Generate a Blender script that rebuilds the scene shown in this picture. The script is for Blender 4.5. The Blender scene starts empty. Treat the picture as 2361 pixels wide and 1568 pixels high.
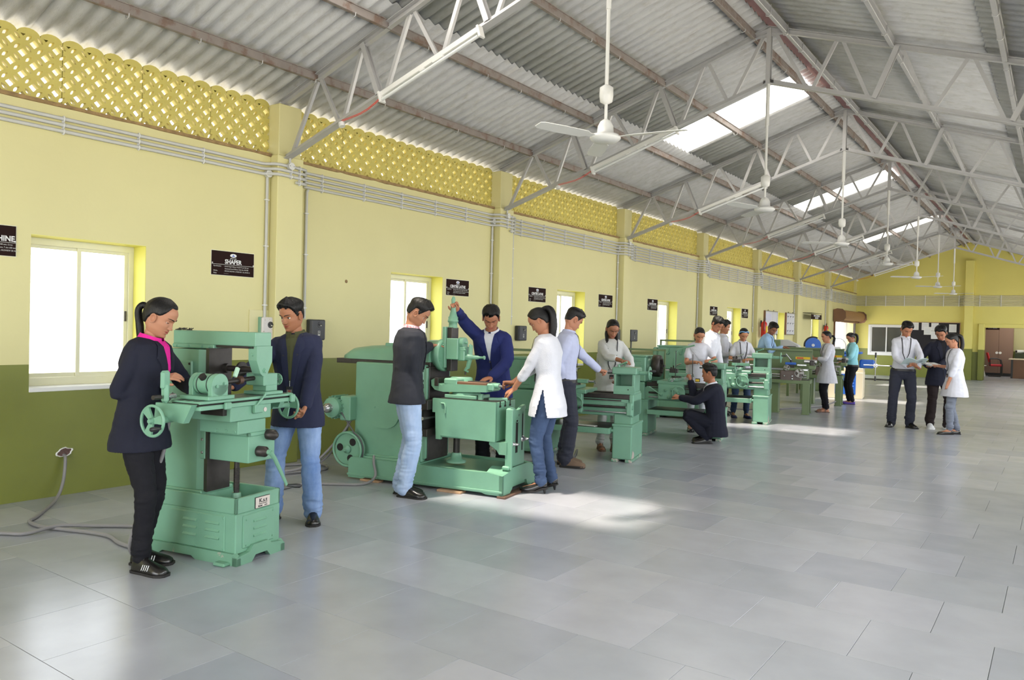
import bpy, bmesh, math, random
from mathutils import Vector, Matrix, noise
from mathutils.bvhtree import BVHTree
R = math.radians
rnd = random.Random(7)
SC = bpy.context.scene
COL = SC.collection

# ---------------- camera, sky, sun, exposure ----------------
F_PX, YAW, PIT, ROL = 1783.2, 0.617409, -0.015223, 0.025362
CAM = Vector((6.5845, 0.0, 1.45))
cd = bpy.data.cameras.new('camera'); cam = bpy.data.objects.new('camera', cd); COL.objects.link(cam)
fw = Vector((-math.sin(YAW)*math.cos(PIT), math.cos(YAW)*math.cos(PIT), math.sin(PIT)))
rt0 = Vector((math.cos(YAW), math.sin(YAW), 0)); up0 = rt0.cross(fw)
rt = rt0*math.cos(ROL) + up0*math.sin(ROL); up = -rt0*math.sin(ROL) + up0*math.cos(ROL)
m3 = Matrix((rt, up, -fw)).transposed()
cam.matrix_world = Matrix.Translation(CAM) @ m3.to_4x4()
cd.sensor_width = 36; cd.lens = 36*F_PX/2361; cd.clip_start = .05; cd.clip_end = 300
SC.camera = cam

w = bpy.data.worlds.new('sky'); SC.world = w; w.use_nodes = True
bg = w.node_tree.nodes['Background']
bg.inputs[0].default_value = (0.90, 0.95, 1.0, 1); bg.inputs[1].default_value = 14.0
sl = bpy.data.lights.new('sun', 'SUN'); sun = bpy.data.objects.new('sun', sl); COL.objects.link(sun)
sd = Vector((0.42, 1.18, -4.6)); sun.rotation_euler = sd.to_track_quat('-Z', 'Y').to_euler()
sl.energy = 85; sl.angle = R(4.0); sl.color = (1.0, 0.90, 0.76)
def area(name, loc, direction, sx, sy, power, col=(1, .98, .95)):
    l = bpy.data.lights.new(name, 'AREA'); o = bpy.data.objects.new(name, l); COL.objects.link(o)
    l.shape = 'RECTANGLE'; l.size = sx; l.size_y = sy; l.energy = power; l.color = col
    o.location = loc; o.rotation_euler = Vector(direction).to_track_quat('-Z', 'Y').to_euler()
    return o
# added fill lamps at the unseen rear door and right wall openings, imitating daylight
area('door_fill', (4.2, -4.6, 1.9), (0, 1, 0.1), 6.4, 2.8, 430)
for k in range(4):
    area('side_fill', (7.86, 3.4+k*7.56, 1.95), (-1, 0, 0.12), 3.2, 1.8, 150)  # added fill, set just outside the unseen right wall
area('office_fill', (5.4, 36.2, 2.55), (0, 0, -1), 2.2, 2.2, 130)  # added overhead lamp that brightens the back room
vs = SC.view_settings
vs.view_transform = 'Standard'; vs.look = 'None'; vs.gamma = 1; vs.exposure = -1.5
try: vs.use_curve_mapping = False
except Exception: pass
SC.cycles.max_bounces = 10; SC.cycles.diffuse_bounces = 6; SC.cycles.transparent_max_bounces = 16
SC.cycles.sample_clamp_indirect = 3; SC.cycles.caustics_reflective = False; SC.cycles.caustics_refractive = False

# ---------------- materials ----------------
def lin(c):
    return tuple((v/255/12.92 if v/255 <= .04045 else ((v/255+.055)/1.055)**2.4) for v in c)
MATS = {}
def mat(name, rgb, rough=.6, metal=0, var=.0, vscale=6, bump=0, bscale=60, emit=0, trans=0, spec=.5, rvar=0, stretch=(1,1,1), col2=None, mixscale=2, mixlo=.5, mixhi=.62):
    if name in MATS: return MATS[name]
    m = bpy.data.materials.new(name); m.use_nodes = True; nt = m.node_tree; N = nt.nodes; L = nt.links
    b = N['Principled BSDF']; c = lin(rgb)
    b.inputs['Base Color'].default_value = (*c, 1); b.inputs['Roughness'].default_value = rough
    b.inputs['Metallic'].default_value = metal
    b.inputs['Specular IOR Level'].default_value = spec
    if emit:
        b.inputs['Emission Color'].default_value = (*c, 1); b.inputs['Emission Strength'].default_value = emit
    geo = None
    def coord():
        nonlocal geo
        if geo is None:
            g = N.new('ShaderNodeNewGeometry'); mp = N.new('ShaderNodeMapping'); mp.inputs['Scale'].default_value = stretch
            L.new(g.outputs['Position'], mp.inputs['Vector']); geo = mp.outputs[0]
        return geo
    src = None
    if col2:
        n = N.new('ShaderNodeTexNoise'); n.inputs['Scale'].default_value = mixscale; n.inputs['Detail'].default_value = 6; n.inputs['Roughness'].default_value = .65
        L.new(coord(), n.inputs['Vector'])
        rp = N.new('ShaderNodeValToRGB'); rp.color_ramp.elements[0].position = mixlo; rp.color_ramp.elements[1].position = mixhi
        L.new(n.outputs['Fac'], rp.inputs[0])
        mx = N.new('ShaderNodeMixRGB'); mx.inputs[1].default_value = (*c, 1); mx.inputs[2].default_value = (*lin(col2), 1)
        L.new(rp.outputs[0], mx.inputs[0]); src = mx.outputs[0]
    if var:
        n = N.new('ShaderNodeTexNoise'); n.inputs['Scale'].default_value = vscale; n.inputs['Detail'].default_value = 5
        L.new(coord(), n.inputs['Vector'])
        mr = N.new('ShaderNodeMapRange'); mr.inputs[1].default_value = .25; mr.inputs[2].default_value = .75
        mr.inputs[3].default_value = 1-var; mr.inputs[4].default_value = 1+var
        L.new(n.outputs['Fac'], mr.inputs[0])
        mu = N.new('ShaderNodeVectorMath'); mu.operation = 'SCALE'
        if src: L.new(src, mu.inputs[0])
        else: mu.inputs[0].default_value = c
        L.new(mr.outputs[0], mu.inputs['Scale']); src = mu.outputs[0]
        if rvar:
            m2 = N.new('ShaderNodeMapRange'); m2.inputs[1].default_value = .3; m2.inputs[2].default_value = .7
            m2.inputs[3].default_value = rough-rvar; m2.inputs[4].default_value = rough+rvar
            L.new(n.outputs['Fac'], m2.inputs[0]); L.new(m2.outputs[0], b.inputs['Roughness'])
    if src: L.new(src, b.inputs['Base Color'])
    if bump:
        n = N.new('ShaderNodeTexNoise'); n.inputs['Scale'].default_value = bscale; n.inputs['Detail'].default_value = 4
        L.new(coord(), n.inputs['Vector'])
        bp = N.new('ShaderNodeBump'); bp.inputs['Strength'].default_value = bump; bp.inputs['Distance'].default_value = .01
        L.new(n.outputs['Fac'], bp.inputs['Height']); L.new(bp.outputs[0], b.inputs['Normal'])
    if trans:
        t = N.new('ShaderNodeBsdfTransparent'); mx = N.new('ShaderNodeMixShader'); mx.inputs[0].default_value = trans
        L.new(b.outputs[0], mx.inputs[1]); L.new(t.outputs[0], mx.inputs[2]); L.new(mx.outputs[0], N['Material Output'].inputs[0])
    MATS[name] = m; return m

YEL = mat('yellow_wall_paint', (216, 209, 154), .55, var=.035, vscale=1.3, bump=.12, bscale=25)
YEL2 = mat('end_wall_paint', (216, 207, 118), .55, var=.05, vscale=1.1, bump=.12, bscale=25)
YELR = mat('reveal_paint', (220, 216, 110), .5, var=.03, bump=.1)
OLI = mat('olive_dado_paint', (112, 118, 48), .42, var=.09, vscale=2.5, bump=.1, bscale=20)
PIPE = mat('conduit_plastic', (196, 196, 192), .45, var=.04)
WHT = mat('white_enamel', (232, 232, 230), .35)
CREAM = mat('cream_frame', (226, 224, 196), .4, var=.04)
TRS = mat('truss_paint', (176, 176, 178), .38, metal=.25, var=.06, vscale=8)
PUR = mat('purlin_rust', (112, 106, 104), .6, var=.12, vscale=9, col2=(96, 80, 72), mixscale=7)
ASB = mat('fibre_cement', (180, 182, 185), .85, var=.12, vscale=3.2, bump=.25, bscale=50, stretch=(1, 3, 1), col2=(160, 158, 156), mixscale=6, mixlo=.5, mixhi=.75)
RIDGE = mat('ridge_pink', (176, 140, 138), .8, var=.15, vscale=5)
JALI = mat('jali_paint', (190, 178, 96), .6, var=.08, vscale=5, bump=.15)
DIRT = mat('ledge_dirt', (128, 106, 72), .9, var=.3, vscale=16, bump=.5)
GLASS = mat('window_glass', (235, 242, 245), .05, trans=.88)
DGLASS = mat('dark_glass', (62, 64, 62), .08, trans=.25)
BLACK = mat('black_plastic', (34, 35, 38), .4)
DMET = mat('dark_steel', (58, 54, 52), .42, metal=.5, var=.2, vscale=20)
STEEL = mat('bright_steel', (190, 190, 192), .25, metal=.85)
GRN = mat('machine_green', (112, 158, 134), .36, var=.07, vscale=5, bump=.04, bscale=35)
GRN2 = mat('machine_green_worn', (108, 152, 128), .4, var=.08, vscale=6, col2=(168, 160, 148), mixscale=9, mixlo=.66, mixhi=.69)
GRNC = mat('chipped_green', (108, 152, 128), .5, var=.1, vscale=14, col2=(176, 170, 160), mixscale=14, mixlo=.52, mixhi=.56)
DGRN = mat('olive_machine_green', (104, 122, 84), .42, var=.06, vscale=5)
BLUE = mat('machine_blue', (38, 96, 190), .4)
LBLUE = mat('pale_blue', (120, 170, 220), .4)
RED = mat('extinguisher_red', (190, 40, 32), .35)
YLAB = mat('yellow_label', (235, 200, 30), .5)
BRN = mat('brown_steel', (110, 78, 58), .5, var=.08)
WOOD = mat('raw_wood', (176, 142, 112), .75, var=.15, vscale=18, stretch=(1, 6, 1))
DWOOD = mat('dark_wood', (96, 70, 56), .6, var=.15, vscale=18, stretch=(6, 1, 1))
SIGN = mat('sign_brown_black', (34, 20, 19), .75, spec=.1)
SWHT = mat('sign_white', (236, 236, 236), .5)
SBLU = mat('sign_logo_blue', (90, 110, 190), .5)
PAPER = mat('paper', (232, 232, 228), .7)
CORD = mat('grey_rubber', (128, 126, 128), .5)

# ---------------- mesh builder ----------------
class MB:
    def __init__(s): s.v = []; s.f = []; s.m = []; s.mats = []; s.sm = []
    def mi(s, m):
        if m not in s.mats: s.mats.append(m)
        return s.mats.index(m)
    def add(s, vs, fs, m, smooth=False):
        o = len(s.v); s.v += [tuple(v) for v in vs]; k = s.mi(m)
        for f in fs: s.f.append(tuple(i+o for i in f)); s.m.append(k); s.sm.append(smooth)
    def box(s, x0, y0, z0, x1, y1, z1, m, c=0, M=None):
        if x0 > x1: x0, x1 = x1, x0
        if y0 > y1: y0, y1 = y1, y0
        if z0 > z1: z0, z1 = z1, z0
        if c <= 0:
            vs = [Vector((x, y, z)) for z in (z0, z1) for y in (y0, y1) for x in (x0, x1)]
            fs = [(0, 2, 3, 1), (4, 5, 7, 6), (0, 1, 5, 4), (2, 6, 7, 3), (0, 4, 6, 2), (1, 3, 7, 5)]
        else:
            c = min(c, (x1-x0)*.45, (y1-y0)*.45, (z1-z0)*.45)
            vs = []; idx = {}
            for sz in (0, 1):
                for sy in (0, 1):
                    for sx in (0, 1):
                        X, Y, Z = (x0, x1)[sx], (y0, y1)[sy], (z0, z1)[sz]
                        dx, dy, dz = (c, -c)[sx], (c, -c)[sy], (c, -c)[sz]
                        for a, p in enumerate(((X, Y+dy, Z+dz), (X+dx, Y, Z+dz), (X+dx, Y+dy, Z))):
                            idx[(sx, sy, sz, a)] = len(vs); vs.append(Vector(p))
            g = lambda *k: idx[k]
            fs = []
            for q in (0, 1):
                F = [g(q, 0, 0, 0), g(q, 1, 0, 0), g(q, 1, 1, 0), g(q, 0, 1, 0)]; fs.append(F if q else F[::-1])
                F = [g(0, q, 0, 1), g(1, q, 0, 1), g(1, q, 1, 1), g(0, q, 1, 1)]; fs.append(F[::-1] if q else F)
                F = [g(0, 0, q, 2), g(1, 0, q, 2), g(1, 1, q, 2), g(0, 1, q, 2)]; fs.append(F if q else F[::-1])
            for a in (0, 1):
                for b in (0, 1):
                    fs.append([g(a, b, 0, 0), g(a, b, 1, 0), g(a, b, 1, 1), g(a, b, 0, 1)])
                    fs.append([g(a, 0, b, 0), g(a, 1, b, 0), g(a, 1, b, 2), g(a, 0, b, 2)])
                    fs.append([g(0, a, b, 1), g(1, a, b, 1), g(1, a, b, 2), g(0, a, b, 2)])
            for k in ((a, b, d) for a in (0, 1) for b in (0, 1) for d in (0, 1)):
                fs.append([g(*k, 0), g(*k, 1), g(*k, 2)])
        if M: vs = [M @ v for v in vs]
        s.add(vs, fs, m)
    def cyl(s, p0, p1, r0, m, r1=None, n=16, caps=True, smooth=True):
        p0, p1 = Vector(p0), Vector(p1); r1 = r0 if r1 is None else r1
        d = (p1-p0).normalized(); a = d.orthogonal().normalized(); b = d.cross(a)
        vs = []
        for p, r in ((p0, r0), (p1, r1)):
            for i in range(n):
                t = 2*math.pi*i/n; vs.append(p+(a*math.cos(t)+b*math.sin(t))*r)
        s.add(vs, [(i, (i+1) % n, n+(i+1) % n, n+i) for i in range(n)], m, smooth)
        if caps: s.add(vs, [tuple(range(n))[::-1], tuple(range(n, 2*n))], m)
    def lathe(s, p, d, prof, m, n=20, smooth=True):
        p, d = Vector(p), Vector(d).normalized(); a = d.orthogonal().normalized(); b = d.cross(a); vs = []
        for h, r in prof:
            for i in range(n):
                t = 2*math.pi*i/n; vs.append(p+d*h+(a*math.cos(t)+b*math.sin(t))*max(r, 1e-4))
        fs = [(j*n+i, j*n+(i+1) % n, (j+1)*n+(i+1) % n, (j+1)*n+i) for j in range(len(prof)-1) for i in range(n)]
        s.add(vs, fs, m, smooth)
        k = len(prof)-1
        s.add(vs, [tuple(range(n))[::-1], tuple(range(k*n, k*n+n))], m)
    def tube(s, pts, r, m, n=8, caps=True, closed=False):
        pts = [Vector(p) for p in pts]; N = len(pts); rs = r if isinstance(r, (list, tuple)) else [r]*N
        vs = []; a = None
        for i, p in enumerate(pts):
            if closed: d = (pts[(i+1) % N]-pts[i-1]).normalized()
            else: d = (pts[min(i+1, N-1)]-pts[max(i-1, 0)]).normalized()
            if a is None: a = d.orthogonal().normalized()
            a = (a-d*a.dot(d)); a = a.normalized() if a.length > 1e-6 else d.orthogonal().normalized(); b = d.cross(a)
            for k in range(n):
                t = 2*math.pi*k/n; vs.append(p+(a*math.cos(t)+b*math.sin(t))*rs[i])
        fs = [(i*n+k, i*n+(k+1) % n, ((i+1) % N)*n+(k+1) % n, ((i+1) % N)*n+k) for i in range(N if closed else N-1) for k in range(n)]
        s.add(vs, fs, m, True)
        if caps and not closed: s.add(vs, [tuple(range(n))[::-1], tuple(range((N-1)*n, N*n))], m)
    def prism(s, poly, axis, a0, a1, m):
        # poly: 2D points in the plane of the two other axes (cyclic order), extruded along axis
        def P(u, v, t): return {'x': (t, u, v), 'y': (u, t, v), 'z': (u, v, t)}[axis]
        n = len(poly); vs = [P(u, v, a0) for u, v in poly]+[P(u, v, a1) for u, v in poly]
        fs = [tuple(range(n))[::-1], tuple(range(n, 2*n))]+[(i, (i+1) % n, n+(i+1) % n, n+i) for i in range(n)]
        s.add(vs, fs, m)
    def ring(s, c, d, Rr, r, m, n=28, k=8):
        c, d = Vector(c), Vector(d).normalized(); a = d.orthogonal().normalized(); b = d.cross(a)
        s.tube([c+(a*math.cos(2*math.pi*i/n)+b*math.sin(2*math.pi*i/n))*Rr for i in range(n)], r, m, n=k, closed=True)
    def mesh(s, name):
        me = bpy.data.meshes.new(name); me.from_pydata(s.v, [], s.f)
        for m in s.mats: me.materials.append(m)
        me.polygons.foreach_set('material_index', s.m); me.polygons.foreach_set('use_smooth', s.sm)
        bm = bmesh.new(); bm.from_mesh(me); bmesh.ops.recalc_face_normals(bm, faces=bm.faces); bm.to_mesh(me); bm.free()
        me.update(); return me
    def obj(s, name, parent=None, label=None):
        return mobj(name, s.mesh(name), parent, label)
def mobj(name, me, parent=None, label=None):
    o = bpy.data.objects.new(name, me); COL.objects.link(o)
    if parent: o.parent = parent
    if label: o['label'] = label
    return o
def empty(name, loc=(0, 0, 0), rz=0, label=None, cat=None, group=None, kind=None):
    o = bpy.data.objects.new(name, None); COL.objects.link(o); o.location = loc; o.rotation_euler = (0, 0, rz); o.empty_display_size = .1
    return tag(o, label, cat, group, kind)
def tag(o, label=None, cat=None, group=None, kind=None):
    if label: o['label'] = label
    if cat: o['category'] = cat
    if group: o['group'] = group
    if kind: o['kind'] = kind
    return o
def struct(mb, name, label=None):
    o = mb.obj(name); o['kind'] = 'structure'
    if label: o['label'] = label
    return o
def part(name, parent, fn, label=None):
    mb = MB(); fn(mb); return mb.obj(name, parent, label)
def text_mesh(body, size, m, align='CENTER', bold=0.0, depth=.001, sx=1.0):
    c = bpy.data.curves.new('lettering', 'FONT'); c.body = body; c.size = size; c.align_x = align; c.align_y = 'CENTER'; c.extrude = depth; c.offset = bold; c.space_character = 1.0
    c.resolution_u = 2
    o = bpy.data.objects.new('t', c); COL.objects.link(o)
    dg = bpy.context.evaluated_depsgraph_get(); dg.update()
    me = bpy.data.meshes.new_from_object(o.evaluated_get(dg)); bpy.data.objects.remove(o); bpy.data.curves.remove(c)
    me.materials.clear(); me.materials.append(m)
    if sx != 1:
        for v in me.vertices: v.co.x *= sx
    return me
# ---------------- the hall shell ----------------
XR, YE, YB = 7.56, 32.5, -4.5
S = 3.7827; TY = [5.08+S*i for i in range(8)]
SL = (4.97-3.72)/3.78
def zroof(x): return 3.74+SL*min(x, XR-x)
WIN = [(2.75, 3.68), (6.73, 7.68), (10.49, 11.37), (14.25, 15.23), (18.2, 19.16), (22.1, 22.93), (25.9, 26.83)]
ZW0, ZW1, ZD = .88, 2.09, 1.07
DOOR = (28.94, 32.2, 0, 2.02)
def wall_x(name, x0, x1, ops, y0, y1, ztop, m_up, m_lo, zd=ZD, label=None, face=1):
    mb = MB(); ys = sorted({y0, y1, *[o[0] for o in ops], *[o[1] for o in ops]})
    for a, b in zip(ys, ys[1:]):
        o = [q for q in ops if q[0] <= a+1e-6 and q[1] >= b-1e-6]
        seg = [(0, ztop)] if not o else [(0, o[0][2]), (o[0][3], ztop)]
        for z0, z1 in seg:
            if z1 <= z0: continue
            if z0 < zd < z1:
                mb.box(x0, a, z0, x1, b, zd, m_lo); mb.box(x0, a, zd, x1, b, z1, m_up)
            else: mb.box(x0, a, z0, x1, b, z1, m_lo if z1 <= zd else m_up)
    return struct(mb, name, label)
ops = [(a, b, ZW0, ZW1) for a, b in WIN]+[DOOR]
wall_x('wall_left', -.24, 0, ops, YB, YE+.24, 3.14, YEL, OLI, label='long yellow side wall with olive green painted lower band')
# right side wall with window openings (out of view)
wall_x('wall_right', XR, XR+.24, [(-2.0+k*3.78, 1.45+k*3.78, .9, 2.9) for k in range(9)], YB, YE+.24, 3.74, YEL, OLI, label='yellow side wall on the right with olive band')
# back wall behind the camera with a wide open door
mb = MB(); mb.box(0, YB-.24, 0, .9, YB, 3.9, YEL); mb.box(XR-.6, YB-.24, 0, XR, YB, 3.9, YEL); mb.box(0, YB-.24, 3.5, XR, YB, 4.9, YEL)
struct(mb, 'wall_back', 'yellow wall behind the viewer with a wide door opening')
# end wall with gable, window and opening
mb = MB()
def ey(x0, x1, z0, z1, m): mb.box(x0, YE, z0, x1, YE+.24, z1, m)
ZE = 1.02
for x0, x1 in ((0, .5), (1.72, 4.3)):
    ey(x0, x1, 0, ZE, OLI); ey(x0, x1, ZE, 2.04, YEL2)
ey(.5, 1.72, 0, .82, OLI); ey(.5, 1.72, 1.95, 2.04, YEL2)
ey(7.2, XR, 0, ZE, OLI); ey(7.2, XR, ZE, 2.04, YEL2)
mb.prism([(0, 2.04), (XR, 2.04), (XR, 3.74), (XR/2, 3.74+SL*XR/2), (0, 3.74)], 'y', YE, YE+.24, YEL2)
struct(mb, 'wall_end', 'far yellow gable wall with olive band, window and wide opening')
# pilasters, one per bay on the left wall
for i, y in enumerate(TY[:7]):
    mb = MB(); mb.box(0, y-.11, 0, .12, y+.21, ZD, OLI, .006); mb.box(0, y-.11, ZD, .12, y+.21, 3.14, YEL, .006)
    mb.box(-.2, y-.09, 3.14, .1, y+.19, zroof(0)-.08, YEL, .006)
    o = struct(mb, 'trim_%d' % (i+1), 'yellow wall pilaster %s' % ['left of the shaping machine', 'behind the boy in the blue blazer', 'behind the girl with the shawl', 'behind the kneeling man', 'beside the red fire extinguisher', 'left of the machine shop sign', 'left of the rolling shutter door', 'in the far corner of the left wall'][i])
mb = MB(); mb.box(3.7, YE-.28, 0, 3.97, YE, 1.12, OLI, .006); mb.box(3.7, YE-.28, 1.12, 3.97, YE, 4.31, YEL2, .006)
struct(mb, 'trim_9', 'yellow pilaster on the far wall left of the opening')
mb = MB(); mb.box(4.3, YE-.02, 1.9, 7.2, YE+.26, 2.04, YEL2, .01)
struct(mb, 'trim_10', 'lintel beam over the opening in the far wall')
mb = MB(); mb.box(4.14, YE-.1, 0, 4.32, YE+.5, 1.1, OLI, .01); mb.box(4.14, YE-.1, 1.1, 4.32, YE+.5, 2.04, YEL2, .01)
struct(mb, 'trim_11', 'olive and yellow jamb at the left side of the far opening')
# dirty ledge under the pierced screens
for i in range(8):
    y0 = (YB if i == 0 else TY[i-1]+.21); y1 = TY[i]-.11 if i < 7 else YE
    mb = MB(); n = 40; vs = []; fs = []
    for k in range(n+1):
        y = y0+(y1-y0)*k/n; j = noise.noise(Vector((y*6, 0, 1)))*.012; vs += [(-.2, y, 3.155), (.012+j, y, 3.155+j*.3), (.014+j, y, 3.128-j), (-.02, y, 3.12)]
    for k in range(n):
        for q in range(3): fs.append((k*4+q, k*4+q+1, k*4+5+q, k*4+4+q))
    mb.add(vs, fs, DIRT); struct(mb, 'trim_%d' % (12+i), 'dirty plaster ledge under pierced screen, %s bay from the viewer' % ['first', 'second', 'third', 'fourth', 'fifth', 'sixth', 'seventh', 'eighth'][i])

mb = MB(); mb.box(-.24, YE-.25, 3.14, 0, YE+.1, 3.72, YEL); mb.box(-.24, YB-.2, 3.14, 0, -1.0, 3.72, YEL); struct(mb, 'trim_8', 'solid wall piece closing the screen band at the far corner')
# pierced cement screens (jali): interlaced squares and lens shaped holes
def jali_panel(wd, ht, thick=.045, p=.167):
    e = p/math.sqrt(2); bm = bmesh.new(); h = e/2; q = e*.215; L = e*.27; wl = e*.115
    outer = []; inner = []
    def lens(t): return wl*(1-(t/L)**2)
    for k in range(4):
        a = k*math.pi/2; ca, sa = math.cos(a), math.sin(a)
        pts = [(h, -h), (h, -L), (h-lens(-L*.55), -L*.55), (h-wl, 0), (h-lens(L*.55), L*.55), (h, L)]
        for x, y in pts: outer.append((x*ca-y*sa, x*sa+y*ca))
        for x, y in pts:
            yy = max(-q, min(q, y*(q/L) if abs(y) < h else (-q)))
            inner.append((q*ca-yy*sa, q*sa+yy*ca))
    n = len(outer); c45 = math.sqrt(.5); vd = {}
    def V(y, z, x):
        key = (round(y, 4), round(z, 4), x)
        if key not in vd: vd[key] = bm.verts.new((x, y, z))
        return vd[key]
    def F(*v):
        if len(set(v)) >= 3:
            try: bm.faces.new(list(dict.fromkeys(v)))
            except ValueError: pass
    ny, nz = int(wd/p*2)+2, int(ht/p*2)+2
    for i in range(-1, ny):
        for j in range(-1, nz):
            if (i+j) % 2: continue
            cy, cz = i*p/2+p/4, j*p/2+p*.1
            O = [(cy+(u-v)*c45, cz+(u+v)*c45) for u, v in outer]; I = [(cy+(u-v)*c45, cz+(u+v)*c45) for u, v in inner]
            for k in range(n):
                k2 = (k+1) % n
                for x in (0, -thick): F(V(*O[k], x), V(*O[k2], x), V(*I[k2], x), V(*I[k], x))
                F(V(*I[k], 0), V(*I[k2], 0), V(*I[k2], -thick), V(*I[k], -thick))
                if k % 6 not in (0, 5): F(V(*O[k], 0), V(*O[k2], 0), V(*O[k2], -thick), V(*O[k], -thick))
    for co, no in (((0, 0, 0), (0, -1, 0)), ((0, wd, 0), (0, 1, 0)), ((0, 0, 0), (0, 0, -1)), ((0, 0, ht), (0, 0, 1))):
        bmesh.ops.bisect_plane(bm, geom=bm.verts[:]+bm.edges[:]+bm.faces[:], plane_co=co, plane_no=no, clear_outer=True)
    # scalloped solid cap
    k = int(round(wd/p))
    for a in range(k):
        arc = [(a*p+p/2-p/2*math.cos(math.pi*t/8), ht+.055*math.sin(math.pi*t/8)) for t in range(9)]
        vf = [bm.verts.new((0, y, z)) for y, z in arc]; vb = [bm.verts.new((-thick, y, z)) for y, z in arc]
        bm.faces.new(vf); bm.faces.new(vb[::-1])
        for t in range(8): bm.faces.new((vf[t], vb[t], vb[t+1], vf[t+1]))
    bmesh.ops.recalc_face_normals(bm, faces=bm.faces)
    me = bpy.data.meshes.new('jali_panel'); bm.to_mesh(me); bm.free(); me.materials.append(JALI); return me
PW = .167*4
JP = jali_panel(PW, .50)
for i in range(8):
    y0 = (-1.0 if i == 0 else TY[i-1]+.19); y1 = TY[i]-.09 if i < 7 else YE-.25
    r = empty('pierced_screen', (0, 0, 0), kind='structure', label='yellow pierced cement screen under the eaves, %s bay from the left' % ['first', 'second', 'third', 'fourth', 'fifth', 'sixth', 'seventh', 'eighth'][i])
    n = max(1, int((y1-y0)/PW)); st = y1-n*PW if i == 0 else y0; sc = 1 if i == 0 else (y1-y0)/(n*PW)
    for k in range(n):
        o = mobj('jali_panel', JP, r); o.location = (-.06, st+k*PW*sc+.003, 3.145); o.scale = (1, sc*.993, 1.0)

# ---------------- roof ----------------
ceil = empty('ceiling', kind='structure', label='pitched roof of grey corrugated fibre cement sheets')
def sheet(L, wd=1.0, waves=7, amp=.022):
    mb = MB(); nx = waves*6; vs = []
    for s_ in (0, 1):
        for k in range(nx+1):
            y = wd*k/nx; z = amp*math.cos(2*math.pi*waves*k/nx); vs += [(0, y, z+s_*.006), (L, y, z+s_*.006)]
    o = 2*(nx+1); fs = [(2*k, 2*k+1, 2*k+3, 2*k+2) for k in range(nx)]+[(o+2*k, o+2*k+2, o+2*k+3, o+2*k+1) for k in range(nx)]
    fs += [(2*k, 2*k+2, o+2*k+2, o+2*k) for k in range(nx)]+[(2*k+1, o+2*k+1, o+2*k+3, 2*k+3) for k in range(nx)]
    fs += [(0, o, o+1, 1), (2*nx, 2*nx+1, o+2*nx+1, o+2*nx)]
    mb.add(vs, fs, ASB, True); return mb.mesh('roof_sheet')
cs = math.sqrt(1+SL*SL)
X_LAP = 1.56; L1 = (X_LAP+.9+.1)*cs; L2 = (3.72-X_LAP)*cs
SH1, SH2 = sheet(L1), sheet(L2)
ang = math.atan(SL); PY = 1.0
SKY = {15: 0, 22: 0, 29: 0, 8: 0}   # sheet rows replaced by translucent panels
SKYM = mat('translucent_sheet', (250, 250, 248), .4, trans=.5)
nt = SKYM.node_tree; tb = nt.nodes.new('ShaderNodeBsdfTranslucent'); tb.inputs[0].default_value = (1, .99, .97, 1)
mxn = [n for n in nt.nodes if n.type == 'MIX_SHADER'][0]; nt.links.new(tb.outputs[0], mxn.inputs[1])
SK2 = SH2.copy(); SK2.materials.clear(); SK2.materials.append(SKYM); SK2.name = 'roof_light'
y = YB-.6; r = 0
ROWS = []
while y < YE+.6: ROWS.append(y); y += .985
for r, y in enumerate(ROWS):
    skyl = any(abs(y-s0) < .5 for s0 in (10.4-6.95, 10.4, 17.4, 24.3))
    for side in (0, 1):
        for k, (me, xs) in enumerate(((SH1, -.9), (SH2, X_LAP))):
            m2 = SK2 if (skyl and k == 1 and side == 0) else me
            o = mobj('roof_light' if m2 is SK2 else 'roof_sheet', m2, ceil)
            z = 3.745+SL*xs+.02+(0 if k == 0 else .012)+(r % 2)*.005
            if side == 0: o.location = (xs, y, z); o.rotation_euler = (0, -ang, 0)
            else: o.location = (XR-xs, y+PY, z); o.rotation_euler = (0, -ang, math.pi)
            if m2 is SK2: o['label'] = 'bright translucent skylight sheet'
# ridge capping (pink) with serrated edges
mb = MB(); 
for sd_ in (-1, 1):
    vs = []; fs = []; n = int((YE-YB+1.2)/.0704)
    for k in range(n+1):
        yy = YB-.6+k*.0704; d = .17+(.03 if k % 2 else 0); vs += [(XR/2, yy, 5.06), (XR/2+sd_*d, yy, 5.055-d*SL)]
    fs = [(2*k, 2*k+1, 2*k+3, 2*k+2) for k in range(n)]; mb.add(vs, fs, RIDGE)
mb.obj('ridge_cap', ceil, 'pinkish ridge capping with toothed edges')

# purlins with hook bolts
HOOK = MB(); HOOK.tube([(0, 0, .055), (0, 0, -.055), (.02, 0, -.07), (.05, 0, -.06), (.05, 0, -.03)], .005, TRS, n=5); HOOK = HOOK.mesh('hook_bolt')
PX = [.55, 1.5, 2.5, 3.6]
for side in (0, 1):
    for k, x in enumerate(PX):
        xx = x if side == 0 else XR-x
        pr = empty('purlin', (xx, 0, zroof(x)-.055), kind='structure', label='%s roof purlin on the %s slope' % (['lowest', 'second', 'third', 'topmost'][k], ['left', 'right'][side]))
        mb = MB(); mb.box(-.022, YB, -.04, .022, YE, .04, PUR if side == 0 else TRS, .004); mb.box(-.03, YB, .03, .03, YE, .038, PUR if side == 0 else TRS)
        mb.obj('bar', pr)
        yy = YB+.5+k*.2
        while yy < YE-1:
            o = mobj('hook_bolt', HOOK, pr); o.location = (-.03 if side == 0 else .03, yy, 0); o.rotation_euler = (0, 0, 0 if side == 0 else math.pi); yy += (.62 if rnd.random() < .5 else .95)

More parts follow.
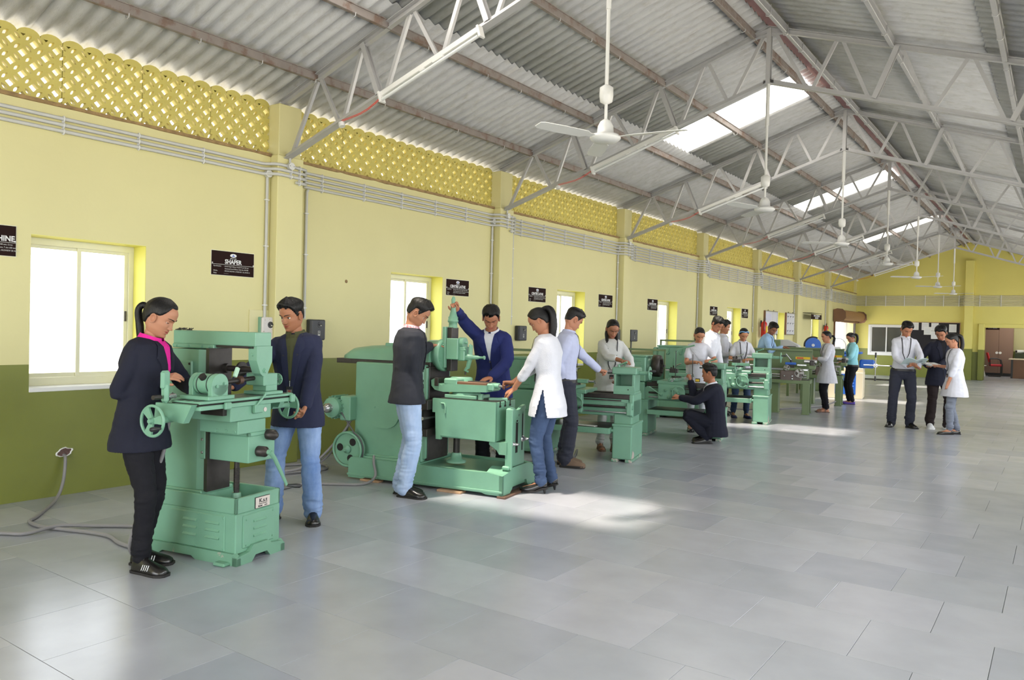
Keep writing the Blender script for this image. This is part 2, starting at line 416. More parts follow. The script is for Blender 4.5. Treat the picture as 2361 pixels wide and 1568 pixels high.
# ---------------- trusses ----------------
def bar(mb, a, b, wd, th, m=TRS, y=0):
    a, b = Vector((a[0], y, a[1])), Vector((b[0], y, b[1])); d = b-a; L = d.length
    X = d.normalized(); Y = Vector((0, 1, 0)); Z = X.cross(Y)
    M = Matrix((X, Y, Z)).transposed().to_4x4(); M.translation = a
    mb.box(0, -th/2, -wd/2, L, th/2, wd/2, m, 0, M)
def truss_meshes():
    out = []
    T = lambda x: 3.70+SL*x-.03   # top chord line
    B0, B1 = (.16, 3.15), (3.78, 4.335)
    Bz = lambda x: B0[1]+(B1[1]-B0[1])*(x-B0[0])/(B1[0]-B0[0])
    for s_ in (0, 1):
        f = (lambda x: x) if s_ == 0 else (lambda x: XR-x)
        mb = MB(); bar(mb, (f(.02), T(.02)), (f(3.78), T(3.78)), .055, .012, y=0); bar(mb, (f(.02), T(.02)+.026), (f(3.78), T(3.78)+.026), .008, .09)
        bar(mb, (f(.02), T(.02)-.026), (f(3.78), T(3.78)-.026), .006, .05); out.append(('top_chord', mb))
        mb = MB(); bar(mb, (f(.1), Bz(.1)), (f(3.78), Bz(3.78)), .05, .012); bar(mb, (f(.1), Bz(.1)-.024), (f(3.78), Bz(3.78)-.024), .008, .085); out.append(('bottom_chord', mb))
        P = [(.16, None), (1.20, 1.42), (2.45, 2.66), (3.78, 3.78)]
        for (t, b) in P[1:3]:
            mb = MB(); bar(mb, (f(t), T(t)), (f(b), Bz(b)), .05, .01, y=.03); bar(mb, (f(t), T(t)), (f(b), Bz(b)), .05, .01, y=-.03); bar(mb, (f(t), T(t)), (f(b), Bz(b)), .012, .06); out.append(('post', mb))
        # webs: up, down, up in each of three panels
        for (bl, br_, tr) in ((.17, None, 1.18), (1.46, None, 2.43), (2.7, None, 3.74)):
            pts = {0: [(.17, 'b'), (.55, 't'), (.58, 't'), (.86, 'b'), (.92, 'b'), (1.16, 't')],
                   1: [(1.48, 'b'), (1.76, 't'), (1.80, 't'), (2.1, 'b'), (2.16, 'b'), (2.41, 't')],
                   2: [(2.72, 'b'), (3.0, 't'), (3.05, 't'), (3.3, 'b'), (3.36, 'b'), (3.73, 't')]}[(0 if tr < 1.5 else 1 if tr < 3 else 2)]
            for q in range(3):
                (xa, ka), (xb, kb) = pts[2*q], pts[2*q+1]
                mb = MB(); za = (T if ka == 't' else Bz)(xa); zb = (T if kb == 't' else Bz)(xb)
                bar(mb, (f(xa), za), (f(xb), zb), .036, .006, y=.012); bar(mb, (f(xa)+.016, za), (f(xb)+.016, zb), .005, .03, y=.025); out.append(('brace', mb))
    mb = MB(); bar(mb, (3.78, 4.30), (3.78, T(3.78)), .05, .008, y=.03); bar(mb, (3.78, 4.30), (3.78, T(3.78)), .05, .008, y=-.03); bar(mb, (3.78, 4.30), (3.78, T(3.78)), .01, .06); out.append(('king_post', mb))
    mb = MB(); mb.box(3.72, -.006, 4.29, 3.84, .006, 4.36, TRS); out.append(('gusset', mb)); mb = MB(); mb.box(3.6, -.008, T(3.6)-.02, 3.96, .008, T(3.78)+.02, TRS); out.append(('gusset', mb))
    return [(n, m.mesh(n)) for n, m in out]
TM = truss_meshes()
ORD = ['nearest', 'second', 'third', 'fourth', 'fifth', 'sixth', 'seventh']
for i in range(-1, 7):
    y = TY[0]-S if i < 0 else TY[i]
    t = empty('roof_truss', (0, y, 0), label=('grey steel roof truss behind the nearest one, above the viewer' if i < 0 else 'grey painted steel roof truss, %s along the hall' % ORD[i]), cat='roof truss', group='steel roof trusses')
    for n, me in TM: mobj(n, me, t)

# ---------------- fluorescent tube fixtures under the trusses ----------------
TUBE = mat('tube_glass', (240, 242, 244), .3)
def tube_light(i, y, x0, x1):
    zb = lambda x: 3.15+(4.335-3.15)*(x-.16)/3.62
    t = empty('tube_light', (0, y, 0), label='white tube light fixture under the %s truss, unlit' % ORD[i], cat='tube light', group='tube lights under the trusses')
    a = Vector((x0, -.05, zb(x0)-.06)); b = Vector((x1, -.05, zb(x1)-.06)); d = (b-a).normalized(); L = (b-a).length
    M = Matrix((d, Vector((0, 1, 0)), d.cross(Vector((0, 1, 0))))).transposed().to_4x4(); M.translation = a
    part('batten', t, lambda m: m.box(0, -.02, -.012, L, .03, .035, WHT, .004, M))
    part('tube', t, lambda m: m.cyl(M @ Vector((.02, -.03, -.055)), M @ Vector((L-.02, -.03, -.055)), .014, TUBE, n=10))
    for e in (0, L):
        part('lamp_holder', t, lambda m: m.box(e-.012, -.05, -.075, e+.012, .02, .03, WHT, .004, M))
    part('starter', t, lambda m: (m.cyl(M @ Vector((L*.42, -.02, -.02)), M @ Vector((L*.42+.05, -.02, -.02)), .012, WHT, n=8), m.box(L*.55, -.035, -.03, L*.55+.12, 0, -.008, WHT, .003, M)))
    def wire(m):
        for o_ in (0, .012):
            m.tube([M @ Vector((-.0-s_, -.0, -.0-.03*math.sin(s_*7)-o_)) for s_ in (0, .1, .2, .3, .42, .55)], .003, RED, n=4)
    part('wire', t, wire)
    part('junction_box', t, lambda m: m.cyl(M @ Vector((-.56, -.0, .0)), M @ Vector((-.56, 0, -.04)), .03, WHT, n=12))
for i, (x0, x1) in enumerate([(1.50, 2.62), (1.55, 2.7), (1.5, 2.6), (1.5, 2.6), (1.5, 2.6), (1.5, 2.6), (1.5, 2.6)]): tube_light(i, TY[i], x0, x1)

# ---------------- ceiling fans ----------------
def fan(i, y, rz):
    t = empty('ceiling_fan', (3.78, y, 2.88), rz, label='white ceiling fan on a long rod, %s along the hall' % ORD[i], cat='ceiling fan', group='white ceiling fans')
    part('rod', t, lambda m: (m.cyl((0, 0, .38), (0, 0, 1.0), .014, WHT, n=10), m.box(-.02, -.016, .95, .02, .016, 1.46, WHT, .003)))
    part('canopy', t, lambda m: m.lathe((0, 0, .25), (0, 0, 1), [(0, .018), (.015, .045), (.06, .052), (.12, .05), (.14, .02)], WHT, n=20))
    part('down_rod', t, lambda m: m.cyl((0, 0, .1), (0, 0, .27), .012, WHT, n=10))
    part('motor_housing', t, lambda m: m.lathe((0, 0, 0), (0, 0, 1), [(-.03, .02), (-.028, .09), (-.01, .112), (.0, .116), (.02, .1), (.026, .062), (.085, .058), (.12, .04), (.135, .02)], WHT, n=28))
    for k in range(3):
        a = 2*math.pi*k/3; M = Matrix.Rotation(a, 4, 'Z') @ Matrix.Rotation(R(9), 4, 'X')
        def bl(m):
            prof = [(.1, .02, .02), (.16, .03, .03), (.2, .06, .055), (.4, .065, .06), (.58, .055, .055), (.61, .03, .04)]
            vs = []
            for z in (.004, .0):
                for x, a_, b_ in prof: vs += [M @ Vector((x, -a_, z)), M @ Vector((x, b_, z))]
            n = len(prof); fs = [(2*j, 2*j+1, 2*j+3, 2*j+2) for j in range(n-1)]+[(2*n+2*j, 2*n+2*j+2, 2*n+2*j+3, 2*n+2*j+1) for j in range(n-1)]
            fs += [(2*j, 2*j+2, 2*n+2*j+2, 2*n+2*j) for j in range(n-1)]+[(2*j+1, 2*n+2*j+1, 2*n+2*j+3, 2*j+3) for j in range(n-1)]+[(0, 2*n, 2*n+1, 1), (2*n-2, 2*n-1, 4*n-1, 4*n-2)]
            m.add(vs, fs, WHT)
        part('blade', t, bl)
for i in range(7): fan(i, TY[i]+.0, [R(128), R(130), R(217), R(40), R(217), R(217), R(217)][i])

# ---------------- floor ----------------
base = MB(); base.box(-.1, YB, -.12, XR+.1, YE+7, -.006, mat('floor_joint', (120, 122, 122), .7))
floor = struct(base, 'floor', 'polished grey stone slab floor in staggered squares')
tones = [(152, 157, 159), (160, 164, 166), (146, 151, 156), (164, 168, 168), (156, 161, 161), (140, 146, 152), (168, 171, 172), (150, 155, 156)]
TM_ = []
GX, GY = .54, .56
for k, c in enumerate(tones):
    m = mat('slab_%d' % k, tuple((v-156)*.75+166+o for v, o in zip(c, (-2, -3, 4))), .24, var=.08, vscale=3.5, spec=.85)
    mb = MB(); mb.box(.0012, .0012, -.02, GX-.0012, GY-.0012, 0, m, .0007); TM_.append(mb.mesh('floor_tile'))
cnt = 0; rest = MB()
def vis(x, y):
    p = Vector((x, y, 0))-CAM; d = p.dot(fw)
    if d < .3: return False
    u = p.dot(rt)/d*F_PX; v = p.dot(up)/d*F_PX
    return abs(u) < 1260 and abs(v) < 900
cells = []
j = -14
while 2.63+j*GY < YE+6.4:
    y = 2.63+j*GY; off = .43 if j % 2 == 0 else .70
    for i in range(-1, 14):
        x = off-GX+i*GX
        if x > XR: continue
        cells.append((x, y, vis(x+.27, y+.28)))
    j += 1
cells.sort(key=lambda c: (not c[2], c[1], c[0]))
fullrest = []
for n_, (x, y, v) in enumerate(cells):
    k = rnd.choice([0, 0, 1, 1, 2, 3, 3, 4, 4, 5, 6, 7, 7])
    x0, x1 = max(x, 0), min(x+GX, XR)
    if x1-x0 < .02: continue
    if v and cnt < 298 and x0 == x and x1 == x+GX and y > -3:
        o = mobj('floor_tile', TM_[k], floor); o.location = (x, y, 0); cnt += 1
    else:
        rest.box(x0+.0012, y+.0012, -.02, x1-.0012, y+GY-.0012, 0, TM_[k].materials[0], .0007)
o = rest.obj('floor_tile_field', floor, 'remaining grey stone slabs'); o['kind'] = 'stuff'

# ---------------- windows on the left wall ----------------
names = ['behind the girl at the milling machine', 'behind the boy leaning on the shaping machine', 'behind the two students at the first lathe', 'left of the second pair of switch boxes', 'behind the girl with the hair band', 'between the two white boards', 'right of the machine shop sign']
for i, (a, b) in enumerate(WIN):
    wnd = empty('window_%d' % (i+1), (-.24, a, ZW0), kind='structure', label='sliding window with cream frame '+names[i])
    W_, H_ = b-a, ZW1-ZW0; f = .05
    def fr(m):
        m.box(0, 0, 0, .05, W_, f+.02, CREAM, .004); m.box(0, 0, H_-f-.01, .05, W_, H_, CREAM, .004); m.box(.001, .001, .01, .049, f, H_-.01, CREAM, .003); m.box(.001, W_-f, .01, .049, W_-.001, H_-.01, CREAM, .003)
    part('frame', wnd, fr)
    for q in (0, 1):
        y0 = f if q == 0 else W_/2-.02; y1 = W_/2+.02 if q == 0 else W_-f; xx = .012+.014*q; g = .032
        def sh(m):
            m.box(xx, y0, f+.02, xx+.014, y0+g, H_-f, CREAM, .002); m.box(xx, y1-g, f+.02, xx+.014, y1, H_-f, CREAM, .002)
            m.box(xx+.001, y0+.002, f+.021, xx+.013, y1-.002, f+.055, CREAM, .002); m.box(xx+.001, y0+.002, H_-f-.035, xx+.013, y1-.002, H_-f-.001, CREAM, .002)
        s_ = part('sash', wnd, sh)
        part('pane', s_, lambda m: m.box(xx+.005, y0+g, f+.055, xx+.009, y1-g, H_-f-.035, GLASS))
    part('latch', wnd, lambda m: m.box(.04, W_-f-.028, H_*.45, .052, W_-f-.012, H_*.45+.09, DMET, .002))
    part('sill', wnd, lambda m: m.box(.05, 0, -.03, .245, W_, .004, WHT, .003))
    part('reveal', wnd, lambda m: (m.box(.05, W_-.004, 0, .2405, W_+.001, H_, YELR), m.box(.05, 0, H_-.004, .2405, W_, H_+.001, YELR)))

# outside: bright paving and a low hedge seen through the door
mb = MB(); mb.box(-30, -30, -.2, -.24, 60, -.15, mat('pale_concrete', (205, 200, 190), .8))
mb.box(XR+.24, -30, -.2, 40, 60, -.15, mat('pale_concrete', (205, 200, 190), .8)); mb.box(-.24, -30, -.2, XR+.24, YB-.24, -.15, mat('pale_concrete', (205, 200, 190), .8)); struct(mb, 'ground_outside', 'pale sunlit paving outside the door')
# ---------------- conduit pipes along the walls ----------------
BAYN = ['first', 'second', 'third', 'fourth', 'fifth', 'sixth', 'seventh', 'eighth']
NP = [3, 4, 5, 6, 7, 8, 8, 8]
ZP = 3.035; DP = .05
for i in range(8):
    y0 = -1.2 if i == 0 else TY[i-1]+.10; y1 = TY[i]+.10
    if i == 7: y1 = YE-.03
    t = empty('conduit_run', (0, 0, 0), label='run of %d grey plastic conduits on the left wall, %s bay' % (NP[i], BAYN[i]), cat='conduit', group='grey conduit runs on the walls')
    for k in range(NP[i]):
        z = ZP-k*DP
        a = 0.0 if i == 0 else .24
        pts = [(.142, y0+.0, z), (.142, y0+.09, z), (.125, y0+.135, z), (.04, y0+.175, z), (.02, y0+.22, z)] if i else [(.02, y0, z)]
        if i < 7: pts += [(.02, y1-.33, z), (.035, y1-.29, z), (.122, y1-.245, z), (.142, y1-.20, z), (.142, y1, z)]
        else: pts += [(.02, y1, z)]
        part('pipe', t, lambda m: m.tube(pts, .0155, PIPE, n=8))
    yy = y0+.45
    def clip(m, y, x):
        for k in range(NP[i]):
            z = ZP-k*DP; m.tube([(x-.012, y, z+.022), (x+.003, y, z+.019), (x+.016, y, z), (x+.003, y, z-.019), (x-.012, y, z-.022)], .0065, WHT, n=5)
        m.box(x-.0185, y-.01, ZP-(NP[i]-1)*DP-.02, x-.012, y+.01, ZP+.02, WHT)
    while yy < y1-.45: part('saddle_clip', t, lambda m: clip(m, yy, .02)); yy += .62
    if i: part('saddle_clip', t, lambda m: clip(m, y0+.05, .14))
    if i < 7: part('saddle_clip', t, lambda m: clip(m, y1-.06, .14))
# conduits of the far wall
t = empty('conduit_run', (0, YE, 0), label='run of eight grey conduits along the far wall', cat='conduit', group='grey conduit runs on the walls')
for k in range(8):
    z = ZP-k*DP
    part('pipe', t, lambda m: m.tube([(.02, -.02, z), (3.6, -.02, z), (3.64, -.05, z), (3.66, -.29, z), (3.7, -.3, z), (3.98, -.3, z), (4.0, -.05, z), (4.04, -.02, z), (XR, -.02, z)], .0125, PIPE, n=6))
for x in (.35, 1.05, 1.7, 2.4, 3.0, 3.5, 4.15, 4.8, 5.5, 6.2):
    part('saddle_clip', t, lambda m: m.box(x-.012, -.039, ZP-.38, x+.012, -.003, ZP+.03, WHT, .003))
# vertical drops beside the pilasters, with switch boxes
PLAQ = mat('box_plate', (214, 208, 160), .5); SPK = mat('switch_box_black', (46, 48, 54), .45, var=.1)
WBX = mat('speckled_white', (214, 210, 206), .5, var=.04, col2=(150, 120, 90), mixscale=40, mixlo=.62, mixhi=.66)
def drop(name, y, ztop, zbot, lab, x=.02):
    t = empty('conduit_drop', (x, y, 0), label=lab, cat='conduit')
    part('pipe', t, lambda m: m.tube([(0, 0, zbot), (0, 0, ztop-.03), (0, .004, ztop-.012), (0, .02, ztop)], .0155, PIPE, n=8))
    for z in (ztop-.25, (ztop+zbot)/2, zbot+.12): part('saddle_clip', t, lambda m: m.box(-.019, -.024, z-.006, .016, .024, z+.006, WHT, .003))
    return t
def junction(y, z, x, lab):
    t = empty('junction_box', (x, y, z), label=lab, cat='junction box')
    part('box', t, lambda m: (m.cyl((-.02, 0, 0), (.022, 0, 0), .035, PIPE, n=18), m.cyl((.022, 0, 0), (.026, 0, 0), .037, WHT, n=18)))
    for a in (-1, 1): part('screw', t, lambda m: m.cyl((.026, a*.024, 0), (.028, a*.024, 0), .004, DMET, n=6))
where = [('shaping machine end of the first pilaster', 1), ('second pilaster', 1), ('third pilaster', 1), ('fourth pilaster', 1), ('fifth pilaster', 1), ('sixth pilaster', 1), ('seventh pilaster', 1)]
def switch_box(y, lab, kind='black', z=1.27, h=.22, w=.19):
    t = empty('switch_box', (0, y, z), label=lab, cat='switch box')
    if kind == 'white':
        part('back_box', t, lambda m: m.box(0, -w/2, 0, .05, w/2, h, GRN, .006)); part('cover', t, lambda m: m.box(.05, -w/2, 0, .085, w/2, h, WBX, .012))
        x = .086
        part('label_plate', t, lambda m: m.box(x, -.02, h*.33, x+.002, .02, h*.5, mat('plate_grey', (190, 192, 186), .4), .001))
    else:
        part('back_box', t, lambda m: m.box(0, -w/2, 0, .07, w/2, h, SPK, .01)); part('cover', t, lambda m: m.box(.07, -w/2, 0, .095, w/2, h, SPK, .012))
        x = .096
        part('label_plate', t, lambda m: (m.box(x, -.012, h*.22, x+.001, .018, h*.22+.05, PIPE, 0), m.box(x+.001, -.008, h*.22+.014, x+.002, .014, h*.22+.046, SPK, 0), m.ring((x+.002, .003, h*.22+.032), (1, 0, 0), .006, .0015, PIPE, 10, 4)))
    part('switch', t, lambda m: (m.lathe((x-.002, .015, h*.74), (1, 0, 0), [(0, .034), (.004, .032)], BLACK, n=16), m.box(x, -.003, h*.74-.006, x+.012, .04, h*.74+.012, BLACK, .003), m.cyl((x+.002, .02, h*.72), (x+.012, .02, h*.72), .008, mat('indicator_cream', (220, 215, 200), .4), n=8)))
    return t
part('mounting_board', switch_box(4.93, 'worn white and green switch box left of the first pilaster', 'white', 1.20, .30, .16), lambda m: m.box(-.0, -.18, -.05, .012, .1, .37, PLAQ, .003))
switch_box(5.56, 'black switch box behind the boy beside the milling machine')
switch_box(9.43, 'black switch box behind the boy in the royal blue blazer')
switch_box(12.38, 'black switch box behind the shawl girl, left of the two', z=1.26, w=.28); switch_box(13.08, 'black switch box right of the third pilaster', z=1.26, w=.28)
switch_box(16.3, 'black switch box left of the fourth pilaster, behind the bearded man'); switch_box(16.8, 'black switch box right of the fourth pilaster'); switch_box(20.9, 'black switch box under the larger white board', z=1.25)
for i, y in enumerate(TY[:7]):
    drop('l', y-.16, 2.93, 1.5, 'grey vertical conduit on the left side of the %s pilaster' % BAYN[i])
    junction(y-.16, 2.94, .03, 'round conduit junction box left of the %s pilaster' % BAYN[i])
    drop('r', y+.34, 2.86-.045*max(0, i-1), 1.5 if i else 1.49, 'grey vertical conduit on the right side of the %s pilaster' % BAYN[i])
    junction(y+.02, 3.035, .15, 'round junction box on the face of the %s pilaster' % BAYN[i])
    t = empty('conduit_drop', (.14, y+.02, 3.06), label='short conduit stub from the truss foot on the %s pilaster' % BAYN[i], cat='conduit')
    part('pipe', t, lambda m: m.cyl((0, 0, 0), (0, 0, .12), .012, PIPE, n=8))
for y, lab in ((12.42, 'left'), (13.08, 'right')):
    t = empty('conduit_drop', (.03, y, .3), label='dark vertical conduit below the %s of two black switch boxes' % lab, cat='conduit')
    part('pipe', t, lambda m: m.cyl((0, 0, 0), (0, 0, .96), .013, mat('dark_conduit', (110, 112, 118), .5), n=8))

# ---------------- wall signs ----------------
def wall_text(body, size, y, z, x, m, parent, align='CENTER', bold=0, sx=1.0, name='lettering'):
    me = text_mesh(body, size, m, align, bold, .0008, sx); o = mobj(name, me, parent)
    o.rotation_euler = (R(90), 0, R(90)); o.location = (x, y, z); return o
def sign(y0, y1, z0, z1, title, rows, lab, tsize=.058, big=True):
    t = empty('machine_sign', (.0, (y0+y1)/2, z0), label=lab, cat='sign', group='brown machine name signs')
    W_, H_ = y1-y0, z1-z0
    part('board', t, lambda m: m.box(.002, -W_/2, 0, .008, W_/2, H_, SIGN, .001))
    part('edge', t, lambda m: m.box(.0, -W_/2-.006, -.006, .004, W_/2+.006, H_+.006, CREAM, .001))
    me = MB(); n = 20; cy, cz = 0, H_*.84
    me.add([(.0085, cy+.036*math.cos(2*math.pi*k/n), cz+.018*math.sin(2*math.pi*k/n)) for k in range(n)], [tuple(range(n))], SWHT); 
    me.add([(.009, -.02, cz-.009), (.009, .02, cz-.009), (.009, .006, cz+.002), (.009, 0, cz+.013), (.009, -.006, cz+.002)], [(0, 1, 2, 3, 4)], SBLU)
    me.obj('emblem', t)
    part('rule', t, lambda m: m.box(.008, -W_/2, H_*.435, .0095, W_/2, H_*.45, PIPE))
    for a in (-1, 1): part('screw_cap', t, lambda m: m.cyl((.008, a*(W_/2-.008), H_*.49), (.0115, a*(W_/2-.008), H_*.49), .006, SWHT, n=8))
    wall_text(title, tsize, 0, H_*.565, .0085, SWHT, t, bold=.0016, sx=.92)
    wall_text('SINCE 1984', .014, 0, H_*.71, .0085, SWHT, t)
    for k, (a, b) in enumerate(rows):
        z = H_*.37-k*H_*.098
        if a: wall_text(a, .0165, -W_/2+.02, z, .0085, PIPE, t, 'LEFT')
        if b: wall_text(b, .0165, -W_/2+.135, z, .0085, PIPE, t, 'LEFT', sx=.86)
ROWS_C = [('Specification', ': Bed length 1370 mm, Centre height 220 mm, Swing'), ('', '  Hole through Spindle 52 mm, Distance between centres'), ('SR.No.', ': MECH/CW 01/02 / PAGE NO. 126 SR NO.'), ('Make', ': ———')]
sign(2.17, 2.64, 1.905, 2.135, 'MILLING MACHINE', [('Specification', ': Longitudinal Travel 550 mm, Vertical 180 mm, Cross'), ('', '  travel 180 mm, Table Size 800 x 200 mm, T slot 600 mm'), ('SR.No.', ': MECH/C.W.B NO-1, PAGE NO- 126, OLD/NEW SR NO. 1')], 'machine name sign cut by the left edge, reading MACHINE')
sign(4.32, 4.79, 1.89, 2.12, 'SHAPER', [('Specification', ': Stroke length 460mm, Vertical Travel 260 mm'), ('', '  Horizontal travel 585mm, Table Size 345*380'), ('SR.No.', ': MECH/C.W.B NO-1, PAGE NO- 126, SR NO. 2'), ('Make', ': ———')], 'brown sign reading SHAPER above the milling machine')
sign(7.75, 8.22, 1.865, 2.075, 'CENTRE LATHE', ROWS_C, 'CENTRE LATHE sign above the boy leaning on the shaper', .05)
sign(9.67, 10.14, 1.865, 2.08, 'CENTRE LATHE', ROWS_C, 'CENTRE LATHE sign above the girl in the white textured tunic', .05)
sign(11.84, 12.34, 1.865, 2.08, 'CENTRE LATHE', ROWS_C, 'CENTRE LATHE sign above the girl with the shawl at the lathe', .05)
sign(13.79, 14.24, 1.875, 2.09, 'CENTRE LATHE', ROWS_C, 'CENTRE LATHE sign left of the window at the fourth bay', .05)
sign(17.07, 17.53, 1.865, 2.07, 'CENTRE LATHE', ROWS_C, 'CENTRE LATHE sign right of the fourth pilaster', .05)
sign(19.23, 19.7, 1.86, 2.09, 'TURRET LATHE', ROWS_C, 'farthest brown machine sign, reading TURRET LATHE', .05)
t = empty('shop_sign', (0, 25.5, 1.97), label='hanging black sign reading MACHINE SHOP on the left wall', cat='sign')
part('board', t, lambda m: (m.box(.25, -.62, 0, .262, .62, .15, SIGN, .002)))
part('hanger', t, lambda m: (m.box(.0, -.64, .19, .27, .64, .2, BLACK), m.box(.25, -.6, .15, .255, -.59, .19, BLACK), m.box(.25, .59, .15, .255, .6, .19, BLACK)))
for k, s_ in enumerate(('MACHINE', 'SHOP')): wall_text(s_, .075, 0, .108-k*.068, .263, SWHT, t, bold=.002, sx=2.2)

# ---------------- white boards on the left wall ----------------
WBOARD = mat('whiteboard', (226, 226, 232), .3)
def wboard(y0, y1, lab, marks):
    t = empty('whiteboard', (.0, y0, 1.48), label=lab, cat='board'); W_ = y1-y0; H_ = .61
    part('panel', t, lambda m: m.box(.0, 0, 0, .03, W_, H_, WBOARD, .002))
    part('frame', t, lambda m: (m.box(0, -.03, -.02, .05, 0, H_+.02, BRN, .003), m.box(0, W_, -.02, .05, W_+.015, H_+.02, STEEL, .003), m.box(0, 0, -.02, .05, W_, 0, STEEL, .003), m.box(0, 0, H_, .05, W_, H_+.02, STEEL, .003)))
    for a in (.3, .75): part('hook', t, lambda m: m.box(0, W_*a-.015, H_+.02, .02, W_*a+.015, H_+.045, DMET))
    part('drawing', t, marks)
INK = mat('marker_ink', (60, 62, 84), .6); INKP = mat('faint_ink', (176, 176, 196), .6)
def m1(m):
    for k in range(9): m.box(.031, .62, .56-k*.03, .032, .72, .565-k*.03, INKP)
    for k in range(5): m.box(.031, .1+k*.12, .33, .032, .15+k*.12, .34, INKP)
    m.box(.0305, .06, .36, .0312, .56, .55, mat('pale_sheet', (214, 214, 232), .5))
def m2(m):
    r_ = random.Random(3)
    for zi in (.52, .32, .1):
        for yi in (.12, .38, .64):
            m.box(.031, yi, zi, .033, yi+.15, zi+.014, INK); m.box(.031, yi+.03, zi-.03, .033, yi+.07, zi, INK); m.box(.031, yi+.02, zi-.07, .032, yi+.12, zi-.065, INKP)
    for k in range(14): m.box(.031, .86+r_.random()*.04, .14+k*.022, .032, .95, .15+k*.022, INK)
wboard(21.03, 22.12, 'larger white board in a brown edged frame, left of the sixth window', m1)
wboard(23.0, 23.96, 'narrower white board with sketches, right of the sixth window', m2)

# ---------------- fire extinguishers ----------------
def extinguisher(loc, sc, lab):
    t = empty('fire_extinguisher', loc, label=lab, cat='fire extinguisher'); t.scale = (sc,)*3
    part('cylinder', t, lambda m: m.lathe((0, 0, 0), (0, 0, 1), [(0, .075), (.01, .085), (.38, .085), (.42, .07), (.45, .03), (.47, .025)], RED, n=20))
    part('valve', t, lambda m: (m.cyl((0, 0, .46), (0, 0, .52), .02, DMET, n=10), m.box(-.015, -.02, .51, .015, .12, .525, BLACK, .003), m.box(-.012, -.02, .54, .012, .11, .552, BLACK, .003)))
    part('hose', t, lambda m: m.tube([(0, 0, .5), (.03, -.06, .52), (.04, -.12, .44), (.04, -.125, .3), (.04, -.11, .18)], .012, BLACK, n=6))
    part('label_sticker', t, lambda m: m.box(.06, -.05, .1, .088, .05, .32, YLAB, .004))
    part('bracket', t, lambda m: m.box(-.1, -.03, .3, -.07, .03, .48, BLACK, .002))
extinguisher((.24, 20.3, 1.38), .92, 'red fire extinguisher with yellow label on the fifth pilaster')
extinguisher((.12, 27.35, 1.42), .85, 'small red fire extinguisher hanging left of the shutter door')

# ---------------- rolling shutter and door ----------------
SHUT = mat('shutter_brown', (150, 108, 76), .4, metal=.3, var=.1, vscale=8)
t = empty('rolling_shutter', (.02, 28.7, 2.02), label='rolled up brown slatted shutter above the side door', cat='shutter')
part('drum', t, lambda m: m.cyl((.19, .08, .2), (.19, 3.55, .2), .155, BRN, n=24))
for k in range(22):
    a = math.pi*(-.55)+k*.16
    part('slat', t, lambda m: m.cyl((.19+.165*math.cos(a), .1, .2+.165*math.sin(a)), (.19+.165*math.cos(a), 3.52, .2+.165*math.sin(a)), .016, SHUT, n=6))
def bracket(m, y): m.prism([(.0, -.02), (.0, .38), (.12, .42), (.3, .4), (.4, .3), (.42, .1), (.34, -.01), (.2, -.04)], 'y', y, y+.03, BRN)
for y in (.04, 3.56): part('end_bracket', t, lambda m: bracket(m, y))
part('bottom_rail', t, lambda m: m.box(.0, .08, -.05, .12, 3.55, .02, BRN, .004))
for y in (28.9, 32.16):
    mb = MB(); mb.box(-.02, y, 0, .06, y+.05, 2.03, BRN if y < 30 else DMET, .004); struct(mb, 'trim_%d' % (30+int(y)), 'dark steel guide rail at the %s side of the shutter door' % ('near' if y < 30 else 'far'))

# trees and hoarding outside the door
LEAF = mat('leaf_pale', (176, 190, 120), .7, var=.3); 
def bush(name, loc, n, rr, lab):
    t = empty(name, loc, label=lab, cat='shrub'); mb = MB(); r_ = random.Random(5)
    for k in range(n):
        v = Vector((r_.gauss(0, 1), r_.gauss(0, 1), r_.gauss(0, .8))).normalized()*rr*r_.random()**.4; v.z += rr
        a = Vector((r_.gauss(0, 1), r_.gauss(0, 1), r_.gauss(0, 1))).normalized(); b = a.orthogonal().normalized(); s_ = .09
        mb.add([v-a*s_, v+b*s_*.5, v+a*s_, v-b*s_*.5], [(0, 1, 2, 3)], LEAF)
    o = mb.obj('foliage', t); o['kind'] = 'stuff'; part('stem', t, lambda m: m.tube([(0, 0, 0), (.05, 0, rr*.6), (0, .05, rr*1.2)], .05, WOOD, n=6))
bush('garden_tree', (-7.5, 36.5, -.15), 1500, 1.5, 'pale leafy tree outside the shutter door')
PNK = mat('faded_pink_paint', (214, 150, 150), .7)
t = empty('pipe_frame', (-2.6, 33.2, -.15), label='thin faded pink pipe frame outside the shutter door', cat='frame')
part('upright', t, lambda m: m.cyl((0, 0, 0), (0, 0, 2.6), .035, PNK, n=8)); part('upright', t, lambda m: m.cyl((0, .9, 0), (0, .9, 2.6), .035, PNK, n=8)); part('crossbar', t, lambda m: m.cyl((0, -.4, 2.0), (0, 1.2, 2.0), .03, PNK, n=8))

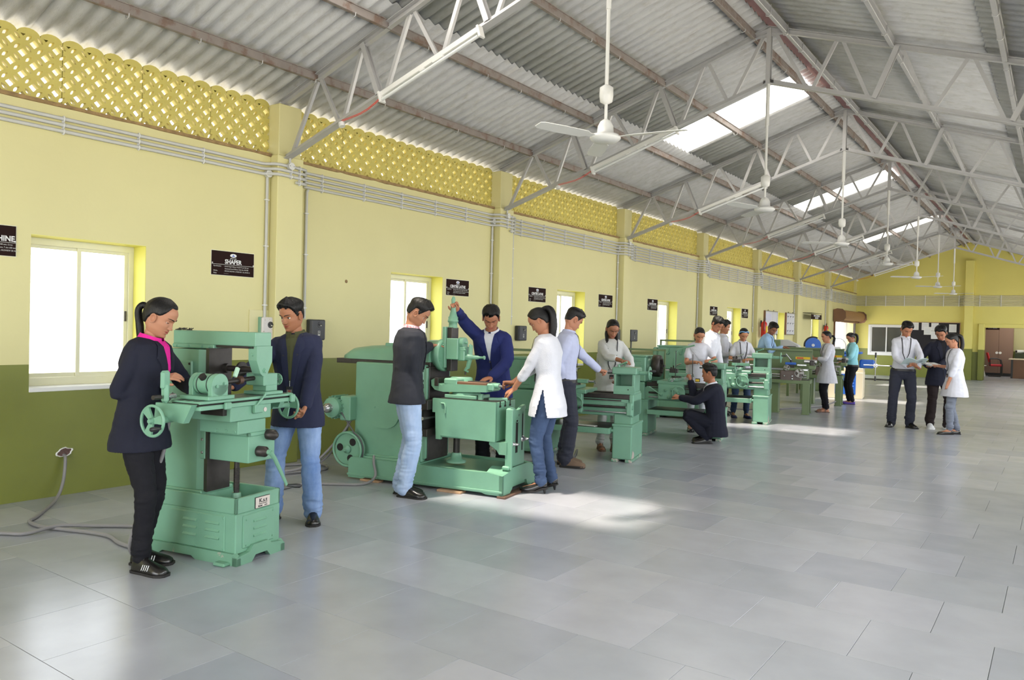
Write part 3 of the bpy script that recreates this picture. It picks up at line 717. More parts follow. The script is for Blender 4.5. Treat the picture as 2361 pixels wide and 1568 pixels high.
# ---------------- far wall: window, notice board, opening, back room ----------------
wn = empty('window_8', (.5, YE, .82), kind='structure', label='white framed sliding window with dark panes in the far wall')
W_, H_ = 1.22, 1.13
part('frame', wn, lambda m: (m.box(-.03, -.05, -.05, W_+.03, .06, .05, WHT, .005), m.box(-.03, -.05, H_-.06, W_+.03, .06, H_, WHT, .005), m.box(-.029, -.049, .0, .06, .059, H_-.01, WHT, .004), m.box(W_-.06, -.049, .0, W_+.029, .059, H_-.01, WHT, .004)))
for q in (0, 1):
    x0 = .06+q*.53; v = q*.022; s_ = part('sash', wn, lambda m: (m.box(x0, -.02+v, .05, x0+.04, .0+v, H_-.06, WHT), m.box(x0+.53, -.02+v, .05, x0+.57, .0+v, H_-.06, WHT), m.box(x0+.002, -.019+v, .052, x0+.568, -.001+v, .09, WHT), m.box(x0+.002, -.019+v, H_-.1, x0+.568, -.001+v, H_-.062, WHT)))
    part('pane', s_, lambda m: m.box(x0+.04, -.012+v, .09, x0+.53, -.008+v, H_-.1, DGLASS))
BFELT = mat('black_felt', (22, 20, 26), .9)
t = empty('notice_board', (1.95, YE-.03, 1.05), label='black felt notice board with white papers on the far wall', cat='notice board')
part('panel', t, lambda m: m.box(0, 0, 0, 1.6, .03, 1.0, BFELT)); part('frame', t, lambda m: (m.box(-.02, -.01, -.02, 0, .03, 1.02, WOOD), m.box(1.6, -.01, -.02, 1.62, .03, 1.02, WOOD), m.box(-.02, -.01, 1.0, 1.62, .03, 1.02, WOOD), m.box(-.02, -.01, -.02, 1.62, .03, 0, WOOD)))
for j, (x, z) in enumerate(((.02, .72), (.36, .72), (.44, .55), (.68, .7), (.68, .4), (1.26, .66))):
    o = part('paper', t, lambda m: (m.box(x, -.006-j*.004, z, x+.24, -.003-j*.004, z+.29, PAPER), [m.box(x+.03, -.0072-j*.004, z+.04+k*.03, x+.2, -.006-j*.004, z+.045+k*.03, INKP) for k in range(7)]))
# room behind the opening
RY = YE+5.8
mb = MB(); mb.box(-1, RY, 0, 9, RY+.2, 1.02, OLI); mb.box(-1, RY, 1.02, 9, RY+.2, 3.3, YEL); struct(mb, 'wall_office_back', 'yellow and olive wall of the room behind the opening')
mb = MB(); mb.box(3.3, YE+.24, 0, 3.5, RY, 1.02, OLI); mb.box(3.3, YE+.24, 1.02, 3.5, RY, 3.3, YEL); struct(mb, 'wall_office_left', 'left wall of the room behind the opening')
mb = MB(); mb.box(9, YE+.24, 0, 9.2, RY, 3.3, YEL); struct(mb, 'wall_office_right', 'right wall of the room behind the opening')
mb = MB(); mb.box(-1, YE+.24, 3.1, 9.2, RY+.2, 3.3, WHT); struct(mb, 'ceiling_office', 'white ceiling of the room behind the opening')
mb = MB(); mb.box(-1, YE+2.5, 0, 3.3, YE+2.6, 3.1, mat('dim_room', (120, 120, 116), .8)); struct(mb, 'wall_store', 'dim wall of the store room behind the far window')
def bx(m, *a): m.box(*a)
CUP = mat('cupboard_brown', (124, 98, 84), .45)
t = empty('steel_cupboard', (4.02, 37.2, 0), label='tall brown two door steel cupboard in the back room', cat='cupboard')
part('body', t, lambda m: m.box(0, .02, .12, .98, .5, 1.98, CUP, .004)); part('plinth', t, lambda m: m.box(.03, .05, 0, .95, .48, .12, BLACK))
for q in (0, 1):
    d = part('door', t, lambda m: m.box(.005+q*.49, 0, .13, .485+q*.49, .02, 1.97, CUP, .003)); part('handle', d, lambda m: m.cyl((.43+q*.12, -.03, .95), (.43+q*.12, 0, .95), .05, PAPER, n=12))
t = empty('armchair', (4.33, 36.1, 0), R(8), label='red cushioned office chair with black tube arms', cat='chair')
CHR = mat('chair_red', (176, 36, 48), .7)
part('seat', t, lambda m: m.box(-.04, 0, .42, .42, .46, .5, CHR, .03)); 
part('backrest', t, lambda m: m.box(-.03, -.23, 0, .04, .23, .42, CHR, .03, Matrix.Translation((-.03, .23, .56)) @ Matrix.Rotation(R(-14), 4, 'Y')))
for q in (0, .46):
    part('side_frame', t, lambda m: m.tube([(-.05, q, .72), (.22, q, .73), (.34, q, .68), (.38, q, .5), (.38, q, .1), (.33, q, .03), (-.05, q, .03)], .022, BLACK, n=8))
part('back_frame', t, lambda m: m.tube([(-.04, 0, .7), (-.02, 0, .44), (-.02, .46, .44), (-.04, .46, .7)], .018, BLACK, n=6))
t = empty('office_desk', (5.04, 35.6, 0), label='brown desk with pale top at the right edge of the opening', cat='desk')
part('top', t, lambda m: m.box(-.1, -.05, .72, 1.6, .75, .76, mat('laminate_pale', (212, 196, 170), .4), .003)); part('body', t, lambda m: m.box(0, 0, 0, 1.5, .7, .72, BRN, .003)); part('edge_frame', t, lambda m: m.box(-.02, -.01, 0, .05, .71, .72, BLACK, .003))
t = empty('shelf_unit', (5.05, 37.5, 0), label='dark shelf unit behind the desk with rolled chart on top', cat='shelf')
part('body', t, lambda m: m.box(0, .05, 0, 1.6, .5, .95, mat('dark_olive', (52, 60, 36), .6))); 
for z in (.35, .68): part('shelf', t, lambda m: m.box(0, .02, z, 1.6, .06, z+.02, CREAM))
t = empty('rolled_chart', (5.1, 37.62, 1.02), label='cream rolled chart lying on the shelf unit', cat='chart'); part('roll', t, lambda m: (m.cyl((0, 0, 0), (.25, .2, 0), .07, PAPER, n=14), m.cyl((-.003, -.003, 0), (0, 0, 0), .045, BLACK, n=12)))
t = empty('plastic_cup', (5.42, 37.6, .95), label='white cup on the shelf beside the rolled chart', cat='cup'); part('body', t, lambda m: m.lathe((0, 0, 0), (0, 0, 1), [(0, .05), (.14, .07)], WHT, n=12))
t = empty('olive_cabinet', (3.55, 36.6, 0), label='dark olive steel cabinet at the left of the back room', cat='cabinet'); part('body', t, lambda m: m.box(0, 0, 0, .5, .45, .86, mat('dark_olive2', (70, 78, 42), .5), .004)); part('top', t, lambda m: m.box(-.01, -.01, .86, .51, .46, .9, BLACK, .003))
t = empty('bench_drill', (3.75, 36.8, .9), label='small dark green bench drill on the olive cabinet', cat='drill')
part('column', t, lambda m: m.cyl((0, 0, 0), (0, 0, .75), .03, DMET, n=10)); part('head', t, lambda m: m.box(-.09, -.22, .5, .09, .12, .7, mat('dark_green', (48, 84, 40), .5), .03)); part('base', t, lambda m: m.box(-.14, -.3, 0, .14, .1, .05, DMET, .01)); part('spindle', t, lambda m: m.cyl((0, -.14, .3), (0, -.14, .5), .025, DMET, n=8))
t = empty('white_stool', (4.06, 36.2, 0), label='white stool standing beside the red chair', cat='stool')
part('seat', t, lambda m: m.box(-.08, 0, .42, .1, .3, .45, WHT, .01))
for q in (0, .26): part('leg', t, lambda m: m.prism([(-.08, .42), (-.03, .42), (.09, 0), (.05, 0)], 'y', q, q+.03, WHT))
t = empty('name_sign', (4.36, YE+.02, 1.83), label='small black name sign hanging in the far opening', cat='sign'); part('board', t, lambda m: m.box(0, -.01, 0, .42, .0, .13, SIGN)); part('hanger', t, lambda m: m.box(.05, -.006, .13, .37, -.004, .2, DMET))
me = text_mesh('G. N. Sandha', .05, PIPE); o = mobj('lettering', me, t); o.rotation_euler = (R(90), 0, 0); o.location = (.21, -.012, .065)
t = empty('floor_grating', (.9, 28.6, 0), label='dark steel grating strip set on the floor near the far window', cat='grating'); part('frame', t, lambda m: m.box(0, 0, .001, 1.2, .9, .012, DMET, .003))
for k in range(5): part('slot', t, lambda m: m.box(.06, .1+k*.15, .012, 1.14, .16+k*.15, .016, BLACK))

# ---------------- hole in the wall and floor cables ----------------
t = empty('wall_hole', (0, 3.02, .35), label='rough hole broken in the olive wall, rimmed with white plaster', cat='wall hole')
mb = MB(); n = 18; vs = [(.004, 0, 0)]; r_ = random.Random(2); rr = [1+r_.uniform(-.15, .2) for _ in range(n)]
ell = lambda k, s_: (math.cos(2*math.pi*k/n)*.062*rr[k % n]*s_, math.sin(2*math.pi*k/n)*.036*rr[k % n]*s_+math.cos(2*math.pi*k/n)*.012)
for s_, x in ((1.0, .002), (.9, .009), (.78, .004)):
    for k in range(n): a, b = ell(k, s_); mb.v.append((x, a, b))
ML = mb.mi(PAPER)
for j in range(2):
    for k in range(n): mb.f.append((j*n+k, j*n+(k+1) % n, (j+1)*n+(k+1) % n, (j+1)*n+k)); mb.m.append(ML); mb.sm.append(False)
mb.f.append(tuple(range(2*n, 3*n))); mb.m.append(mb.mi(mat('broken_brick', (92, 70, 66), .95, var=.5, vscale=60, bump=.8))); mb.sm.append(False)
mb.obj('plaster_rim', t)
t = empty('wall_crack', (0, 6.02, 1.93), label='small chip mark in the yellow wall of the second bay', cat='wall mark')
part('chip', t, lambda m: m.cyl((-.002, 0, 0), (.003, 0, 0), .02, DIRT, n=9))
def spline(pts, n=10):
    P = [Vector(p) for p in pts]; out = []
    for i in range(len(P)-1):
        a, b, c, d = P[max(i-1, 0)], P[i], P[i+1], P[min(i+2, len(P)-1)]
        for k in range(n):
            u = k/n; out.append(.5*((2*b)+(c-a)*u+(2*a-5*b+4*c-d)*u*u+(3*b-a-3*c+d)*u**3))
    return out+[P[-1]]
def cable(pts, lab, r=.0125, m=None, name='cable', grp=None):
    mb = MB(); mb.tube(spline(pts), r, m or CORD, n=10); o = mb.obj(name); return tag(o, lab, 'cable', grp)
# ---------------- machine tools ----------------
def handwheel(t, c, d, r, m=None, spokes=3, solid=False, name='handwheel', knob=True, rim=None):
    m = m or GRN; c = Vector(c); d = Vector(d).normalized(); a = d.orthogonal().normalized(); b = d.cross(a)
    rim = rim or r*.13
    def f(mb):
        mb.ring(c, d, r-rim*.6, rim*.75, m, 30, 8); mb.lathe(c-d*.02, d, [(0, r*.2), (.03, r*.2), (.045, r*.13)], m, 14)
        for k in range(spokes):
            t0 = 2*math.pi*k/spokes+.4; u = a*math.cos(t0)+b*math.sin(t0); v = d.cross(u)
            w0, w1 = r*.15, r*.3
            vs = []
            for e in (-.006, .006): vs += [c+u*r*.1-v*w0+d*e, c+u*r*.1+v*w0+d*e, c+u*r*.9+v*w1+d*e, c+u*r*.9-v*w1+d*e]
            mb.add(vs, [(0, 1, 2, 3), (7, 6, 5, 4), (0, 4, 5, 1), (1, 5, 6, 2), (2, 6, 7, 3), (3, 7, 4, 0)], m)
    o = part(name, t, f)
    if knob:
        k0 = c+(a*math.cos(1.9)+b*math.sin(1.9))*(r-rim)
        part('handle', o, lambda mb: mb.lathe(k0, d, [(0, .007), (.02, .008), (.05, .014), (.07, .012), (.078, .004)], BLACK, 10))
    return o
def bolts(t, pts, d, r=.009, m=None):
    for p in pts: part('bolt', t, lambda mb: mb.lathe(p, d, [(0, r*1.3), (r*.3, r*1.3), (r*.35, r), (r*.9, r*.9)], m or GRN, 6, False))
DARKR = mat('dark_recess', (22, 20, 18), .8)
# ---- milling machine ----
mill = empty('milling_machine', (2.66, 2.78, 0), R(11.5), label='green horizontal milling machine with overarm, nearest the viewer', cat='machine')
def fmb(mb):
    for (x0, x1, y0, y1) in ((-.78, 0, 0, .035), (-.78, 0, .385, .42)):
        mb.prism([(x0, 0), (x0+.15, 0), (x0+.18, .02), (x1-.36, .02), (x1-.33, 0), (x1, 0), (x1, .045), (x1-.03, .07), (x0+.03, .07), (x0, .045)], 'y', y0, y1, GRN2)
    mb.prism([(0, 0), (.13, 0), (.16, .035), (.26, .035), (.29, 0), (.42, 0), (.42, .04), (.39, .065), (.3, .075), (.27, .1), (.14, .1), (.11, .065), (0, .05)], 'x', -.035, 0, GRN2)
    mb.box(-.76, .02, .06, -.03, .405, .30, GRN, .006)
    mb.box(-.76, .02, .3, -.03, .04, .395, GRN, .004); mb.box(-.76, .385, .3, -.03, .405, .395, GRN, .004); mb.box(-.05, .02, .3, -.03, .405, .395, GRN, .004); mb.box(-.76, .03, .3, -.70, .39, .395, GRN, .004)
    mb.box(-.7, .05, .3, -.35, .38, .38, GRN, .004)
    mb.box(-.14, -.05, 0, -.05, .03, .022, GRN2, .008)
part('base', mill, fmb)
def louv(mb, x, z, L, side):
    if side == 'y': mb.prism([(.018, z-.008), (.008, z+.0), (.018, z+.012)], 'x', x, x+L, GRN)
    else: mb.prism([(-.03, z-.008), (-.02, z), (-.03, z+.012)], 'y', x, x+L, GRN)
pl = part('side_cover', mill, lambda mb: mb.box(-.55, .012, .07, -.11, .024, .285, GRN, .006))
for xx in (-.44, -.26):
    for z in (.235, .19, .145): part('louvre', pl, lambda mb: mb.prism([(.014, z-.009), (.002, z-.002), (.014, z+.012)], 'x', xx, xx+.11, GRN))
bolts(mill, [(-.125, .012, .27), (-.125, .012, .09), (-.32, .012, .275), (-.34, .012, .08)], (0, -1, 0), .006)
pl = part('front_cover', mill, lambda mb: mb.box(-.034, .075, .085, -.022, .345, .285, GRN, .006))
for z in (.235, .19, .145): part('louvre', pl, lambda mb: mb.prism([(-.024, z-.009), (-.012, z-.002), (-.024, z+.012)], 'y', .16, .27, GRN))
bolts(mill, [(-.022, .1, .255), (-.022, .33, .27), (-.022, .1, .1), (-.022, .33, .11)], (1, 0, 0), .006)
np_ = part('name_plate', mill, lambda mb: (mb.box(-.03, .175, .305, -.025, .305, .375, BLACK, .004), mb.box(-.026, .178, .308, -.022, .302, .372, mat('plate_pale', (208, 198, 190), .4), .003)))
for s_, sz, z, yy in (('K.s.t', .034, .350, .24), ('MILLING MACHINES', .007, .331, .24), ('Model', .012, .318, .215), ('INDIA', .008, .318, .265)):
    me = text_mesh(s_, sz, BLACK, bold=.0006 if sz > .01 else 0, sx=1.15); o = mobj('lettering', me, np_); o.rotation_euler = (R(90), 0, R(90)); o.location = (-.0215, yy, z)
def col(mb):
    mb.prism([(-.70, .07), (-.40, .07), (-.345, .095), (-.345, .27), (-.40, .30), (-.70, .30)], 'z', .38, 1.27, GRN)
    mb.box(-.72, .05, .38, -.34, .32, .405, GRN, .006); mb.box(-.78, .1, .95, -.7, .28, 1.25, GRN, .02)
part('column', mill, col)
part('column_slide', mill, lambda mb: (mb.prism([(-.345, .075), (-.305, .06), (-.305, .25), (-.345, .235)], 'z', .4, 1.28, DMET)))
part('side_door', mill, lambda mb: (mb.box(-.60, .055, .97, -.44, .072, 1.2, GRN, .02)))
bolts(mill, [(-.46, .055, 1.18), (-.58, .055, 1.18), (-.46, .055, .99)], (0, -1, 0), .006, DMET)
part('overarm', mill, lambda mb: (mb.box(-.67, .12, 1.30, .0, .26, 1.385, GRN, .004), mb.box(-.67, .11, 1.275, -.32, .27, 1.302, GRN, .006), mb.box(-.33, .13, 1.285, -.02, .25, 1.30, DMET)))
bolts(mill, [(x, .108, 1.288) for x in (-.63, -.53, -.42, -.36)], (0, -1, 0), .007)
part('arbor_bracket', mill, lambda mb: mb.prism([(.13, 1.302), (.265, 1.302), (.265, 1.205), (.225, 1.13), (.205, 1.118), (.185, 1.12), (.165, 1.135), (.13, 1.215)], 'x', -.06, .004, GRN))
bolts(mill, [(.004, .20, 1.152)], (1, 0, 0), .013); bolts(mill, [(-.03, .13, 1.25)], (0, -1, 0), .009)
ar = part('arbor', mill, lambda mb: (mb.cyl((-.33, .2, 1.155), (-.05, .2, 1.155), .018, DMET), mb.cyl((-.35, .2, 1.155), (-.31, .2, 1.155), .042, DMET, n=20), mb.cyl((-.31, .2, 1.155), (-.28, .2, 1.155), .03, DMET)))
part('cutter', ar, lambda mb: mb.cyl((-.185, .2, 1.155), (-.17, .2, 1.155), .045, DMET, n=28))
def knee(mb):
    mb.box(-.36, .08, .6, 0, .31, .76, GRN, .004)
    mb.box(-.36, .08, .76, 0, .1, .782, GRN, .003); mb.box(-.36, .29, .76, 0, .31, .782, GRN, .003); mb.box(-.02, .08, .76, 0, .31, .782, GRN, .003)
    mb.box(-.37, .065, .60, -.33, .325, .86, GRN, .004)
part('knee', mill, knee)
bolts(mill, [(-.35, .062, z) for z in (.64, .72, .8)]+[(-.34+.0, .062, .84)], (0, -1, 0), .007, STEEL)
part('elevating_screw', mill, lambda mb: (mb.cyl((-.2, .2, .3), (-.2, .2, .6), .016, DMET), [mb.ring((-.2, .2, .40+k*.009), (0, 0, 1), .0175, .0028, DMET, 12, 4) for k in range(16)], mb.lathe((-.2, .2, .30), (0, 0, 1), [(0, .05), (.01, .036), (.085, .027)], GRN, 16)))
part('saddle', mill, lambda mb: (mb.box(-.3, -.01, .782, 0, .225, .86, GRN, .004), mb.box(-.3, -.07, .862, .0, .27, .95, GRN, .004), mb.box(-.2, -.10, .90, -.03, -.07, .95, DMET)))
bolts(mill, [(x, -.012, .8) for x in (-.02, -.09, -.16)], (0, -1, 0), .008)
def table(mb):
    mb.box(-.2, -.32, .985, .02, .45, 1.0, GRN, .003); mb.box(-.2, -.32, .95, .02, .45, .975, GRN, .003); mb.box(-.19, -.32, .97, .008, .45, .99, DARKR)
    for x in (-.16, -.1, -.04): mb.box(x, -.31, .999, x+.022, .44, 1.002, DMET)
tb_ = part('table', mill, table)
part('stop_block', tb_, lambda mb: mb.box(.02, -.15, .945, .04, -.1, .985, GRN, .005)); part('stop_block', tb_, lambda mb: mb.box(.02, .41, .945, .04, .45, .995, GRN, .005))
part('lever', tb_, lambda mb: (mb.box(0, .1, .90, .03, .17, .955, GRN, .006), mb.cyl((.025, .11, .945), (.04, .17, 1.01), .007, GRN)))
part('maker_badge', tb_, lambda mb: mb.cyl((0, .215, .915), (.003, .215, .915), .014, mat('plate_pale', (208, 198, 190), .4), n=12))
part('end_bracket', mill, lambda mb: mb.prism([(-.28, .9), (-.06, .88), (.0, .985), (-.27, .985)], 'y', -.36, -.32, GRN)); part('end_bracket', mill, lambda mb: mb.prism([(-.2, .9), (-.1, .9), (-.06, .99), (-.2, .99)], 'y', .45, .49, GRN))
handwheel(mill, (-.19, -.45, .895), (0, -1, 0), .09)
part('wheel_shaft', mill, lambda mb: mb.cyl((-.19, -.46, .895), (-.19, -.3, .895), .02, GRN)); part('wheel_shaft', mill, lambda mb: mb.cyl((-.16, .45, .9), (-.16, .62, .9), .016, GRN))
handwheel(mill, (-.16, .62, .895), (0, -1, 0), .088, knob=False)
for (y, z, L) in ((.245, .757, .05), (.165, .665, .055)):
    part('dial', mill, lambda mb: mb.lathe((0, y, z), (1, 0, 0), [(0, .032), (L, .032), (L+.004, .02), (L+.02, .018), (L+.024, .008)], DMET, 20))
cr = part('crank', mill, lambda mb: (mb.cyl((.05, .165, .665), (.095, .165, .665), .016, GRN), mb.tube([(.09, .165, .668), (.095, .2, .625), (.11, .30, .445)], [.016, .013, .009], GRN, 8)))
part('handle', cr, lambda mb: mb.lathe((.11, .30, .445), (1, .25, 0), [(0, .008), (.02, .009), (.06, .015), (.085, .013), (.095, .004)], BLACK, 12))
# dividing head and tailstock on the table
dh = empty('dividing_head', (2.66, 2.78, 1.002), R(11.5), label='green round dividing head clamped on the milling machine table', cat='machine attachment')
part('body', dh, lambda mb: (mb.cyl((-.02, -.155, .085), (-.165, -.155, .085), .058, GRN, n=28), mb.cyl((-.045, -.155, .085), (-.05, -.155, .085), .0595, BLACK, n=28), mb.cyl((-.12, -.155, .085), (-.125, -.155, .085), .0595, BLACK, n=28)))
for x in (-.02, -.165): part('cheek', dh, lambda mb: (mb.cyl((x-.012, -.155, .085), (x+.02, -.155, .085), .062, GRN, n=30), mb.box(x-.012, -.217, 0, x+.02, -.093, .085, GRN, .003)))
part('foot', dh, lambda mb: mb.box(-.2, -.26, -.0, .02, -.06, .022, GRN, .004))
bolts(dh, [(.002, -.18, .075), (.002, -.125, .09)], (1, 0, 0), .008); part('bore', dh, lambda mb: mb.cyl((-.08, -.2, .12), (-.08, -.215, .135), .02, DARKR, n=14))
part('index_arm', dh, lambda mb: (mb.box(-.215, -.385, -.015, -.165, -.35, .10, GRN, .014), mb.box(-.205, -.40, .06, -.175, -.34, .165, GRN, .012), mb.cyl((-.19, -.30, .02), (-.19, -.36, .02), .014, STEEL), mb.cyl((-.19, -.40, .02), (-.19, -.45, .02), .013, DMET)))
part('clamp', dh, lambda mb: mb.box(-.03, -.085, .10, -.01, -.06, .16, mat('pale_green', (170, 205, 180), .5), .004, Matrix.Rotation(R(-25), 4, 'X')))
ts = empty('tailstock_block', (2.66, 2.78, 1.002), R(11.5), label='green tailstock block with small wheel on the milling table', cat='machine attachment')
part('body', ts, lambda mb: (mb.box(-.15, .21, .055, -.01, .335, .13, GRN, .004), mb.box(-.12, .235, .02, -.01, .335, .06, GRN, .004), mb.box(-.16, .20, 0, .015, .36, .02, GRN, .004)))
handwheel(ts, (-.07, .405, .085), (0, 1, 0), .038, knob=False, spokes=6); part('spindle', ts, lambda mb: (mb.cyl((-.09, -.06, .085), (-.09, .21, .1), .014, DMET), mb.cyl((-.09, .075, .093), (-.09, .105, .094), .026, mat('rusty_steel', (92, 66, 54), .5, metal=.3)), mb.cyl((-.07, .33, .085), (-.07, .41, .085), .012, STEEL)))
t = tag(part('metal_shavings', None, lambda mb: [mb.tube([(2.0+.02*k+rnd.uniform(-.02, .02), 2.77+rnd.uniform(-.02, .02), 1.388+rnd.random()*.004) for q in range(3)]+[(2.02+.022*k, 2.78, 1.40)], .003, DMET, 4) for k in range(8)]), 'small dark curl of metal shavings on the milling machine overarm', 'shavings', kind='stuff')
cable([(2.17, 2.66, 1.0), (2.13, 2.56, .85), (2.16, 2.52, .62), (2.24, 2.5, .56), (2.3, 2.52, .66), (2.3, 2.56, .9)], 'grey cable loop hanging on the milling machine column', .012)
cable([(2.26, 2.54, 1.02), (2.27, 2.52, .8), (2.24, 2.5, .5), (2.2, 2.44, .3), (2.14, 2.42, .12), (2.1, 2.47, .03), (2.06, 2.55, .014)], 'grey cable dropping beside the black trousers to the floor', .013)
cable([(-.01, 3.02, .33), (.05, 3.01, .3), (.1, 2.97, .12), (.22, 2.86, .016), (.62, 2.56, .014), (.74, 2.46, .014), (.95, 2.45, .014), (1.2, 2.54, .014), (1.48, 2.62, .014), (1.73, 2.58, .014), (2.0, 2.6, .014)], 'grey cable running from the wall hole across the floor to the mill')
cable([(.3, 1.8, .014), (.91, 2.2, .014), (1.05, 2.31, .014), (1.07, 2.5, .03), (1.2, 2.7, .014), (1.45, 2.88, .014), (1.9, 3.0, .014)], 'grey cable crossing the floor from the left edge behind the girl')
cable([(1.12, 3.95, .014), (1.15, 4.2, .014), (1.1, 4.55, .014), (1.3, 4.72, .014), (1.5, 4.9, .014), (1.5, 5.05, .06), (1.47, 5.06, .18), (1.43, 5.1, .235)], 'grey cable from the shaper base past the standing boy')
cable([(1.0, 5.2, .62), (.95, 5.15, .35), (.7, 5.0, .05), (.4, 4.85, .014), (.25, 5.0, .014), (.45, 5.3, .014), (.7, 5.15, .014), (.6, 4.7, .014), (.9, 4.35, .014)], 'coiled grey cable on the floor between the two green machines')
cable([(1.03, 5.22, .6), (1.0, 5.1, .4), (.75, 4.95, .1), (.5, 4.7, .014), (.2, 4.85, .014)], 'second grey cable hanging from the shaper motor')
cable([(.9, 7.6, .014), (1.5, 7.0, .014), (1.9, 6.95, .014), (2.2, 7.3, .014), (1.9, 8.0, .014)], 'grey cable on the floor under the first lathe')

# ---- shaping machine ----
sh = empty('shaping_machine', (2.75, 5.31, .018), R(10), label='large green shaping machine with long ram and box table', cat='machine')
def sb(mb):
    mb.prism([(-1.61, .0), (-1.45, .0), (-1.42, .012), (-.2, .012), (-.16, 0), (0, 0), (0, .17), (-.14, .19), (-.22, .185), (-1.58, .19), (-1.61, .16)], 'y', 0, .03, GRN)
    mb.prism([(-1.61, .0), (-1.45, .0), (-1.42, .012), (-.2, .012), (-.16, 0), (0, 0), (0, .17), (-.14, .19), (-.22, .185), (-1.58, .19), (-1.61, .16)], 'y', .72, .75, GRN)
    mb.box(-1.58, .03, .03, -.02, .72, .165, GRN, .01)
    mb.prism([(0, 0), (.16, 0), (.2, .03), (.22, .07), (.5, .07), (.52, .03), (.56, 0), (.75, 0), (.75, .13), (.6, .2), (.5, .215), (.2, .215), (.13, .185), (0, .17)], 'x', -.03, 0, GRN)
    mb.prism([(.08, .165), (.67, .165), (.62, .2), (.5, .215), (.2, .215), (.13, .19)], 'x', -.2, -.01, GRN)
    mb.box(-1.62, -.008, .02, -.0, .002, .04, GRN, .003); mb.box(-1.6, .05, .16, -.9, .7, .2, GRN, .01)
part('base', sh, sb)
def body(mb):
    mb.box(-1.64, .12, .18, -.88, .56, 1.075, GRN, .012); mb.box(-.92, .16, .2, -.84, .52, 1.06, DMET, .004)
    mb.box(-1.0, .13, .2, -.86, .55, .42, GRN, .02); mb.box(-1.64, .1, .18, -.9, .58, .215, GRN, .008); mb.box(-.89, .13, .22, -.85, .22, 1.05, GRN, .004); mb.box(-.89, .46, .22, -.85, .55, 1.05, GRN, .004)
part('body', sh, body)
def eggo(mb):
    n = 28; pts = [(-1.30+.175*math.copysign(abs(math.cos(2*math.pi*k/n))**.8, math.cos(2*math.pi*k/n)), .645+.178*math.copysign(abs(math.sin(2*math.pi*k/n))**.8, math.sin(2*math.pi*k/n))) for k in range(n)]
    mb.prism(pts, 'y', .105, .125, GRN)
part('round_cover', sh, eggo); bolts(sh, [(-1.40, .105, .66)], (0, -1, 0), .009)
def ram(mb):
    n = 14; rows = []
    for x, w_, z0, h in ((-1.90, .02, 1.1, .015), (-1.87, .12, 1.1, .05), (-1.78, .16, 1.1, .105), (-1.6, .17, 1.1, .13), (-1.35, .17, 1.1, .145), (-1.05, .17, 1.1, .16), (-.95, .175, 1.1, .19), (-.87, .175, 1.1, .19)):
        rows.append([Vector((x, .36-w_*math.cos(math.pi*k/(n-1)), z0+h*max(0.0, math.sin(math.pi*k/(n-1)))**.6)) for k in range(n)])
    vs = [v for r_ in rows for v in r_]; mb.add(vs, [(i*n+k, i*n+k+1, (i+1)*n+k+1, (i+1)*n+k) for i in range(len(rows)-1) for k in range(n-1)], GRN, True)
    mb.add(rows[-1], [tuple(range(n))], GRN); mb.box(-1.42, .28, 1.22, -1.1, .44, 1.262, GRN, .008)
    mb.lathe((-1.02, .36, 1.165), (1, 0, 0), [(0, .10), (.06, .138), (.17, .142), (.18, .15), (.225, .152), (.23, .14)], GRN, 28)
part('ram', sh, ram)
part('ram_slide', sh, lambda mb: (mb.box(-1.93, .2, 1.055, -.86, .52, 1.10, DMET, .004), mb.box(-1.0, .16, 1.02, -.84, .3, 1.06, DMET, .01)))
bolts(sh, [(-.79, .3, 1.26), (-.79, .25, 1.12)], (1, 0, 0), .009)
part('swivel_plate', sh, lambda mb: mb.box(-.80, .30, 1.05, -.765, .47, 1.43, GRN, .004))
part('tool_slide', sh, lambda mb: (mb.box(-.765, .33, 1.02, -.715, .455, 1.425, DMET, .003)))
part('slide_block', sh, lambda mb: (mb.box(-.765, .31, 1.13, -.64, .475, 1.325, GRN, .006), mb.cyl((-.66, .39, 1.28), (-.605, .39, 1.28), .055, GRN, n=22), mb.box(-.66, .34, 1.12, -.585, .44, 1.25, GRN, .008)))
part('clamp_nut', sh, lambda mb: (mb.cyl((-.605, .39, 1.285), (-.58, .39, 1.285), .012, GRN, n=10), mb.cyl((-.635, .35, 1.22), (-.575, .35, 1.22), .012, GRN, n=6)))
part('tool_post', sh, lambda mb: (mb.lathe((-.585, .385, 1.155), (1, 0, 0), [(0, .03), (.05, .03), (.06, .02), (.12, .018), (.13, .012), (.175, .011), (.178, .018), (.19, .018)], GRN, 14)))
part('clapper_lever', sh, lambda mb: mb.tube([(-.56, .39, 1.27), (-.545, .39, 1.26), (-.55, .39, 1.15), (-.57, .39, 1.06), (-.60, .39, 1.03), (-.565, .39, 1.02)], [.012, .02, .024, .02, .014, .01], GRN, 8)); part('tool_bit', sh, lambda mb: mb.cyl((-.595, .39, 1.04), (-.595, .39, .99), .008, DMET, n=8))
part('feed_screw', sh, lambda mb: mb.lathe((-.74, .39, 1.42), (0, 0, 1), [(0, .045), (.02, .04), (.05, .04), (.055, .05), (.075, .05), (.08, .045), (.1, .047), (.11, .038), (.14, .03), (.18, .022), (.2, .028), (.225, .014)], GRN, 20))
part('screw_handle', sh, lambda mb: mb.lathe((-.745, .39, 1.625), (0.05, 0, 1), [(0, .012), (.03, .016), (.06, .02), (.085, .012), (.09, .004)], GRN, 12))
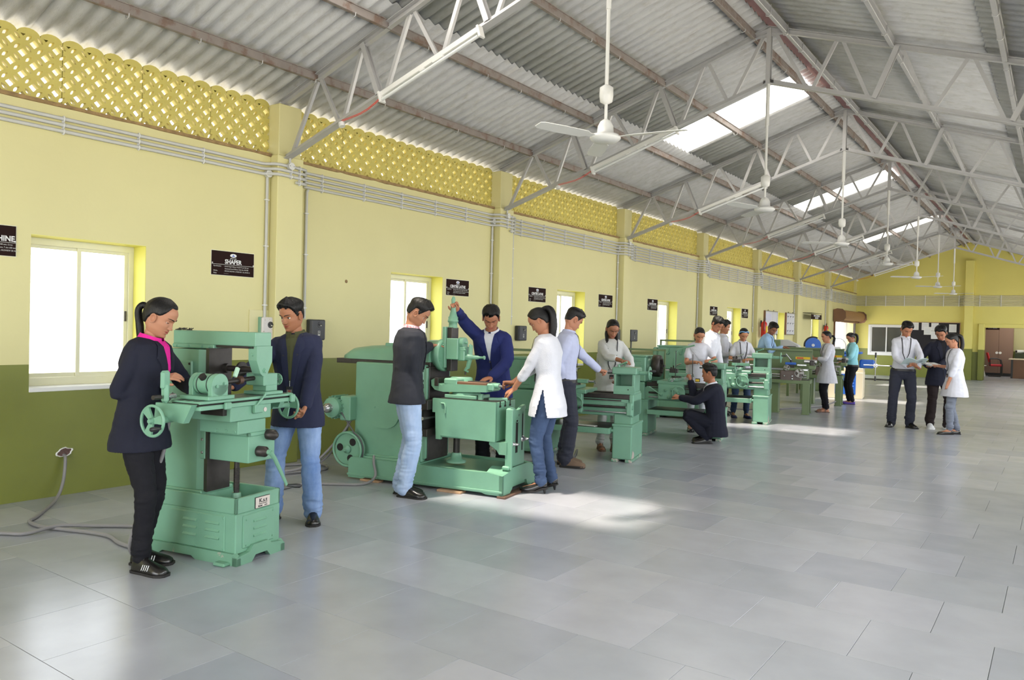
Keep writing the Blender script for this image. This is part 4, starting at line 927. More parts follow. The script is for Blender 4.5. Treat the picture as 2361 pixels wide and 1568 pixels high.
# crossrail, table, support
part('crossrail', sh, lambda mb: (mb.box(-.86, .02, .68, -.77, .62, .765, DMET, .004), mb.box(-.86, .02, .44, -.77, .62, .51, DMET, .004), mb.box(-.85, .04, .5, -.82, .6, .7, DARKR), mb.box(-.97, -.01, .43, -.86, .03, .77, GRN, .006), mb.cyl((-.83, .03, .6), (-.83, .6, .6), .016, STEEL)))
part('rail_stud', sh, lambda mb: mb.lathe((-.93, -.01, .6), (0, -1, 0), [(0, .024), (.04, .024), (.045, .016), (.07, .014)], GRN, 12))
part('box_table', sh, lambda mb: (mb.prism([(-.76, .775), (-.76, .66), (-.73, .66), (-.72, .42), (-.67, .42), (-.67, .455), (-.125, .44), (-.125, .785), (-.76, .785)], 'y', .09, .12, GRN), mb.box(-.72, .1, .44, -.125, .49, .785, GRN, .005), mb.box(-.7, .11, .785, -.13, .485, .79, DMET)))
for yy in (.17, .27, .37): part('tee_slot', sh, lambda mb: (mb.box(-.126, yy, .75, -.122, yy+.014, .787, DARKR), mb.box(-.126, yy-.01, .735, -.122, yy+.024, .752, DARKR)))
part('side_slot', sh, lambda mb: mb.tube([(-.67, .085, .745), (-.635, .085, .745), (-.625, .085, .72), (-.625, .085, .66)], .008, GRN2, 6))
def sup(mb):
    pts = [(.15, .20), (.48, .20), (.48, .70), (.5, .72), (.48, .745), (.42, .735), (.36, .71), (.3, .71), (.24, .735), (.17, .735), (.15, .71)]
    mb.prism([(y, z) for y, z in pts], 'x', -.05, -.02, GRN); mb.box(-.07, .12, .2, .0, .2, .235, GRN, .01)
    mb.box(-.05, .14, .2, .015, .17, .73, GRN, .005)
part('table_support', sh, sup)
for yy, w_, z0, z1 in ((.205, .018, .3, .66), (.29, .045, .33, .62), (.42, .02, .34, .68)):
    part('support_slot', sh, lambda mb: (mb.box(-.0205, yy, z0, -.0185, yy+w_, z1, DARKR, 0), mb.ring((-.0185, yy+w_/2, z1), (1, 0, 0), w_/2, .003, GRN, 12, 4)))
part('clamp_bolt', sh, lambda mb: (mb.lathe((-.02, .21, .42), (1, 0, 0), [(0, .022), (.02, .02), (.022, .012), (.07, .011)], STEEL, 10), mb.lathe((-.02, .44, .44), (1, 0, 0), [(0, .03), (.02, .02), (.022, .012), (.06, .011)], STEEL, 10), mb.lathe((-.12, .35, .66), (1, 0, 0), [(0, .022), (.03, .02), (.04, .012), (.1, .011)], STEEL, 10)))
part('knee_bracket', sh, lambda mb: (mb.prism([(-.2, .43), (-.03, .44), (-.03, .33), (-.1, .33), (-.13, .37), (-.2, .41)], 'y', .13, .3, GRN2), mb.tube([(-.1, .34, .62), (-.11, .34, .55), (-.14, .33, .5), (-.14, .32, .44)], .013, mat('pale_green', (170, 205, 180), .5), 6)))
part('elevating_post', sh, lambda mb: (mb.cyl((-.62, .3, .2), (-.62, .3, .44), .03, DMET), mb.lathe((-.62, .3, .19), (0, 0, 1), [(0, .09), (.02, .09), (.03, .055), (.09, .045)], GRN, 20)))
# vise
vz = empty('machine_vise', (2.75, 5.31, .808), R(10), label='green swivel machine vise on the shaper table', cat='vise')
part('swivel_base', vz, lambda mb: (mb.box(-.68, .16, 0, -.36, .44, .03, GRN, .004), mb.lathe((-.53, .3, .03), (0, 0, 1), [(0, .13), (.012, .13), (.03, .1)], GRN, 28)))
part('body', vz, lambda mb: (mb.prism([(-.79, .17), (-.83, .15), (-.825, .1), (-.79, .065), (-.7, .05), (-.26, .07), (-.26, .13), (-.66, .125), (-.72, .11), (-.76, .13), (-.765, .17)], 'y', .17, .42, GRN)))
part('fixed_jaw', vz, lambda mb: mb.box(-.79, .16, .1, -.75, .43, .175, DMET, .003)); part('moving_jaw', vz, lambda mb: (mb.box(-.70, .17, .115, -.56, .40, .175, GRN, .012), mb.lathe((-.63, .38, .12), (0, 0, 1), [(0, .11), (.05, .105), (.06, .09)], GRN, 20)))
part('slide_bar', vz, lambda mb: (mb.box(-.57, .18, .125, -.27, .24, .15, BRN, .003), mb.box(-.57, .33, .125, -.27, .39, .15, DMET, .003))); part('screw_nut', vz, lambda mb: (mb.box(-.28, .2, .08, -.21, .36, .145, GRN, .01), mb.cyl((-.22, .24, .125), (-.17, .24, .125), .022, GRN), mb.cyl((-.17, .24, .125), (-.14, .24, .125), .01, STEEL)))
SM = Matrix.Translation((2.75, 5.31, 0)) @ Matrix.Rotation(R(10), 4, 'Z')
t = empty('box_spanner', SM @ Vector((-.25, .24, .81)), R(40), label='green square box spanner lying on the right end of the shaper table', cat='spanner'); part('body', t, lambda mb: (mb.box(-.02, -.02, -.018, .15, .02, .018, GRN, .004), mb.box(-.021, -.012, -.01, -.0195, .012, .01, DARKR)))
t = empty('table_stop', SM @ Vector((-.33, .2, .81)), R(10), label='small worn green stop block on the shaper table beside the vise', cat='clamp'); part('body', t, lambda mb: (mb.box(-.02, -.02, -.018, .02, .02, .05, GRN2, .006), mb.cyl((.02, 0, -.01), (.12, .05, -.01), .008, DMET)))
# motor and pulley
def mot(mb):
    mb.cyl((-1.80, -.03, .64), (-1.80, .2, .64), .095, GRN, n=24)
    for k in range(18):
        a = 2*math.pi*k/18; c_, s_ = math.cos(a), math.sin(a)
        mb.box(-.095, .0, -.003, -.112, .2, .003, GRN, 0, Matrix.Translation((-1.80, 0, .64)) @ Matrix.Rotation(a, 4, 'Y'))
    mb.lathe((-1.80, -.03, .64), (0, -1, 0), [(0, .09), (.02, .07), (.03, .04)], GRN, 20); mb.box(-1.74, .02, .52, -1.62, .22, .75, GRN, .01)
part('motor', sh, mot); part('motor_pulley', sh, lambda mb: mb.lathe((-1.80, -.05, .64), (0, -1, 0), [(0, .04), (.02, .045), (.03, .032), (.05, .045), (.06, .03), (.08, .02)], STEEL, 18))
def pul(mb):
    c = Vector((-1.65, .03, .25)); mb.ring(c, (0, 1, 0), .158, .012, GRN, 40, 6); mb.ring(c+Vector((0, .05, 0)), (0, 1, 0), .158, .012, GRN, 40, 6); mb.cyl(c+Vector((0, .01, 0)), c+Vector((0, .045, 0)), .146, GRN, n=40); mb.lathe(c, (0, -1, 0), [(0, .04), (.015, .035), (.02, .02), (.04, .016)], GRN, 14)
pu = part('belt_pulley', sh, pul)
for k in range(3):
    a = k*2*math.pi/3+.9; part('lightening_hole', pu, lambda mb: mb.cyl((-1.65+.09*math.cos(a), .037, .25+.09*math.sin(a)), (-1.65+.09*math.cos(a), .041, .25+.09*math.sin(a)), .036, DARKR, n=14))
part('belt', sh, lambda mb: mb.tube([(-1.65+.17*math.cos(a), .05, .25+.17*math.sin(a)) for a in [R(q) for q in range(-100, 70, 12)]]+[(-1.77, -.0, .68), (-1.82, -.05, .685), (-1.85, -.06, .64), (-1.83, -.03, .6)], .008, mat('belt_grey', (88, 88, 90), .7), 6))
for (a, b, lab, m_) in (((-.62, -.04), (-.38, .06), 'pale wood packing piece under the front of the shaper base', WOOD), ((-1.46, -.02), (-1.25, .06), 'pale wood packing piece under the left of the shaper base', WOOD), ((-.04, -.02), (.04, .72), 'dark wooden plank under the right end of the shaper base', DWOOD)):
    t = empty('packing_wood', (2.75, 5.31, 0), R(10), label=lab, cat='wood block'); part('block', t, lambda mb: mb.box(a[0], a[1], 0, b[0], b[1], .0175, m_, .002))

# ---- green centre lathes ----
def lathe_machine(loc, rz, sc, xa, lab, G=GRN, tail=True, chips=False, guard=True):
    t = empty('centre_lathe', loc, R(rz), label=lab, cat='lathe', group='green centre lathes'); t.scale = (sc,)*3
    def foot(x0, x1, z1):
        def f(mb):
            mb.box(x0, 0.0, .03, x1, .56, z1, G, .012); mb.box(x0-.008, -.008, 0, x0+.07, .57, .035, GRNC, .006); mb.box(x1-.07, -.008, 0, x1+.006, .57, .035, GRNC, .006); mb.box(x0-.006, -.006, z1-.02, x1+.006, .566, z1+.004, G, .004)
        return f
    f1 = part('foot', t, foot(-.22, 0, .415)); part('paint_chip', f1, lambda mb: mb.prism([(.0, .04), (.12, .04), (.14, .09), (.05, .13), (.03, .08)], 'x', .001, .0025, mat('bare_filler', (176, 168, 160), .8)))
    part('foot', t, foot(-1.66, -1.0, .5)); part('door', t, lambda mb: mb.box(-1.6, -.008, .06, -1.06, .002, .46, G, .006))
    def bed(mb):
        mb.box(-1.66, .06, .50, -.0, .42, .68, G, .006); mb.box(-.22, .05, .41, -.015, .44, .53, G, .01); mb.box(-.05, .04, .5, .0, .46, .75, G, .01)
        mb.box(-1.04, .05, .69, -.02, .13, .745, DMET, .006); mb.box(-1.04, .34, .69, -.02, .44, .745, DMET, .006); mb.box(-1.04, .055, .655, -.06, .062, .69, G, .002)
    part('bed', t, bed)
    part('rack', t, lambda mb: mb.box(-1.0, .04, .668, -.14, .055, .682, DMET))
    part('lead_screw', t, lambda mb: (mb.cyl((-1.0, .03, .605), (-.05, .03, .605), .013, DMET, n=12), [mb.ring((-.95+k*.012, .03, .605), (1, 0, 0), .0135, .003, DMET, 10, 4) for k in range(60)]))
    part('feed_rod', t, lambda mb: mb.cyl((-1.0, .03, .545), (-.05, .03, .545), .009, STEEL, n=10))
    part('end_bracket', t, lambda mb: (mb.box(-.07, .0, .515, -.01, .06, .66, G, .01), mb.cyl((-.08, .03, .605), (.0, .03, .605), .022, G, n=12)))
    ap = part('apron', t, lambda mb: (mb.box(xa-.36, -.03, .52, xa, .05, .74, G, .01), mb.box(xa-.38, -.02, .735, xa+.04, .48, .78, G, .008)))
    for dx, dz, r_ in ((-.31, .09, .028), (-.2, .06, .034), (-.25, .15, .02), (-.17, .155, .02)): part('knob', ap, lambda mb: mb.lathe((xa+dx, -.03, .5+dz), (0, -1, 0), [(0, r_), (.012, r_*.9), (.014, r_*.4), (.03, r_*.35)], G, 16))
    part('feed_lever', ap, lambda mb: (mb.tube([(xa-.31, -.05, .59), (xa-.4, -.055, .64), (xa-.46, -.06, .68)], .008, G, 8), mb.cyl((xa-.44, -.06, .668), (xa-.48, -.062, .69), .012, G, n=8)))
    handwheel(t, (xa-.07, -.06, .625), (0, -1, 0), .092, G, spokes=3)
    cx = xa-.16
    part('cross_slide', t, lambda mb: (mb.box(cx-.07, -.04, .78, cx+.07, .44, .82, G, .006), mb.cyl((cx, -.04, .8), (cx, -.09, .8), .025, STEEL, n=14), mb.tube([(cx-.04, -.095, .78), (cx, -.09, .8), (cx+.04, -.095, .82)], .007, G, 6), mb.cyl((cx+.04, -.09, .82), (cx+.04, -.13, .82), .01, STEEL, n=8)))
    part('compound_rest', t, lambda mb: (mb.lathe((cx, .22, .82), (0, 0, 1), [(0, .07), (.02, .065)], DMET, 20), mb.box(cx-.1, .17, .84, cx+.16, .26, .885, G, .006), mb.cyl((cx+.16, .215, .86), (cx+.24, .215, .86), .014, STEEL), mb.tube([(cx+.235, .19, .88), (cx+.235, .24, .84)], .007, STEEL, 6)))
    part('tool_post', t, lambda mb: (mb.box(cx-.09, .17, .885, cx+.02, .26, .94, DMET, .004), mb.cyl((cx-.035, .215, .94), (cx-.035, .215, .985), .016, DMET), mb.tube([(cx-.035, .215, .97), (cx+.03, .19, 1.0), (cx+.07, .17, 1.02)], .008, STEEL, 6), mb.box(cx-.15, .2, .91, cx-.08, .225, .93, STEEL)))
    for k in range(4): part('clamp_screw', t, lambda mb: mb.cyl((cx-.075+.03*(k % 2), .185+.05*(k//2), .94), (cx-.075+.03*(k % 2), .185+.05*(k//2), .962), .007, DMET, n=6))
    # headstock
    hs = part('headstock', t, lambda mb: (mb.box(-1.66, .05, .745, -1.06, .46, 1.10, G, .016), mb.box(-1.67, .04, 1.09, -1.05, .47, 1.115, G, .008), mb.lathe((-1.06, .24, .97), (1, 0, 0), [(0, .11), (.03, .105), (.05, .08), (.06, .05)], G, 22), mb.box(-1.64, .02, .5, -1.06, .06, .74, G, .01)))
    part('gear_cover', hs, lambda mb: mb.box(-1.74, .06, .6, -1.66, .44, 1.08, G, .02))
    for x, z in ((-1.5, 1.0), (-1.3, 1.0), (-1.14, .9)):
        part('gear_lever', hs, lambda mb: (mb.lathe((x, .05, z), (0, -1, 0), [(0, .03), (.02, .028), (.03, .014)], G, 14), mb.tube([(x, .02, z), (x+.02, .01, z+.04), (x+.035, .0, z+.085)], .008, G, 6)))
    part('switch_plate', hs, lambda mb: mb.box(-1.42, .042, .8, -1.22, .05, .93, G, .004)); part('lid_handle', hs, lambda mb: mb.box(-1.22, .04, 1.03, -1.12, .05, 1.05, G, .006))
    ch = part('chuck', t, lambda mb: (mb.lathe((-1.0, .24, .97), (1, 0, 0), [(0, .10), (.01, .155), (.1, .155), (.115, .145), (.116, .04), (.1, .035)], DMET, 30)))
    for k in range(3):
        a = 2*math.pi*k/3+.5; part('jaw', ch, lambda mb: mb.box(-.9, -.018, .03, -.845, .018, .11, DMET, .003, Matrix.Translation((0, .24, .97)) @ Matrix.Rotation(a, 4, 'X')))
    # tailstock casting with its pocket
    if tail:
        def tc(mb):
            mb.box(-.235, .06, .745, .0, .40, .77, G, .004); mb.prism([(-.235, .77), (.005, .77), (-.005, .84), (-.235, .84)], 'y', .065, .085, G)
            mb.box(-.235, .08, .77, -.215, .36, .97, G, .004); mb.box(-.035, .08, .77, -.0, .36, .97, G, .008); mb.box(-.235, .33, .77, -.0, .36, .97, G, .004)
            mb.box(-.26, .07, .965, .02, .36, 1.045, G, .012); mb.box(-.215, .09, .77, -.035, .33, .78, G)
        tl = part('tailstock', t, tc)
        part('lock_screw', tl, lambda mb: mb.cyl((-.07, .062, .8), (-.07, .066, .8), .007, DARKR, n=8)); part('barrel', tl, lambda mb: (mb.cyl((-.34, .21, .985), (-.24, .21, .985), .026, STEEL), mb.cyl((.0, .21, .985), (.12, .21, .985), .022, G)))
        part('lock_lever', tl, lambda mb: (mb.cyl((-.2, .15, 1.045), (-.2, .15, 1.075), .014, G, n=10), mb.tube([(-.2, .15, 1.07), (-.15, .13, 1.085), (-.1, .11, 1.105)], [.008, .01, .012], G, 8)))
        handwheel(t, (.14, .21, .985), (1, 0, 0), .075, G, knob=True)
        part('rag', tl, lambda mb: mb.box(-.2, .1, .78, -.13, .16, .792, PAPER, .005))
    part('chip_tray', t, lambda mb: (mb.box(-1.0, -.06, .36, -.24, .5, .372, DMET), mb.box(-1.0, -.07, .31, -.24, -.055, .375, G, .003), mb.box(-1.0, .5, .31, -.24, .515, .375, G, .003), mb.box(-.255, -.06, .31, -.235, .5, .375, G, .003), mb.box(-.28, .0, .33, -.2, .04, .36, G, .004)))
    if guard:
        mesh_ = MB(); 
        for k in range(45): mesh_.box(-1.72+k*.018, .60, 1.02, -1.7185+k*.018, .602, 1.18, DGRN)
        for k in range(9): mesh_.box(-1.72, .60, 1.03+k*.018, -.92, .602, 1.0315+k*.018, DGRN)
        fr = part('splash_guard', t, lambda mb: (mb.box(-1.75, .585, 1.17, -.9, .615, 1.2, DGRN, .003), mb.box(-1.75, .585, .5, -1.72, .615, 1.2, DGRN, .003), mb.box(-.92, .585, .5, -.9, .615, 1.2, DGRN, .003), mb.box(-1.73, .59, .5, -.91, .61, 1.02, G, .003)))
        o = mesh_.obj('wire_mesh', fr); o['kind'] = 'stuff'
    return t
LA = lathe_machine((2.77, 7.69, 0), 14, 1.0, -.57, 'green centre lathe nearest the viewer, behind the shaping machine')
LB = lathe_machine((2.90, 10.08, 0), 12, 1.0, -.50, 'green centre lathe with large dark chuck, worked by the kneeling man')
LC = lathe_machine((2.78, 12.51, 0), 12, 1.1, -.30, 'farthest green centre lathe with long tailstock, before the girl in a hair band')
# extras on B: coolant rods and drilling arm
LM = Matrix.Translation((2.90, 10.08, 0)) @ Matrix.Rotation(R(12), 4, 'Z')
t = empty('travelling_rest', LM @ Vector((-.5, .1, .8)), R(12), label='tall rods and green arm standing on the second lathe carriage', cat='machine attachment')
part('rod', t, lambda mb: mb.cyl((-.13, -.1, -.02), (-.13, -.1, .4), .006, BLACK, n=6)); part('rod', t, lambda mb: mb.cyl((.1, -.1, -.04), (.1, -.1, .36), .006, BLACK, n=6)); part('arm', t, lambda mb: mb.tube([(-.18, .1, .15), (-.18, .1, .36), (-.13, .08, .42), (.1, .02, .48)], .012, G if False else GRN, 8))
t = empty('oil_tin', LM @ Vector((-.33, .02, .782)), R(12), label='small tin with yellow label on the second lathe saddle', cat='tin'); part('body', t, lambda mb: (mb.box(-.03, -.02, 0, .03, .02, .05, DMET, .003), mb.box(-.025, -.0215, .01, .025, -.02, .04, YLAB)))
t = tag(part('waste_cloth', None, lambda mb: mb.box(2.08, 7.55, .375, 2.38, 7.62, .385, PAPER, .004)), 'white cloth strip lying on the first lathe chip tray', 'cloth')
# ---- olive lathes ----
def olive_lathe(loc, rz, lab, L=1.25, tag_=True):
    t = empty('olive_lathe', loc, R(rz), label=lab, cat='lathe', group='olive green lathes'); G = DGRN
    def fr(mb): mb.box(-L-.35, .0, .56, .03, .5, .63, G, .006)
    part('stand_frame', t, fr)
    for x0, x1 in ((-.1, 0.02), (-L+.45, -L+.72)):
        for y in (0, .42) if x1 > -.2 else (0.1,): part('leg', t, lambda mb: (mb.box(x0, y, .0, x1, y+(.08 if x1 > -.2 else .3), .57, G, .004), mb.box(x0-.01, y-.01, 0, x1+.01, y+(.09 if x1 > -.2 else .32), .02, G, .003)))
    part('bed', t, lambda mb: (mb.box(-L, .08, .63, -.02, .4, .80, G, .008), mb.box(-L, .07, .80, -.02, .15, .83, STEEL, .003), mb.box(-L, .3, .80, -.02, .38, .83, STEEL, .003), mb.box(-L, .02, .63, .0, .48, .645, DMET)))
    part('splash_back', t, lambda mb: (mb.box(-L-.4, .52, .72, .02, .54, 1.17, G, .004), mb.box(-L-.4, .48, 1.15, .02, .56, 1.19, G, .006)))
    part('feed_rod', t, lambda mb: (mb.cyl((-L, .05, .72), (-.04, .05, .72), .012, STEEL, n=10), mb.cyl((-L, .05, .68), (-.04, .05, .68), .009, STEEL, n=10)))
    part('apron', t, lambda mb: (mb.box(-.5, .0, .6, -.12, .07, .80, mat('grey_brown_casting', (104, 92, 88), .5, var=.1), .02), mb.box(-.45, .02, .80, -.15, .45, .85, G, .008)))
    handwheel(t, (-.16, -.04, .76), (0, -1, 0), .082, mat('grey_wheel', (150, 148, 144), .35, metal=.5), spokes=3); handwheel(t, (-.42+.04, -.03, .85), (0, -1, 0), .055, mat('grey_wheel', (150, 148, 144), .35, metal=.5), spokes=4, knob=False)
    for x, z in ((-.42, .7), (-.28, .7), (-.28, .65)): part('knob', t, lambda mb: mb.lathe((x, .0, z), (0, -1, 0), [(0, .022), (.02, .02), (.03, .01)], STEEL, 12))
    part('tool_post', t, lambda mb: (mb.box(-.40, .15, .85, -.27, .27, .9, DMET, .005), mb.box(-.43, .18, .9, -.24, .25, .945, BLUE, .006), mb.cyl((-.33, .21, .94), (-.33, .21, .99), .02, DMET), mb.tube([(-.33, .21, .985), (-.38, .18, 1.05), (-.42, .16, 1.1)], [.012, .01, .013], STEEL, 8), mb.box(-.22, .2, .89, -.06, .23, .91, STEEL)))
    part('tailstock', t, lambda mb: (mb.box(-.02, .1, .83, .1, .34, .9, G, .01), mb.cyl((-.1, .22, .97), (.12, .22, .97), .035, STEEL), mb.box(.0, .14, .88, .08, .3, 1.0, DMET, .015)))
    part('headstock', t, lambda mb: (mb.box(-L-.38, .06, .63, -L+.02, .44, 1.08, G, .012), mb.cyl((-L+.02, .23, .97), (-L+.1, .23, .97), .1, DMET, n=24)))
    if tag_: part('label_plate', t, lambda mb: (mb.box(-.28, .515, 1.0, -.02, .521, 1.045, YLAB), mb.box(-.26, .513, 1.01, -.14, .516, 1.035, RED)))
    return t
olive_lathe((2.84, 14.66, 0), 10, 'olive green lathe on a leg stand, left of the girl in the white tunic')
olive_lathe((2.86, 17.1, 0), 8, 'second olive green lathe farther back, behind the girl in the white tunic')
# machines along the wall farther back
t = empty('hacksaw_machine', (1.15, 21.6, 0), R(20), label='blue and white sawing machine with round blue wheel near the shutter', cat='machine')
part('cabinet', t, lambda mb: mb.box(-.3, -.25, 0, .3, .25, .8, DGRN, .01)); part('wheel', t, lambda mb: (mb.cyl((0, -.1, 1.2), (0, -.05, 1.2), .2, BLUE, n=28), mb.cyl((0, -.12, 1.2), (0, -.1, 1.2), .04, WHT, n=12)))
part('wheel_guard', t, lambda mb: mb.tube([(.22*math.cos(R(a)), -.06, 1.2+.22*math.sin(R(a))) for a in range(60, 200, 12)], .02, DMET, 6)); part('arm', t, lambda mb: (mb.box(-.06, -.04, .8, .06, .04, 1.2, BLUE, .01), mb.box(0, -.03, 1.1, .7, .03, 1.18, WHT, .01)))
part('loop', t, lambda mb: mb.ring((.62, -.06, 1.2), (0, 1, 0), .2, .012, WHT, 28, 6))
t = empty('wooden_bench', (.9, 19.4, 0), R(4), label='grey bench with laid out tools under the white boards', cat='bench')
part('top', t, lambda mb: mb.box(-.4, -.6, .95, .4, .6, 1.0, DGRN, .004)); [part('leg', t, lambda mb: mb.box(x, y, 0, x+.05, y+.05, .95, DGRN)) for x in (-.38, .33) for y in (-.58, .53)]
t = empty('surface_grinder', (.95, 19.3, 1.0), 0, label='pale grey machine head with sloping cover behind the boy in light blue', cat='machine')
part('cover', t, lambda mb: mb.prism([(-.55, 0), (.6, 0), (.45, .22), (.2, .34), (-.4, .34), (-.5, .2)], 'y', -.1, .1, mat('pale_grey_machine', (206, 206, 208), .4))); part('motor', t, lambda mb: (mb.cyl((.1, -.25, .12), (.45, -.25, .12), .07, BLACK, n=16), mb.box(-.15, -.13, .05, .05, -.09, .33, DGRN, .01)))
# blue and cream machine at the far side
t = empty('turret_machine', (2.85, 19.4, 0), R(8), label='cream and blue machine with capstan handle behind the girl in light blue', cat='machine')
CRM = mat('cream_enamel', (226, 214, 186), .4)
part('cabinet', t, lambda mb: (mb.box(-.75, 0, 0, .0, .8, .62, CRM, .01), mb.box(-.7, .05, .62, .0, .7, .72, CRM, .01))); lv = part('louvre_panel', t, lambda mb: mb.box(-.6, -.012, .1, -.15, .0, .58, BLUE, .006))
for k in range(6): part('louvre', lv, lambda mb: mb.box(-.3, -.02, .14+k*.07, -.19, -.01, .16+k*.07, BLUE, .004))
part('head', t, lambda mb: (mb.box(-.7, .1, .72, -.2, .6, 1.05, BLUE, .03), mb.box(-.72, .1, 1.05, -.05, .6, 1.1, BLUE, .01), mb.box(-.1, .2, .72, .22, .5, .92, BLUE, .03)))
part('capstan', t, lambda mb: (mb.cyl((.25, .12, .80), (.25, .2, .80), .05, STEEL, n=18), mb.cyl((.0, .1, .8), (.62, .1, .8), .014, STEEL, n=8), mb.cyl((.25, .1, .5), (.25, .1, 1.05), .012, STEEL, n=8))); part('grip', t, lambda mb: (mb.cyl((.55, .1, .8), (.66, .1, .8), .02, BLACK, n=8), mb.cyl((.25, .1, .98), (.25, .1, 1.1), .02, BLACK, n=8), mb.cyl((.25, .1, .44), (.25, .1, .55), .02, BLACK, n=8)))
t = empty('blue_plug', (2.66, 16.6, .29), 0, label='blue industrial plug hanging low beside the white tunic girl', cat='plug'); part('body', t, lambda mb: (mb.lathe((0, 0, 0), (0, 0, 1), [(0, .055), (.05, .06), (.06, .04), (.09, .03)], BLUE, 14))); part('cord', t, lambda mb: mb.tube([(0, 0, .09), (.01, 0, .2), (-.02, 0, .4), (0, .05, .6)], .008, PIPE, 6))
cable([(1.2, 14.9, .3), (1.25, 14.7, .1), (1.5, 14.6, .014), (2.0, 15.0, .014), (2.6, 16.5, .02), (2.8, 17.0, .1)], 'grey cable lying under the olive lathes', .014)
# ---------------- people ----------------
import numpy as np
def cloth(name, rgb, rough=.85, var=.06, bump=.14, bscale=220, **k): return mat(name, rgb, rough, var=var, vscale=9, bump=bump, bscale=bscale, spec=.25, **k)
HAIRM = mat('black_hair', (9, 8, 9), .46, var=.3, vscale=90, bump=.35, bscale=200, stretch=(1, 1, .25), spec=.3)
EYEW = mat('eye_white', (225, 218, 210), .3); EYEB = mat('eye_iris', (24, 14, 10), .2)
def skin(k, rgb): return mat('skin_%d' % k, rgb, .5, var=.05, vscale=14, spec=.35)
def temp_eval(mb, voxel, it, m, fac=.5):
    me = mb.mesh('tmp'); o = bpy.data.objects.new('tmp', me); COL.objects.link(o)
    r = o.modifiers.new('r', 'REMESH'); r.mode = 'VOXEL'; r.voxel_size = voxel; r.use_smooth_shade = True
    if it: s_ = o.modifiers.new('s', 'SMOOTH'); s_.factor = fac; s_.iterations = it
    dg = bpy.context.evaluated_depsgraph_get(); dg.update()
    out = bpy.data.meshes.new_from_object(o.evaluated_get(dg)); bpy.data.objects.remove(o); bpy.data.meshes.remove(me)
    out.materials.clear(); out.materials.append(m); return out
def wrinkle(me, amp, f=(12, 12, 26), seed=0, zones=None, base=.35):
    n = len(me.vertices); co = np.empty(n*3); me.vertices.foreach_get('co', co); co = co.reshape(-1, 3)
    no = np.empty(n*3); me.vertices.foreach_get('normal', no); no = no.reshape(-1, 3)
    F = np.array(f); d = np.empty(n); sv = Vector((seed*3.1, seed*1.7, 0))
    for i, c in enumerate(co*F):
        v = Vector(c)+sv; a = noise.noise(v); b = noise.noise(v*.45+Vector((5, 3, 1))); d[i] = (.5-abs(a))*.9+b*.7
    w_ = np.full(n, base)
    for z in (zones or []):
        c, r_, s_ = z; q = ((co-np.array(c))**2).sum(1); w_ += s_*np.exp(-q/(r_*r_))
    co = co+no*(d*w_*amp)[:, None]; me.vertices.foreach_set('co', co.ravel()); me.update()
def set_smooth(me): me.polygons.foreach_set('use_smooth', [True]*len(me.polygons))
def sring(c, u, v, a, b, n=18, e=2.25, fb=None):
    out = []
    for k in range(n):
        t = 2*math.pi*k/n; ct, st = math.cos(t), math.sin(t)
        x = math.copysign(abs(ct)**(2/e), ct)*a; y = math.copysign(abs(st)**(2/e), st)*(b if st >= 0 or fb is None else fb)
        out.append(c+u*x+v*y)
    return out
def loft(mb, rings, m=None):
    n = len(rings[0]); vs = [p for r_ in rings for p in r_]
    fs = [(i*n+k, i*n+(k+1) % n, (i+1)*n+(k+1) % n, (i+1)*n+k) for i in range(len(rings)-1) for k in range(n)]
    c0 = sum(rings[0], Vector())/n; c1 = sum(rings[-1], Vector())/n; o = len(vs); vs += [c0, c1]
    fs += [(o, (k+1) % n, k) for k in range(n)]+[(o+1, (len(rings)-1)*n+k, (len(rings)-1)*n+(k+1) % n) for k in range(n)]
    mb.add(vs, fs, m or WHT, True)
def limb(mb, pts, rad, n=12):
    # pts: joints, rad: radius at each joint; rounded, with extra samples
    P = spline(pts, 4); R_ = []
    for i in range(len(pts)-1):
        for k in range(4): u = k/4; R_.append(rad[i]*(1-u)+rad[i+1]*u)
    R_.append(rad[-1]); d0 = (P[1]-P[0]).normalized(); d1 = (P[-1]-P[-2]).normalized()
    P = [P[0]-d0*R_[0]*.6]+P+[P[-1]+d1*R_[-1]*.6]; R_ = [R_[0]*.7]+R_+[R_[-1]*.7]
    mb.tube(P, R_, WHT, n)
def ik(A, T, l1, l2, pole):
    A, T = Vector(A), Vector(T); d = T-A; L = d.length
    if L > (l1+l2)*.999: T = A+d*((l1+l2)*.999/L); d = T-A; L = d.length
    if L < abs(l1-l2)*1.05: L = abs(l1-l2)*1.05
    a = (l1*l1-l2*l2+L*L)/(2*L); h_ = math.sqrt(max(l1*l1-a*a, 0)); dn = d.normalized()
    p = Vector(pole); p = p-dn*p.dot(dn); p = p.normalized() if p.length > 1e-5 else dn.orthogonal().normalized()
    return A+dn*a+p*h_, T

# ---- head ----
def g(x, s_): return math.exp(-x*x/(s_*s_))
def interp(tab, z):
    n = len(tab)
    if z <= tab[0][0]: return tab[0][1]
    if z >= tab[-1][0]: return tab[-1][1]
    for i in range(n-1):
        if z <= tab[i+1][0]: break
    x0, y0 = tab[i]; x1, y1 = tab[i+1]; h_ = x1-x0; d = (y1-y0)/h_
    def tg(a, b):
        return 0 if a*b <= 0 else 2*a*b/(a+b)
    m0 = d if i == 0 else tg(d, (y0-tab[i-1][1])/(x0-tab[i-1][0])); m1 = d if i == n-2 else tg(d, (tab[i+2][1]-y1)/(tab[i+2][0]-x1))
    u = (z-x0)/h_; return y0*(2*u**3-3*u*u+1)+h_*m0*(u**3-2*u*u+u)+y1*(3*u*u-2*u**3)+h_*m1*(u**3-u*u)
YF = [(-.06, .20), (0, .30), (.03, .36), (.07, .385), (.12, .375), (.16, .372), (.185, .385), (.215, .378), (.24, .388), (.29, .372), (.36, .37), (.5, .368), (.57, .395), (.62, .405), (.72, .40), (.82, .35), (.9, .26), (.96, .15), (1.0, .02)]
